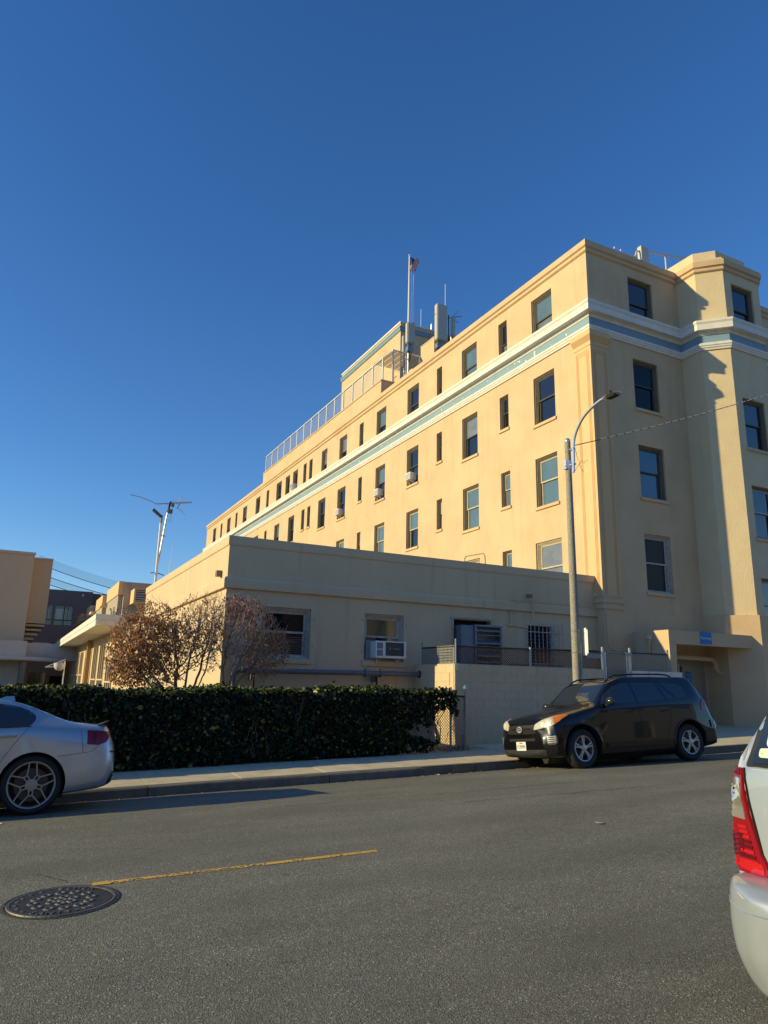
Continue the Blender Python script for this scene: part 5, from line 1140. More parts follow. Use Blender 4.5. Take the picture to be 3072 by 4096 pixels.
# ============================================================ MANHOLE, LITTER
t = thing('manhole_cover', 'round cast-iron sewer cover with raised bosses and lettering in the road', 'manhole cover', (.52, 5.78, z_road(.52, 5.78)), local=True, rot=(-.0, -math.atan(GR), 0))
M_iron = mat('cast_iron', (.052, .050, .050), .7, 0, spec=.3, bump=.6, bscale=55, var=.4, vscale=12, bdist=.003); M_iron2 = mat('worn_iron_boss', (.16, .15, .135), .6, .1, bump=.5, bscale=60, var=.4, vscale=20)
R0 = .338
MB().lathe([(0, .003), (R0-.02, .003), (R0-.02, -.02)], 'z', 48).obj('lid', M_iron, t)
MB().lathe([(R0-.012, -.02), (R0-.012, .005), (R0+.006, .006), (R0+.012, -.01)], 'z', 48).obj('ring', mat('ring_iron', (.22, .20, .17), .55, .5, bump=.4, bscale=60, var=.5, vscale=15), t)
mb = MB(); mb.lathe([(R0+.012, -.004), (R0+.022, .003), (R0+.04, .002), (R0+.05, -.004)], 'z', 40); mb.obj('tar_collar', mat('tar_collar', (.05, .048, .042), .8, bump=.8, bscale=45, var=.4, vscale=25), t, smooth=True)
def boss(r, a):
    x, y = r*math.cos(a), r*math.sin(a)
    MB().lathe([(.036, .003), (.032, .009), (.021, .009), (.016, .0035)], 'z', 12, (x, y, 0)).obj('boss', M_iron2, t, smooth=True); MB().lathe([(.016, .0035), (0, .0035)], 'z', 10, (x, y, 0)).obj('vent_hole', M_dark, t)
for k in range(6): boss(.075, 2*PI*k/6+.3)
for k in range(12): boss(.185, 2*PI*k/12)
boss(0, 0)
def ring_text(s, r, a0, da, sz, flip=False):
    for i, ch in enumerate(s):
        if ch == ' ': continue
        a = a0+da*i; me = text_mesh(ch, sz, extrude=.003); me.materials.append(M_iron2)
        me.transform(Matrix.Translation((r*math.cos(a), r*math.sin(a), .005))@Matrix.Rotation(a+(PI/2 if flip else -PI/2), 4, 'Z')); o = bpy.data.objects.new('lettering', me); COL.objects.link(o); o.parent = t
ring_text('SEWER', .283, 1.55, -.20, .070); ring_text('SANITARY', .283, -2.3, .20, .070, True)
for k in range(7): 
    a = 2.0+.28*k; MB().lathe([(.014, .003), (.010, .009), (0, .009)], 'z', 5, (.29*math.cos(a), .29*math.sin(a), 0)).obj('stud', M_iron2, t)
def litter(name, lab, x, y, s, m, on='road', cat='litter'):
    z = z_road(x, y) if on == 'road' else z_walk(x, y); mb = MB(); rs = random.Random(int(x*1000))
    pts = [(x+s*math.cos(a)*rs.uniform(.6, 1.2), y+s*math.sin(a)*rs.uniform(.5, 1), z+.006+s*rs.uniform(.05, .4)) for a in [2*PI*k/7 for k in range(7)]]
    mb.add(pts+[(x, y, z+s*.35), (x, y, z+.002)], [(i, (i+1) % 7, 7) for i in range(7)]+[((i+1) % 7, i, 8) for i in range(7)]); o = mb.obj(name, m); tag(o, lab, cat); return o
M_pap = mat('crumpled_paper', (.66, .56, .38), .8); M_orl = mat('orange_leaf', (.50, .22, .09), .7); M_wh2 = mat('white_scrap', (.7, .68, .62), .7)
litter('paper_scrap', 'crumpled yellowish paper scrap alone on the asphalt, right of centre', 5.59, 6.01, .05, M_pap)
litter('paper_scrap', 'white paper scrap in the gutter before the black car', 7.3, 12.0, .05, M_wh2)
litter('fallen_leaf', 'orange leaf in the gutter beside the white scrap', 7.55, 11.95, .055, M_orl, cat='leaf')
litter('paper_scrap', 'tiny pale scrap in the sedan shadow by the rear wheel', .12, 9.55, .025, M_wh2)
gx_ = random.Random(9)
mb = MB()
for k in range(260):
    x = gx_.uniform(-.5, 16); y = 12.08-abs(gx_.gauss(0, .22)); s = gx_.uniform(.006, .02); z = z_road(x, y)
    mb.add([(x-s, y, z+.001), (x, y-s, z+.001), (x+s, y, z+.001), (x, y+s, z+.001), (x, y, z+s)], [(0, 1, 4), (1, 2, 4), (2, 3, 4), (3, 0, 4)])
o = tag(mb.obj('gutter_debris', mat('gutter_debris', (.30, .24, .17), .9, var=.6, vscale=30, col2=(.12, .1, .08)), kind='stuff'), 'fine pale grit and leaf bits strewn along the gutter', 'debris')
mb = MB()
for k in range(2600):
    x = gx_.uniform(-1.5, 10) ; y = gx_.uniform(.8, 9.5); s = gx_.choice([.003, .004, .006]); z = z_road(x, y)
    mb.add([(x-s, y, z+.001), (x, y-s, z+.001), (x+s, y, z+.001), (x, y+s, z+.001), (x, y, z+s*.9)], [(0, 1, 4), (1, 2, 4), (2, 3, 4), (3, 0, 4)])
tag(mb.obj('road_grit', mat('road_grit', (.42, .38, .31), .8, var=.5, vscale=40), kind='stuff'), 'loose pale stone grit scattered over the asphalt', 'grit')
# ============================================================ VEHICLES
def cr(a, b, c, d, u): return .5*((2*b)+(c-a)*u+(2*a-5*b+4*c-d)*u*u+(3*b-a-3*c+d)*u**3)
def loft(stations, sx=4, sy=3):
    """stations: list of (x, [(y,z[,dx])...]) from bottom centre to top centre; mirrored; returns MB"""
    X = np.array([s[0] for s in stations], float); K = len(stations[0][1])
    A = np.array([[(p[0], p[1], p[2] if len(p) > 2 else 0.) for p in s[1]] for s in stations], float)   # S,K,3
    xs = []; rows = []
    n = len(X)
    for i in range(n-1):
        h = [A[max(i-1, 0)], A[i], A[i+1], A[min(i+2, n-1)]]; hx = [X[max(i-1, 0)], X[i], X[i+1], X[min(i+2, n-1)]]
        for k in range(sx):
            u = k/sx; # monotone-ish: blend catmull with linear to limit overshoot
            r = .75*cr(*h, u)+.25*(h[1]*(1-u)+h[2]*u); x = hx[1]*(1-u)+hx[2]*u; rows.append(r); xs.append(x)
    rows.append(A[-1]); xs.append(X[-1])
    V = []; R_ = None
    for x, r in zip(xs, rows):
        pts = []
        for j in range(K-1):
            a, b, c, d = r[max(j-1, 0)], r[j], r[j+1], r[min(j+2, K-1)]
            for k in range(sy):
                u = k/sy; q = .7*cr(a, b, c, d, u)+.3*(b*(1-u)+c*u); pts.append(q)
        pts.append(r[-1])
        ring = [(x+q[2], q[0] if i not in (0,) else 0.0, q[1]) for i, q in enumerate(pts)]; ring[-1] = (ring[-1][0], 0.0, ring[-1][2])
        mir = [(a, -b, c) for a, b, c in ring[1:-1][::-1]]
        ring = ring+mir; R_ = len(ring); V += ring
    mb = MB(); ns = len(xs); f = []
    for i in range(ns-1):
        for k in range(R_): f.append((i*R_+k, i*R_+(k+1) % R_, (i+1)*R_+(k+1) % R_, (i+1)*R_+k))
    f.append(tuple(range(R_-1, -1, -1))); f.append(tuple((ns-1)*R_+k for k in range(R_)))
    mb.add(V, f); return mb
def cut(mb, cutters, mats, name, parent, angle=32):
    a = mb.obj(name, mats[0]); bm = bmesh.new(); bm.from_mesh(a.data); bmesh.ops.recalc_face_normals(bm, faces=bm.faces); bm.to_mesh(a.data); bm.free()
    for m in mats[1:]: a.data.materials.append(m)
    tmp = []
    for c in cutters:
        c.m = [1]*len(c.f); o = c.obj('cutter', [mats[0], mats[-1]]); bm = bmesh.new(); bm.from_mesh(o.data); bmesh.ops.recalc_face_normals(bm, faces=bm.faces); bm.to_mesh(o.data); bm.free()
        md = a.modifiers.new('b', 'BOOLEAN'); md.operation = 'DIFFERENCE'; md.solver = 'EXACT'; md.object = o; tmp.append(o)
    dg = bpy.context.evaluated_depsgraph_get(); me = bpy.data.meshes.new_from_object(a.evaluated_get(dg)); me.name = name
    bpy.data.objects.remove(a); [bpy.data.objects.remove(o) for o in tmp]
    me.polygons.foreach_set('use_smooth', [True]*len(me.polygons)); me.update(); me.set_sharp_from_angle(angle=math.radians(angle))
    o = link(me, name, parent); bm = bmesh.new(); bm.from_mesh(me); bvh = BVHTree.FromBMesh(bm); bm.free()
    return o, bvh
def rnd(pts, r=.03, n=4):
    """round the corners of a 2-D polygon"""
    out = []; N = len(pts)
    for i in range(N):
        p0, p, p1 = Vector(pts[i-1]), Vector(pts[i]), Vector(pts[(i+1) % N]); a = (p0-p); b = (p1-p); rr = min(r, a.length*.45, b.length*.45); a.normalize(); b.normalize()
        s, e = p+a*rr, p+b*rr
        for k in range(n+1): u = k/n; q = s*(1-u)**2+p*2*u*(1-u)+e*u*u; out.append((q.x, q.y))
    return out
def resample(pts, st):
    out = []; N = len(pts)
    for i in range(N):
        a, b = Vector(pts[i]), Vector(pts[(i+1) % N]); n = max(1, int((b-a).length/st))
        for k in range(n): q = a.lerp(b, k/n); out.append((q.x, q.y))
    o2 = []
    for p in out:
        if not o2 or (Vector(p)-Vector(o2[-1])).length > 1e-4: o2.append(p)
    return o2
FR = {'L': (Vector((0, -3, 0)), Vector((1, 0, 0)), Vector((0, 1, 0))), 'R': (Vector((0, 3, 0)), Vector((1, 0, 0)), Vector((0, -1, 0))),
      'F': (Vector((-2, 0, 0)), Vector((0, 1, 0)), Vector((1, 0, 0)))}
def decal(name, bvh, pts, side, m, parent, off=.004, st=.045, skirt=.012, smooth=True, frame=None, label=None, tilt=None):
    O, U, D = frame or FR[side]; Vv = Vector((0, 0, 1))
    if tilt: Vv = tilt
    bd = resample(pts, st); n = len(bd); P = np.array(bd); mn, mxx = P.min(0), P.max(0)
    def inside(q):
        c = False; j = n-1
        for i in range(n):
            if (P[i, 1] > q[1]) != (P[j, 1] > q[1]) and q[0] < (P[j, 0]-P[i, 0])*(q[1]-P[i, 1])/(P[j, 1]-P[i, 1]+1e-12)+P[i, 0]: c = not c
            j = i
        return c
    inner = []
    gx0 = np.arange(mn[0]+st/2, mxx[0], st); gy0 = np.arange(mn[1]+st/2, mxx[1], st)
    for a in gx0:
        for b in gy0:
            if inside((a, b)) and np.min(np.hypot(P[:, 0]-a, P[:, 1]-b)) > st*.4: inner.append((a, b))
    vs = [Vector(q) for q in bd+inner]; ed = [(i, (i+1) % n) for i in range(n)]
    vo, eo, fo, ov, oe, of = delaunay_2d_cdt(vs, ed, [list(range(n))], 1, 1e-6)
    V = []; last = None
    for q in vo:
        o = O+U*q.x+Vv*q.y; h, nr, idx, ds = bvh.ray_cast(o, D)
        if h is None:
            nh = bvh.find_nearest(o+D*3); h = nh[0] if nh[0] else o+D*2; nr = -D
        if nr.dot(D) > 0: nr = -nr
        V.append(h+nr*off)
    mb = MB(); F = []
    for f in fo:
        a, b, c = V[f[0]], V[f[1]], V[f[2]]; nrm = (b-a).cross(c-a); F.append(tuple(f) if nrm.dot(D) < 0 else tuple(reversed(f)))
    mb.add(V, F)
    # skirt
    from collections import Counter
    cnt = Counter(tuple(sorted((f[i], f[(i+1) % len(f)]))) for f in F for i in range(len(f)))
    bnd = [e for e, c in cnt.items() if c == 1]; ids = {}
    base = len(V); vv = []
    for e in bnd:
        for i in e:
            if i not in ids: ids[i] = base+len(vv); vv.append(V[i]+D*skirt)
    mb.v += [tuple(v) for v in vv]
    for a, b in bnd: mb.f.append((a, b, ids[b], ids[a])); mb.m.append(0)
    return mb.obj(name, m, parent, smooth=smooth, angle=50, label=label)
def seam(name, bvh, pts, side, m, parent, w=.004, frame=None):
    O, U, D = frame or FR[side]; q = []
    for i in range(len(pts)-1):
        a, b = Vector(pts[i]), Vector(pts[i+1]); n = max(1, int((b-a).length/.05))
        for k in range(n): q.append(a.lerp(b, k/n))
    q.append(Vector(pts[-1])); W_ = []
    for p in q:
        h, nr, i_, d_ = bvh.ray_cast(O+U*p.x+Vector((0, 0, p.y)), D)
        if h is not None: W_.append(h)
    return MB().tube(W_, w, 4).obj(name, m, parent) if len(W_) > 1 else None
def wheel(parent, x, y, R_, w, rim_r, side, spoke, m_rim, tyre_m=M_blk, steer=0, n=5):
    """side=-1 near side (outer face toward -Y)"""
    wh = bpy.data.objects.new('wheel', None); 
    mb = MB(); h = w/2
    prof = [(rim_r, -h+.015), (rim_r+.02, -h+.002), (R_-.035, -h), (R_-.012, -h+.018), (R_, -h+.045), (R_, h-.045), (R_-.012, h-.018), (R_-.035, h), (rim_r+.02, h-.002), (rim_r, h-.015)]
    mb.lathe(prof, 'y', 40); tyre = mb.obj('wheel', tyre_m, parent, smooth=True, angle=30); tyre.location = (x, y, R_); tyre.rotation_euler = (0, 0, (PI if side > 0 else 0)+steer)
    def ch(nm, mbb, m, **k): o = mbb.obj(nm, m, tyre, **k); return o
    # in wheel frame axis 'y' lathe: coordinate -h is toward +y ... outer face is at -Y (profile height +)
    rm = MB(); rm.lathe([(rim_r+.002, h-.012), (rim_r-.004, h-.004), (rim_r-.02, h-.008), (rim_r-.03, h-.03), (rim_r-.035, -h+.03)], 'y', 40); ch('rim', rm, m_rim, smooth=True)
    bk = MB(); bk.lathe([(0, h-.13), (rim_r-.035, h-.13)], 'y', 24); ch('brake_shield', bk, M_dark); 
    dk = MB(); dk.lathe([(.06, h-.10), (rim_r*.70, h-.10), (rim_r*.70, h-.12)], 'y', 28); ch('brake_disc', dk, mat('brake_disc', (.10, .095, .09), .5, .6))
    sp = MB(); yo = -(h-.028)
    def bar(a0, r0, a1, r1, w0, w1, th=.022, d0=0, d1=0):
        p0 = Vector((r0*math.cos(a0), yo+d0, r0*math.sin(a0))); p1 = Vector((r1*math.cos(a1), yo+d1, r1*math.sin(a1))); d = (p1-p0).normalized(); nn = d.cross(Vector((0, 1, 0))).normalized()
        v = [p0+nn*w0, p0-nn*w0, p1-nn*w1, p1+nn*w1]; T_ = Vector((0, -th, 0)); sh = .72
        c0, c1 = p0, p1
        top = [p0+nn*w0*sh+T_, p0-nn*w0*sh+T_, p1-nn*w1*sh+T_, p1+nn*w1*sh+T_]
        sp.add(v+top, [(4, 5, 6, 7), (0, 1, 5, 4), (1, 2, 6, 5), (2, 3, 7, 6), (3, 0, 4, 7), (3, 2, 1, 0)])
    for k in range(n):
        a = 2*PI*k/n+PI/2
        if spoke == 'split':
            bar(a, .05, a, rim_r*.55, .035, .030, d0=0); 
            for s in (-1, 1): bar(a+s*.10, rim_r*.50, a+s*.135, rim_r-.012, .017, .018)
        else:
            for s in (-1, 1): bar(a+s*.30, .058, a+s*.46, rim_r*.46, .012, .011); bar(a+s*.46, rim_r*.45, a+s*.15, rim_r-.012, .0105, .009)
            bar(a+.46, rim_r*.455, a+2*PI/n-.46, rim_r*.455, .010, .010)
            for s in (1,): bar(a+.30, rim_r*.42, a+2*PI/n-.30, rim_r*.42, .011, .011) if False else None
    ch('spokes', sp, m_rim)
    hub = MB(); hub.lathe([(.075, h-.03), (.068, h-.006), (.035, h-.002), (0, h)], 'y', 20); ch('hub_cap', hub, m_rim, smooth=True)
    for k in range(5):
        a = 2*PI*k/5+PI/2+PI/5; nb = MB(); nb.lathe([(.016, h-.012), (.016, h+.002), (.006, h+.002)], 'y', 8, (.092*math.cos(a), 0, .092*math.sin(a))); ch('wheel_nut', nb, M_blk)
    bpy.data.objects.remove(wh); return tyre
def car_root(name, lab, cat, hubs, ctr, yaw, L_hub):
    """place a car: ctr=(x,y) of mid-point between the front and rear hubs; follow the road's slope and camber"""
    d = Vector((math.cos(yaw), math.sin(yaw))); p = Vector((-d.y, d.x)); wb = hubs[1]-hubs[0]; pf = Vector(ctr)-d*wb/2; pr = Vector(ctr)+d*wb/2; tr = .78
    Z = lambda q: z_road(q.x, q.y); zf = (Z(pf+p*tr)+Z(pf-p*tr))/2; zr = (Z(pr+p*tr)+Z(pr-p*tr))/2; zn = (Z(pf-p*tr)+Z(pr-p*tr))/2; zo = (Z(pf+p*tr)+Z(pr+p*tr))/2
    ex = Vector((d.x, d.y, (zr-zf)/wb)).normalized(); ey = Vector((p.x, p.y, (zo-zn)/(2*tr))).normalized(); ez = ex.cross(ey).normalized(); ey = ez.cross(ex)
    org = Vector((pf.x, pf.y, zf))-ex*hubs[0]; M = Matrix(((ex.x, ey.x, ez.x, org.x), (ex.y, ey.y, ez.y, org.y), (ex.z, ey.z, ez.z, org.z), (0, 0, 0, 1)))
    t = bpy.data.objects.new(name, None); COL.objects.link(t); t.matrix_world = M; tag(t, lab, cat); return t
def paint(name, col, metal=0.0, rough=.35, coat=1.0, flake=0):
    m = mat(name, col, rough, metal, coat=coat); return m
M_black = mat('black_car_paint', (.003, .0032, .006), .3, 0, spec=.25, coat=.8); M_silver = paint('silver_car_paint', (.50, .53, .565), .6, .3); M_vsilver = paint('van_silver_paint', (.41, .455, .50), .45, .38)
M_carglass = mat('tinted_car_glass', (.018, .026, .040), .02, spec=.9); M_chrome = mat('chrome', (.80, .79, .76), .25, .55)
M_trimblk = mat('black_plastic', (.015, .015, .016), .55); M_rim1 = mat('silver_alloy', (.42, .42, .44), .35, .85); M_rim2 = mat('dull_silver_alloy', (.38, .37, .36), .4, .8)
M_seam = mat('panel_gap', (.004, .004, .004), .9)
def redlens(name, col, em=0):
    m = mat(name, col, .2, coat=.35, spec=.35); return m
M_red = redlens('red_lens', (.24, .005, .012)); M_red2 = redlens('bright_red_lens', (.46, .010, .016)); M_redd = redlens('dark_red_lens', (.09, .004, .010)); M_amb = redlens('amber_lens', (.62, .17, .015)); M_lens = mat('headlamp_lens', (.52, .51, .42), .25, 0, coat=.5)
M_plate = mat('plate_white', (.68, .67, .64), .5)

# ---------------------------------------------------------- black SUV
SUV = car_root('black_suv', 'black four-door suv with roof rails parked below the concrete street lamp', 'car', (.90, 3.56), (10.96, 11.36), -math.radians(3.0), 0)
def sec(zb, ys, zs): return [(y, z) for y, z in zip(ys, zs)]
ST = [
 (0.00, [(0, .27, .0), (.45, .27, .02), (.62, .31, .05), (.66, .42, .05), (.62, .55, .05), (.55, .64, .06), (.45, .70, .04), (.25, .73, .02), (0, .74, .0)]),
 (0.05, [(0, .23, .0), (.60, .23, .05), (.76, .30, .10), (.80, .44, .10), (.79, .60, .09), (.72, .72, .08), (.60, .79, .05), (.34, .82, .02), (0, .83, .0)]),
 (0.16, [(0, .21), (.70, .22, .04), (.84, .30, .06), (.865, .45, .06), (.86, .64, .06), (.81, .80, .05), (.70, .875, .02), (.40, .91), (0, .925)]),
 (0.42, [(0, .20), (.76, .21), (.875, .30), (.90, .48), (.893, .72), (.855, .87), (.74, .945), (.42, .985), (0, 1.00)]),
 (0.80, [(0, .20), (.78, .21), (.885, .30), (.905, .52), (.90, .80), (.865, .945), (.76, 1.005), (.44, 1.045), (0, 1.06)]),
 (1.10, [(0, .20), (.78, .21), (.885, .30), (.905, .55), (.905, .84), (.88, 1.0), (.80, 1.06), (.50, 1.085), (0, 1.10)]),
 (1.30, [(0, .20), (.78, .21), (.885, .30), (.905, .55), (.905, .86), (.895, 1.05), (.83, 1.11), (.55, 1.15), (0, 1.17)]),
 (1.55, [(0, .20), (.78, .21), (.885, .30), (.905, .55), (.908, .88), (.895, 1.08), (.775, 1.275), (.55, 1.325), (0, 1.345)]),
 (1.85, [(0, .20), (.78, .21), (.885, .30), (.905, .55), (.908, .88), (.895, 1.10), (.745, 1.495), (.61, 1.555), (0, 1.585)]),
 (2.15, [(0, .20), (.78, .21), (.885, .30), (.905, .55), (.908, .88), (.895, 1.11), (.732, 1.585), (.62, 1.635), (0, 1.655)]),
 (2.80, [(0, .20), (.78, .21), (.885, .30), (.905, .55), (.908, .88), (.895, 1.14), (.728, 1.60), (.61, 1.645), (0, 1.665)]),
 (3.40, [(0, .20), (.78, .21), (.885, .30), (.905, .55), (.908, .88), (.890, 1.17), (.725, 1.59), (.61, 1.635), (0, 1.655)]),
 (3.78, [(0, .20), (.78, .22), (.88, .30), (.905, .55), (.908, .88), (.888, 1.18), (.735, 1.585), (.62, 1.63), (0, 1.65)]),
 (3.96, [(0, .20), (.78, .24), (.88, .32), (.902, .55), (.902, .88), (.882, 1.17), (.755, 1.525), (.62, 1.585), (0, 1.615)]),
 (4.17, [(0, .22), (.76, .26), (.87, .34), (.895, .55), (.890, .86), (.862, 1.10), (.79, 1.21), (.62, 1.27), (0, 1.31)]),
 (4.31, [(0, .24), (.76, .28), (.86, .36), (.885, .54), (.875, .74), (.82, .88), (.73, .94), (.52, .98), (0, 1.01)]),
 (4.42, [(0, .27), (.72, .30), (.80, .38), (.82, .52), (.81, .66), (.76, .72), (.62, .76), (.4, .78), (0, .79)]),
 (4.50, [(0, .34), (.5, .36), (.60, .42), (.62, .50), (.61, .60), (.56, .66), (.45, .69), (.3, .70), (0, .70)])]
ST = [((.9-(.9-x)*.86) if x < .9 else (3.56+(x-3.56)*.94 if x > 3.56 else x), p) for x, p in ST]
mb = loft(ST, 4, 4)
cuts = []
for xw in (.90, 3.56):
    for sy in (-1, 1):
        c = MB(); c.tube([(xw, sy*.60, .36), (xw, sy*1.05, .36)], .415, 28); cuts.append(c)
body, bvh = cut(mb, cuts, [M_black, M_trimblk], 'body', SUV)
for xw in (.90, 3.56):
    for sy in (-1, 1):
        mb = MB(); pts = []
        for k in range(25):
            a = math.radians(-18+216*k/24); h, nr, i_, d_ = bvh.ray_cast(Vector((xw+.445*math.cos(a), sy*3, .36+.445*math.sin(a))), Vector((0, -sy, 0)))
            if h is not None: pts.append((xw+.432*math.cos(a), h.y+sy*.004, .36+.432*math.sin(a)))
        mb.tube(pts, .018, 6); mb.obj('arch_flare', M_black, SUV, smooth=True)
for x, s_ in ((.90, -1), (.90, 1), (3.56, -1), (3.56, 1)): wheel(SUV, x, s_*.775, .352, .225, .232, s_, 'split', M_rim1, steer=(.10 if x < 2 else 0))
fw = [(1.42, 1.125), (1.58, 1.29), (1.84, 1.455), (2.08, 1.515), (2.25, 1.525), (2.29, 1.14)]
rw = [(2.34, 1.14), (2.31, 1.525), (2.90, 1.52), (3.04, 1.185)]; qv = [(2.97, 1.50), (3.0, 1.495), (3.28, 1.20), (3.10, 1.19)]; cw = [(3.09, 1.505), (3.52, 1.485), (3.62, 1.40), (3.64, 1.25), (3.60, 1.215), (3.36, 1.20)]
for s_ in 'LR':
    for nm, pl in (('front_side_window', fw), ('rear_side_window', rw), ('quarter_window', qv), ('cargo_window', cw)): decal(nm, bvh, rnd(pl, .035), s_, M_carglass, SUV, off=.003)
    for pl in ([(1.38, 1.06), (1.36, .80), (1.42, .42), (1.40, .33)], [(2.315, 1.50), (2.315, 1.12), (2.32, .6), (2.28, .33)], [(3.06, 1.18), (3.13, .95), (3.10, .80), (2.98, .55), (2.93, .33)], [(1.40, .335), (2.93, .335)], [(1.62, 1.30), (1.85, 1.475), (2.1, 1.54), (2.95, 1.54)]): seam('panel_gap', bvh, pl, s_, M_seam, SUV)
    for x in (2.08, 2.98): 
        sg = -1 if s_ == 'L' else 1; h, nr, i_, d_ = bvh.ray_cast(Vector((x, sg*3, .97)), Vector((0, -sg, 0))); mb = MB(); yy_ = h.y
        mb.tube([(x-.09, yy_+sg*.0, .965), (x-.07, yy_+sg*.035, .970), (x+.07, yy_+sg*.035, .975), (x+.09, yy_+sg*.0, .975)], .013, 8); mb.obj('door_handle', M_black, SUV, smooth=True)
    decal('side_moulding', bvh, rnd([(1.45, .36), (2.88, .36), (2.88, .42), (1.45, .42)], .02), s_, M_black, SUV, off=.016)
    decal('fuel_flap', bvh, rnd([(3.66, .90), (3.84, .90), (3.84, 1.05), (3.66, 1.05)], .03), s_, M_black, SUV, off=.003) if s_ == 'L' else None
# headlamps wrap the corner: projected diagonally
for sg in (-1, 1):
    D = Vector((.80, -sg*.60, 0)).normalized(); U = Vector((.60, sg*.80, 0)).normalized() if sg < 0 else Vector((-.60, .80, 0)).normalized(); U = Vector((-D.y, D.x, 0)); 
    O = Vector((.34, sg*.66, 0))-D*2; f = 1 if sg > 0 else -1
    pl = [(-.27*-f*-1, .765), (-.22*f*-1*-1, .86), (-.05*f, .895), (.27*f, .93), (.30*f, .91), (.17*f, .81), (.10*f, .775)] if False else [(a*f*-1*-1, b) for a, b in ((-.30, .705), (-.28, .80), (-.12, .875), (.10, .94), (.29, .96), (.33, .945), (.20, .84), (.12, .785), (-.06, .745))]
    hl = decal('headlight', bvh, rnd(pl, .03), None, M_lens, SUV, off=.010, frame=(O, U, D), st=.03)
    am = [(a*f, b) for a, b in ((.07, .92), (.16, .945), (.29, .96), (.33, .945), (.20, .84), (.13, .795), (.115, .84), (.10, .885))]
    decal('turn_signal', bvh, rnd(am, .015), None, M_amb, SUV, off=.0135, frame=(O, U, D), st=.03)
    for cx, cz, r_ in ((.035, .85, .055), (-.10, .80, .045)):
        decal('headlamp_reflector', bvh, [(cx*f+r_*math.cos(t), cz+r_*math.sin(t)) for t in [2*PI*k/16 for k in range(16)]], None, mat('reflector_cream', (.66, .64, .52), .3), SUV, off=.0125, frame=(O, U, D), st=.03)
    lp = [(a*f, b) for a, b in ((-.03, .56), (.16, .60), (.17, .48), (.12, .44), (-.02, .45))]
    decal('fog_lamp_bezel', bvh, rnd([((a-.03*0), b) for a, b in lp], .03), None, mat('fog_dark', (.08, .08, .08), .3), SUV, off=.006, frame=(O, U, D), st=.03)
    for k in range(4): decal('fog_lamp_bar', bvh, [(f*(-.015+.0), .475+.033*k), (f*.15, .485+.033*k), (f*.15, .497+.033*k), (f*(-.015), .487+.033*k)], None, M_chrome, SUV, off=.012, frame=(O, U, D), st=.03)
decal('grille', bvh, rnd([(-.44, .80), (.44, .80), (.47, .67), (.40, .64), (-.40, .64), (-.47, .67)], .02), 'F', M_trimblk, SUV, off=.006)
for k in range(4): decal('grille_bar', bvh, [(-.43, .665+.037*k), (.43, .665+.037*k), (.43, .677+.037*k), (-.43, .677+.037*k)], 'F', mat('grille_grey', (.06, .06, .062), .35, .5), SUV, off=.013)
for k in range(21): 
    x = -.42+.042*k; decal('grille_mesh', bvh, [(x, .655), (x+.009, .655), (x+.009, .79), (x, .79)], 'F', mat('grille_grey', (.06, .06, .062), .35, .5), SUV, off=.010) if abs(x) > .08 else None
decal('lower_grille', bvh, rnd([(-.42, .56), (.42, .56), (.42, .515), (-.42, .515)], .01), 'F', M_trimblk, SUV, off=.005)
for k in range(2): decal('lower_grille_bar', bvh, [(-.41, .525+.018*k), (.41, .525+.018*k), (.41, .531+.018*k), (-.41, .531+.018*k)], 'F', mat('grille_grey', (.06, .06, .062), .35, .5), SUV, off=.010)
h = bvh.ray_cast(Vector((-2, 0, .72)), Vector((1, 0, 0)))[0]; ex_ = h.x-.025
mb = MB(); el = lambda cx, cz, a, b, n=24: [(ex_, cx+a*math.cos(t), cz+b*math.sin(t)) for t in [2*PI*k/n for k in range(n+1)]]
mb.tube(el(0, .725, .075, .05), .009, 6); mb.tube(el(0, .725, .024, .046), .006, 6); mb.tube(el(0, .748, .055, .020), .006, 6); mb.obj('emblem', M_chrome, SUV, smooth=True)
h = bvh.ray_cast(Vector((-2, 0, .43)), Vector((1, 0, 0)))[0]; px_ = h.x-.02
pl = MB().box(px_-.006, px_, -.155, .155, .345, .505).obj('licence_plate', M_plate, SUV)
for body_, sz, dz, mm_, sh in (('11395M1', .090, -.012, mat('plate_blue', (.04, .05, .12), .6), 0), ('California', .036, .056, mat('plate_red', (.55, .04, .05), .6), .25)):
    me = text_mesh(body_, sz, font_shear=sh, extrude=.001); me.materials.append(mm_); me.transform(Matrix.Translation((px_-.008, 0, .425+dz))@Matrix.Rotation(-PI/2, 4, 'Z')@Matrix.Rotation(PI/2, 4, 'X')@Matrix.Scale(.82, 4, (1, 0, 0))); o = bpy.data.objects.new('lettering', me); COL.objects.link(o); o.parent = pl
decal('front_lower_lip', bvh, rnd([(-.66, .25), (.66, .25), (.70, .36), (-.70, .36)], .03), 'F', M_trimblk, SUV, off=.008)
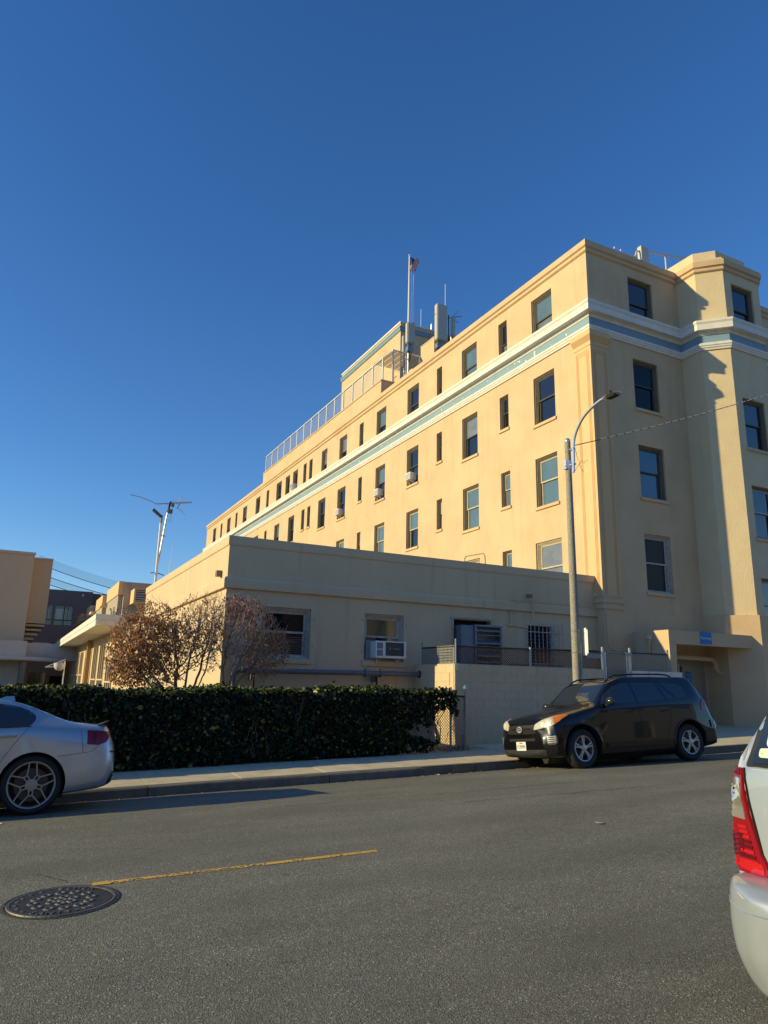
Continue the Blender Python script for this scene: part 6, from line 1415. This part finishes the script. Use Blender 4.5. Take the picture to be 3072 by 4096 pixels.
# windscreen
wsf = (Vector((-1, 0, 1.9)), Vector((0, 1, 0)), Vector((.82, 0, -.57)).normalized()); 
wn_ = [( -.72, 0), (.72, 0), (.58, .44), (-.58, .44)]
fr_ = (Vector((1.55, 0, 1.32))-Vector((.55, 0, -.83)).normalized()*1.5-Vector((.83, 0, .55)).normalized()*.0, Vector((0, 1, 0)), Vector((.55, 0, -.83)).normalized())
decal('windscreen', bvh, rnd([(-.735, -.27), (0, -.31), (.735, -.27), (.60, .33), (0, .37), (-.60, .33)], .05), None, M_carglass, SUV, off=.003, frame=fr_, tilt=Vector((.83, 0, .55)).normalized())
mb = MB()
for sy in (-1, 1): mb.tube([(1.22, sy*.05, 1.155), (1.27, sy*.30, 1.185), (1.33, sy*.62, 1.20)], .008, 5)
mb.obj('wiper', M_trimblk, SUV)
for sy in (-1, 1):    # roof rails and mirrors
    mb = MB(); yy_ = sy*.56; mb.tube([(1.82, yy_, 1.53), (1.95, yy_, 1.63), (2.10, yy_*.99, 1.685), (2.6, yy_*.98, 1.705), (3.3, yy_*.98, 1.70), (3.52, yy_*.98, 1.68), (3.66, yy_, 1.62)], .017, 8); mb.obj('roof_rail', M_trimblk, SUV, smooth=True)
    bm = bmesh.new(); bmesh.ops.create_uvsphere(bm, u_segments=16, v_segments=10, radius=1); bmesh.ops.scale(bm, vec=(.085, .11, .075), verts=bm.verts)
    for v in bm.verts:
        if v.co.x > .02: v.co.x = .02+(v.co.x-.02)*.25
    me = bpy.data.meshes.new('wing_mirror'); bm.to_mesh(me); bm.free(); me.polygons.foreach_set('use_smooth', [True]*len(me.polygons)); me.materials.append(mat('mirror_black', (.03, .03, .032), .25, .2, coat=.6)); link(me, 'wing_mirror', SUV, (1.56, sy*1.0, 1.17))
    MB().tube([(1.54, sy*.87, 1.10), (1.55, sy*.97, 1.13)], .022, 6).obj('mirror_arm', M_trimblk, SUV)
    D = Vector((-.62, -sy*.78, 0)).normalized(); U = Vector((-D.y, D.x, 0)); O = Vector((4.02, sy*.80, 0))-D*2; f = 1 if sy < 0 else -1
    decal('tail_lamp', bvh, rnd([(-.17*-f*-1, 1.19), (f*.00, 1.18), (f*.09, 1.10), (f*.12, .97), (f*.04, .95), (f*.0, 1.05), (f*-.08, 1.12)], .02), None, M_red, SUV, off=.012, frame=(O, U, D), st=.03)
MB().tube([(3.2, -.35, 1.64), (3.28, -.35, 1.80)], .004, 5).obj('aerial', M_trimblk, SUV)
decal('rear_bumper_strip', bvh, rnd([(4.16, .62), (4.40, .62), (4.38, .72), (4.14, .76)], .02), 'L', M_black, SUV, off=.02)
MB().tube([(.3, -.5, .2), (4.2, -.5, .22)], .1, 6).obj('underbody', M_trimblk, SUV); MB().box(.5, 4.1, -.6, .6, .2, .3).obj('underbody', M_trimblk, SUV)

# ---------------------------------------------------------- silver sedan (rear half in frame)
SED = car_root('silver_sedan', 'silver four-door sedan with thin-spoked wheels cut off by the left frame edge', 'car', (.94, 3.92), (.43-1.49, 11.16), 0.0, 0)
ST = [
 (0.00, [(0, .25), (.45, .25, .02), (.60, .28, .05), (.64, .38, .06), (.60, .48, .06), (.52, .55, .05), (.40, .60, .04), (.22, .62, .02), (0, .63)]),
 (0.08, [(0, .20), (.66, .20, .06), (.80, .27, .12), (.83, .40, .12), (.80, .54, .12), (.72, .63, .08), (.58, .69, .05), (.34, .72, .02), (0, .73)]),
 (0.35, [(0, .18), (.76, .19), (.88, .26), (.91, .42), (.89, .60), (.83, .72), (.70, .79), (.42, .83), (0, .85)]),
 (0.94, [(0, .17), (.80, .18), (.905, .26), (.92, .45), (.915, .68), (.88, .82), (.78, .89), (.48, .93), (0, .95)]),
 (1.40, [(0, .17), (.80, .18), (.905, .26), (.92, .45), (.92, .74), (.90, .93), (.82, .985), (.52, 1.01), (0, 1.02)]),
 (1.62, [(0, .17), (.80, .18), (.905, .26), (.92, .45), (.925, .76), (.90, .97), (.80, 1.07), (.55, 1.11), (0, 1.13)]),
 (2.00, [(0, .17), (.80, .18), (.905, .26), (.92, .45), (.925, .78), (.90, .985), (.70, 1.29), (.54, 1.34), (0, 1.37)]),
 (2.40, [(0, .17), (.80, .18), (.905, .26), (.92, .45), (.925, .80), (.90, 1.00), (.62, 1.395), (.50, 1.43), (0, 1.46)]),
 (3.00, [(0, .17), (.80, .18), (.905, .26), (.92, .45), (.925, .82), (.90, 1.02), (.605, 1.40), (.50, 1.44), (0, 1.47)]),
 (3.50, [(0, .17), (.80, .18), (.905, .26), (.92, .45), (.925, .83), (.90, 1.035), (.60, 1.36), (.50, 1.40), (0, 1.43)]),
 (3.75, [(0, .17), (.80, .18), (.905, .26), (.925, .45), (.93, .84), (.90, 1.035), (.615, 1.30), (.50, 1.34), (0, 1.37)]),
 (4.00, [(0, .18), (.80, .20), (.905, .27), (.928, .45), (.928, .84), (.89, 1.02), (.66, 1.20), (.52, 1.235), (0, 1.26)]),
 (4.30, [(0, .19), (.80, .22), (.90, .28), (.925, .46), (.922, .84), (.875, 1.00), (.74, 1.09), (.54, 1.115), (0, 1.14)]),
 (4.55, [(0, .20), (.78, .24), (.89, .30), (.915, .48), (.905, .82), (.85, .98), (.74, 1.04), (.50, 1.075), (0, 1.095)]),
 (4.72, [(0, .22), (.76, .26), (.87, .33), (.895, .52), (.88, .80), (.83, .95), (.72, 1.02), (.46, 1.055), (0, 1.08)]),
 (4.80, [(0, .25), (.72, .28), (.83, .36), (.865, .55), (.85, .76), (.80, .90), (.68, .99), (.42, 1.035), (0, 1.07)]),
 (4.88, [(0, .30), (.64, .32), (.74, .40), (.78, .56), (.76, .70), (.70, .78), (.56, .84), (.36, .87), (0, .90)]),
 (4.92, [(0, .40), (.45, .42), (.52, .46), (.54, .54), (.52, .62), (.48, .68), (.40, .72), (.26, .74), (0, .76)])]
mb = loft(ST, 4, 4); cuts = []
for xw in (.94, 3.92):
    for sy in (-1, 1): c = MB(); c.tube([(xw, sy*.60, .35), (xw, sy*1.1, .35)], .385, 32); cuts.append(c)
body, bvh = cut(mb, cuts, [M_silver, M_trimblk], 'body', SED)
for x, s_ in ((.94, -1), (.94, 1), (3.92, -1), (3.92, 1)): wheel(SED, x, s_*.80, .350, .235, .278, s_, 'y', M_rim2)
win = [(2.62, 1.03), (2.62, 1.375), (3.0, 1.385), (3.35, 1.365), (3.68, 1.31), (3.81, 1.26), (3.88, 1.21), (3.91, 1.165), (3.90, 1.11), (3.84, 1.045)]; fwin = [(1.62, 1.02), (1.95, 1.20), (2.25, 1.34), (2.50, 1.375), (2.56, 1.375), (2.56, 1.03)]
for s_ in 'LR':
    decal('rear_side_window', bvh, rnd(win, .04), s_, M_carglass, SED, off=.003); decal('front_side_window', bvh, rnd(fwin, .04), s_, M_carglass, SED, off=.003)
    for pl_ in ([(3.85, 1.045), (3.73, .905), (3.59, .70), (3.52, .58)], [(2.59, 1.38), (2.59, .30)], [(4.13, .665), (4.35, .685), (4.57, .705), (4.69, .79)], [(4.45, .98), (4.485, .70)], [(4.585, .99), (4.61, .94)], [(1.55, .98), (1.5, .6), (1.52, .3)]): seam('panel_gap', bvh, pl_, s_, M_seam, SED, w=.003)
    sg = -1 if s_ == 'L' else 1
    for x in (2.45, 3.60):
        h = bvh.ray_cast(Vector((x, sg*3, .94)), Vector((0, -sg, 0)))[0]; MB().tube([(x-.12, h.y, .93), (x-.10, h.y+sg*.035, .935), (x+.07, h.y+sg*.035, .94), (x+.10, h.y, .94)], .016, 8).obj('door_handle', M_silver, SED, smooth=True)
    decal('window_trim', bvh, [(1.6, 1.018), (3.86, 1.036), (3.86, 1.046), (1.6, 1.028)], s_, M_trimblk, SED, off=.006)
    decal('side_reflector', bvh, rnd([(4.80, .712), (4.865, .708), (4.868, .682), (4.83, .684)], .006), s_, M_red, SED, off=.004, st=.02)
    D = Vector((-.45, -sg*.89, 0)).normalized(); U = Vector((-D.y, D.x, 0)); O = Vector((4.70, sg*.83, 0))-D*2; f = -1 if sg > 0 else 1
    pl_ = [(a*f, b) for a, b in ((-.135, .925), (-.11, .945), (.03, .962), (.17, .975), (.19, .80), (.06, .785), (-.04, .815))]
    decal('tail_lamp', bvh, rnd(pl_, .02), None, M_red, SED, off=.008, frame=(O, U, D), st=.025)
    decal('tail_lamp_strip', bvh, rnd([(a*f, b) for a, b in ((.07, .95), (.10, .955), (.13, .80), (.10, .80))], .01), None, M_redd, SED, off=.011, frame=(O, U, D), st=.025)
    decal('headlight', bvh, rnd([(a*f, b) for a, b in ((-.1, .62), (-.1, .68), (.15, .76), (.2, .72), (.1, .63))], .02), None, M_lens, SED, off=.006, frame=(Vector((.35, sg*.75, 0))-Vector((.7, -sg*.7, 0))*2, Vector((sg*-.7*-1, .7, 0)).normalized() if False else Vector((-Vector((.7, -sg*.7, 0)).y, .7, 0)).normalized(), Vector((.7, -sg*.7, 0)).normalized()), st=.04)
fr_ = (Vector((3.95, 0, 1.26))-Vector((-.42, 0, -.9)).normalized()*1.5, Vector((0, 1, 0)), Vector((-.42, 0, -.9)).normalized())
decal('rear_window', bvh, rnd([(-.55, -.36), (.55, -.36), (.66, .22), (-.66, .22)], .06), None, M_carglass, SED, off=.003, frame=fr_, tilt=Vector((.92, 0, -.38)).normalized())
fr_ = (Vector((1.85, 0, 1.25))-Vector((.50, 0, -.86)).normalized()*1.5, Vector((0, 1, 0)), Vector((.50, 0, -.86)).normalized())
decal('windscreen', bvh, rnd([(-.70, -.36), (.70, -.36), (.56, .36), (-.56, .36)], .06), None, M_carglass, SED, off=.003, frame=fr_, tilt=Vector((.86, 0, .5)).normalized())
mb = MB(); mb.add([(4.66, -.70, 1.045), (4.66, .70, 1.045), (4.80, .72, 1.095), (4.80, -.72, 1.095), (4.66, -.70, 1.025), (4.66, .70, 1.025), (4.80, .72, 1.087), (4.80, -.72, 1.087)], [(0, 1, 2, 3), (7, 6, 5, 4), (0, 3, 7, 4), (1, 5, 6, 2), (2, 6, 7, 3), (0, 4, 5, 1)])
mb.obj('boot_spoiler', mat('spoiler_bronze', (.22, .19, .17), .35, .5), SED)
mb = MB(); mb.add([(3.42, -.018, 1.43), (3.42, .018, 1.43), (3.66, .025, 1.395), (3.66, -.025, 1.395), (3.54, 0, 1.475), (3.64, -.006, 1.475), (3.64, .006, 1.475)], [(0, 4, 1), (0, 3, 5, 4), (1, 4, 6, 2), (3, 2, 6, 5), (4, 5, 6)]); mb.obj('roof_aerial', M_silver, SED, smooth=True)
decal('rear_valance', bvh, rnd([(4.79, .30), (4.83, .30), (4.90, .44), (4.87, .46)], .01), 'L', M_trimblk, SED, off=.006, st=.03)
MB().box(.6, 4.3, -.6, .6, .16, .24).obj('underbody', M_trimblk, SED)
mb = MB(); mb.box(4.80, 4.86, -.4, .4, .9, .92)

# ---------------------------------------------------------- silver minivan (only its rear left corner in frame)
VAN = bpy.data.objects.new('silver_minivan', None); COL.objects.link(VAN)
tag(VAN, 'silver minivan with tall red and clear tail lamp at the right frame edge', 'car')
VX, VY = 3.10, 1.535       # rear face, centre line
VAN.matrix_world = Matrix.Translation((VX, VY, z_road(VX+1, 2.2)+.0))@Matrix.Rotation(-math.atan(GR), 4, 'Y')
# local x: 0 at the rear face going forward (+X world); y left side = +Y (street side)
ST = [
 (0.00, [(0, .62), (.70, .62, .03), (.86, .64, .07), (.905, .75, .09), (.905, .95, .09), (.87, 1.12, .10), (.80, 1.17, .09), (.5, 1.19, .05), (0, 1.19, .02)]),
 (0.06, [(0, .55), (.78, .55), (.93, .60, .02), (.955, .75, .03), (.95, .95, .03), (.925, 1.14, .05), (.875, 1.25, .09), (.5, 1.31, .07), (0, 1.33, .05)]),
 (0.20, [(0, .30), (.84, .30), (.96, .40), (.975, .70), (.97, .95), (.95, 1.15), (.81, 1.39), (.60, 1.49), (0, 1.52)]),
 (0.45, [(0, .22), (.86, .22), (.965, .34), (.982, .70), (.978, .95), (.96, 1.15), (.775, 1.60), (.60, 1.69), (0, 1.72)]),
 (1.20, [(0, .20), (.86, .20), (.965, .32), (.985, .70), (.98, .95), (.965, 1.15), (.775, 1.70), (.60, 1.77), (0, 1.79)]),
 (3.20, [(0, .20), (.86, .20), (.965, .32), (.985, .68), (.98, .92), (.96, 1.10), (.765, 1.68), (.60, 1.75), (0, 1.77)]),
 (3.90, [(0, .20), (.86, .20), (.96, .32), (.98, .66), (.97, .88), (.94, 1.05), (.78, 1.30), (.58, 1.38), (0, 1.42)]),
 (4.20, [(0, .20), (.84, .20), (.95, .32), (.97, .62), (.95, .82), (.92, .96), (.80, 1.05), (.5, 1.10), (0, 1.12)]),
 (4.80, [(0, .20), (.80, .20), (.90, .32), (.92, .50), (.88, .66), (.80, .78), (.66, .86), (.4, .90), (0, .92)]),
 (5.05, [(0, .26), (.55, .28), (.65, .34), (.68, .46), (.64, .56), (.55, .64), (.42, .70), (.25, .73), (0, .75)])]
mb = loft(ST, 5, 5); cuts = []
for xw in (1.02, 4.05):
    for sy in (-1, 1): c = MB(); c.tube([(xw, sy*.65, .34), (xw, sy*1.1, .34)], .385, 24); cuts.append(c)
body, bvh = cut(mb, cuts, [M_vsilver, M_trimblk], 'body', VAN)
for x, s_ in ((1.02, -1), (1.02, 1), (4.05, -1), (4.05, 1)): wheel(VAN, x, s_*.84, .335, .22, .215, s_, 'split', M_rim1)
# bumper: its own loft, bulging beyond the lamp
BS = []
for x, yw, z0, z1 in ((-.135, .64, .30, .62), (-.115, .77, .27, .655), (-.06, .90, .25, .685), (.02, .965, .25, .70), (.14, .985, .26, .705), (.40, .985, .30, .69), (.62, .975, .36, .60)):
    BS.append((x, [(0, z0, -.0), (yw*.78, z0), (yw*.93, z0+.05, .01), (yw*.985, z0+(z1-z0)*.35), (yw, z0+(z1-z0)*.62), (yw*.985, z1-.035), (yw*.93, z1-.006), (yw*.6, z1, 0), (0, z1, 0)]))
mb = loft(BS, 4, 4); bump, bvb = cut(mb, [MB().tube([(1.02, .5, .34), (1.02, 1.2, .34)], .40, 16)], [M_vsilver, M_trimblk], 'rear_bumper', VAN)
# recess for the tailgate lip and number plate
FB = (Vector((-3, 0, 0)), Vector((0, 1, 0)), Vector((1, 0, 0)))
decal('bumper_step_pad', bvb, rnd([(-.62, .60), (.50, .60), (.58, .50), (.42, .38), (-.62, .38)], .06), None, M_vsilver, VAN, off=-.0 if False else .006, frame=FB)
seam('bumper_crease', bvb, [(.955, .60), (.80, .585), (.62, .60), (.55, .54), (.46, .42)], None, M_vsilver, VAN, w=.005, frame=FB)
pass; seam('scratch', bvb, [(.90, .64), (.84, .65), (.80, .635)], None, mat('scuffed_paint', (.60, .58, .55), .6), VAN, w=.0015, frame=FB)
# tail lamp: projected diagonally onto the left rear corner
for sg in (1, -1):
    D = Vector((.80, -sg*.60, 0)).normalized(); U = Vector((.60*sg, .80, 0)); O = Vector((.10, sg*.86, 0))-D*2
    LP = lambda L_: [(a*sg, b) for a, b in L_]
    lamp = [(.035, 1.155), (.125, 1.165), (.155, 1.05), (.165, .93), (.155, .80), (.13, .71), (-.075, .685), (-.045, .80), (.0, .95)]
    o_ = decal('tail_lamp', bvh, rnd(LP(lamp), .012), None, M_red, VAN, off=.012, frame=(O, U, D), st=.03, skirt=.02)
    decal('reversing_lamp_lens', bvh, rnd(LP([(.044, 1.118), (.15, 1.122), (.18, 1.03), (.18, .958), (.012, .93)]), .008), None, mat('clear_lens', (.50, .48, .45), .08, .7, coat=1.0), VAN, off=.016, frame=(O, U, D), st=.02)
    rs = random.Random(4)
    for k in range(10):
        z = 1.10-.0165*k; decal('lens_facet', bvh, LP([(.058+rs.uniform(0, .02), z), (.09+rs.uniform(0, .03), z+.005), (.088, z-.008), (.062, z-.011)]), None, mat('lens_bright', (.72, .70, .66), .15, .5) if k % 2 else mat('lens_grey', (.06, .06, .06), .2, .3), VAN, off=.0175, frame=(O, U, D), st=.03, skirt=.002)
    for k in range(9):
        z = .905-.021*k; dk = k in (3, 4, 6)
        decal('lens_band', bvh, LP([(.010-.0055*k, z), (.118, z+.003), (.116, z-.011), (.010-.0055*k, z-.014)]), None, M_red2 if not dk else M_redd, VAN, off=.016, frame=(O, U, D), st=.03, skirt=.002)
        if dk or k in (2, 5): decal('lens_bulb_window', bvh, rnd(LP([(.03, z+.006), (.080, z+.008), (.080, z-.013), (.03, z-.013)]), .006), None, M_redd, VAN, off=.0165, frame=(O, U, D), st=.02, skirt=.002)
    decal('side_marker_reflector', bvh, rnd(LP([(-.045, .752), (.120, .765), (.115, .725), (-.058, .705)]), .006), None, M_red2, VAN, off=.017, frame=(O, U, D), st=.03)
    decal('lamp_top_band', bvh, LP([(.04, 1.150), (.12, 1.160), (.130, 1.135), (.036, 1.125)]), None, M_redd, VAN, off=.016, frame=(O, U, D), st=.03)
# tailgate glass: dark, with black seal and sticker
UP = Vector((.30, 0, .95)).normalized(); NB = Vector((.95, 0, -.30)).normalized(); fr_ = (Vector((.12, 0, 1.22))-NB*2, Vector((0, 1, 0)), NB)
decal('rear_window_seal', bvh, rnd([(-.875, -.055), (.875, -.055), (.775, .42), (-.775, .42)], .02), None, M_trimblk, VAN, off=.004, frame=fr_, tilt=UP)
decal('rear_window', bvh, rnd([(-.84, -.042), (.84, -.042), (.74, .40), (-.74, .40)], .02), None, M_carglass, VAN, off=.010, frame=fr_, tilt=UP)
seam('tailgate_gap', bvh, [(.885, 1.16), (.86, 1.0), (.815, .80), (.77, .67)], None, M_seam, VAN, w=.008, frame=FB); seam('tailgate_gap', bvh, [(-.885, 1.16), (-.86, 1.0), (-.815, .80), (-.77, .67)], None, M_seam, VAN, w=.008, frame=FB)
M_stk = mat('cream_sticker', (.72, .70, .52), .6)
stk = decal('window_sticker', bvh, rnd([(.80, .00), (.80, .035), (.74, .035), (.765, .05), (.765, .10), (.755, .112), (.70, .108), (.66, .10), (.40, .085), (.40, -.025), (.79, -.012)], .012), None, M_stk, VAN, off=.0135, frame=fr_, tilt=UP, st=.03, skirt=.001)
def on_glass(txt, sz, u, v, mm_, sh=0.):
    me = text_mesh(txt, sz, font_shear=sh, extrude=.0005, align='LEFT'); me.materials.append(mm_); h = bvh.ray_cast(fr_[0]+Vector((0, u, 0))+UP*v, NB)[0]; o_ = h-NB*.0150
    Mx = Matrix(((0, UP.x, -NB.x, o_.x), (-1, UP.y, -NB.y, o_.y), (0, UP.z, -NB.z, o_.z), (0, 0, 0, 1))); me.transform(Mx); o = bpy.data.objects.new('lettering', me); COL.objects.link(o); o.parent = stk
M_st2 = mat('sticker_ink', (.12, .11, .09), .7); M_st3 = mat('sticker_olive', (.45, .43, .16), .7)
on_glass('HTATATA', .062, .750, .078, M_st3); on_glass('FOR THE BEST', .020, .725, .030, M_st2); on_glass('WE WOULD TALK OVER IT', .018, .790, .008, M_st2)
seam('pillar_edge', bvh, [(.895, 1.19), (.85, 1.40), (.79, 1.64)], None, mat('pillar_trim', (.70, .72, .72), .3, .6), VAN, w=.006, frame=FB)
MB().box(.3, 4.7, -.7, .7, .18, .28).obj('underbody', M_trimblk, VAN)
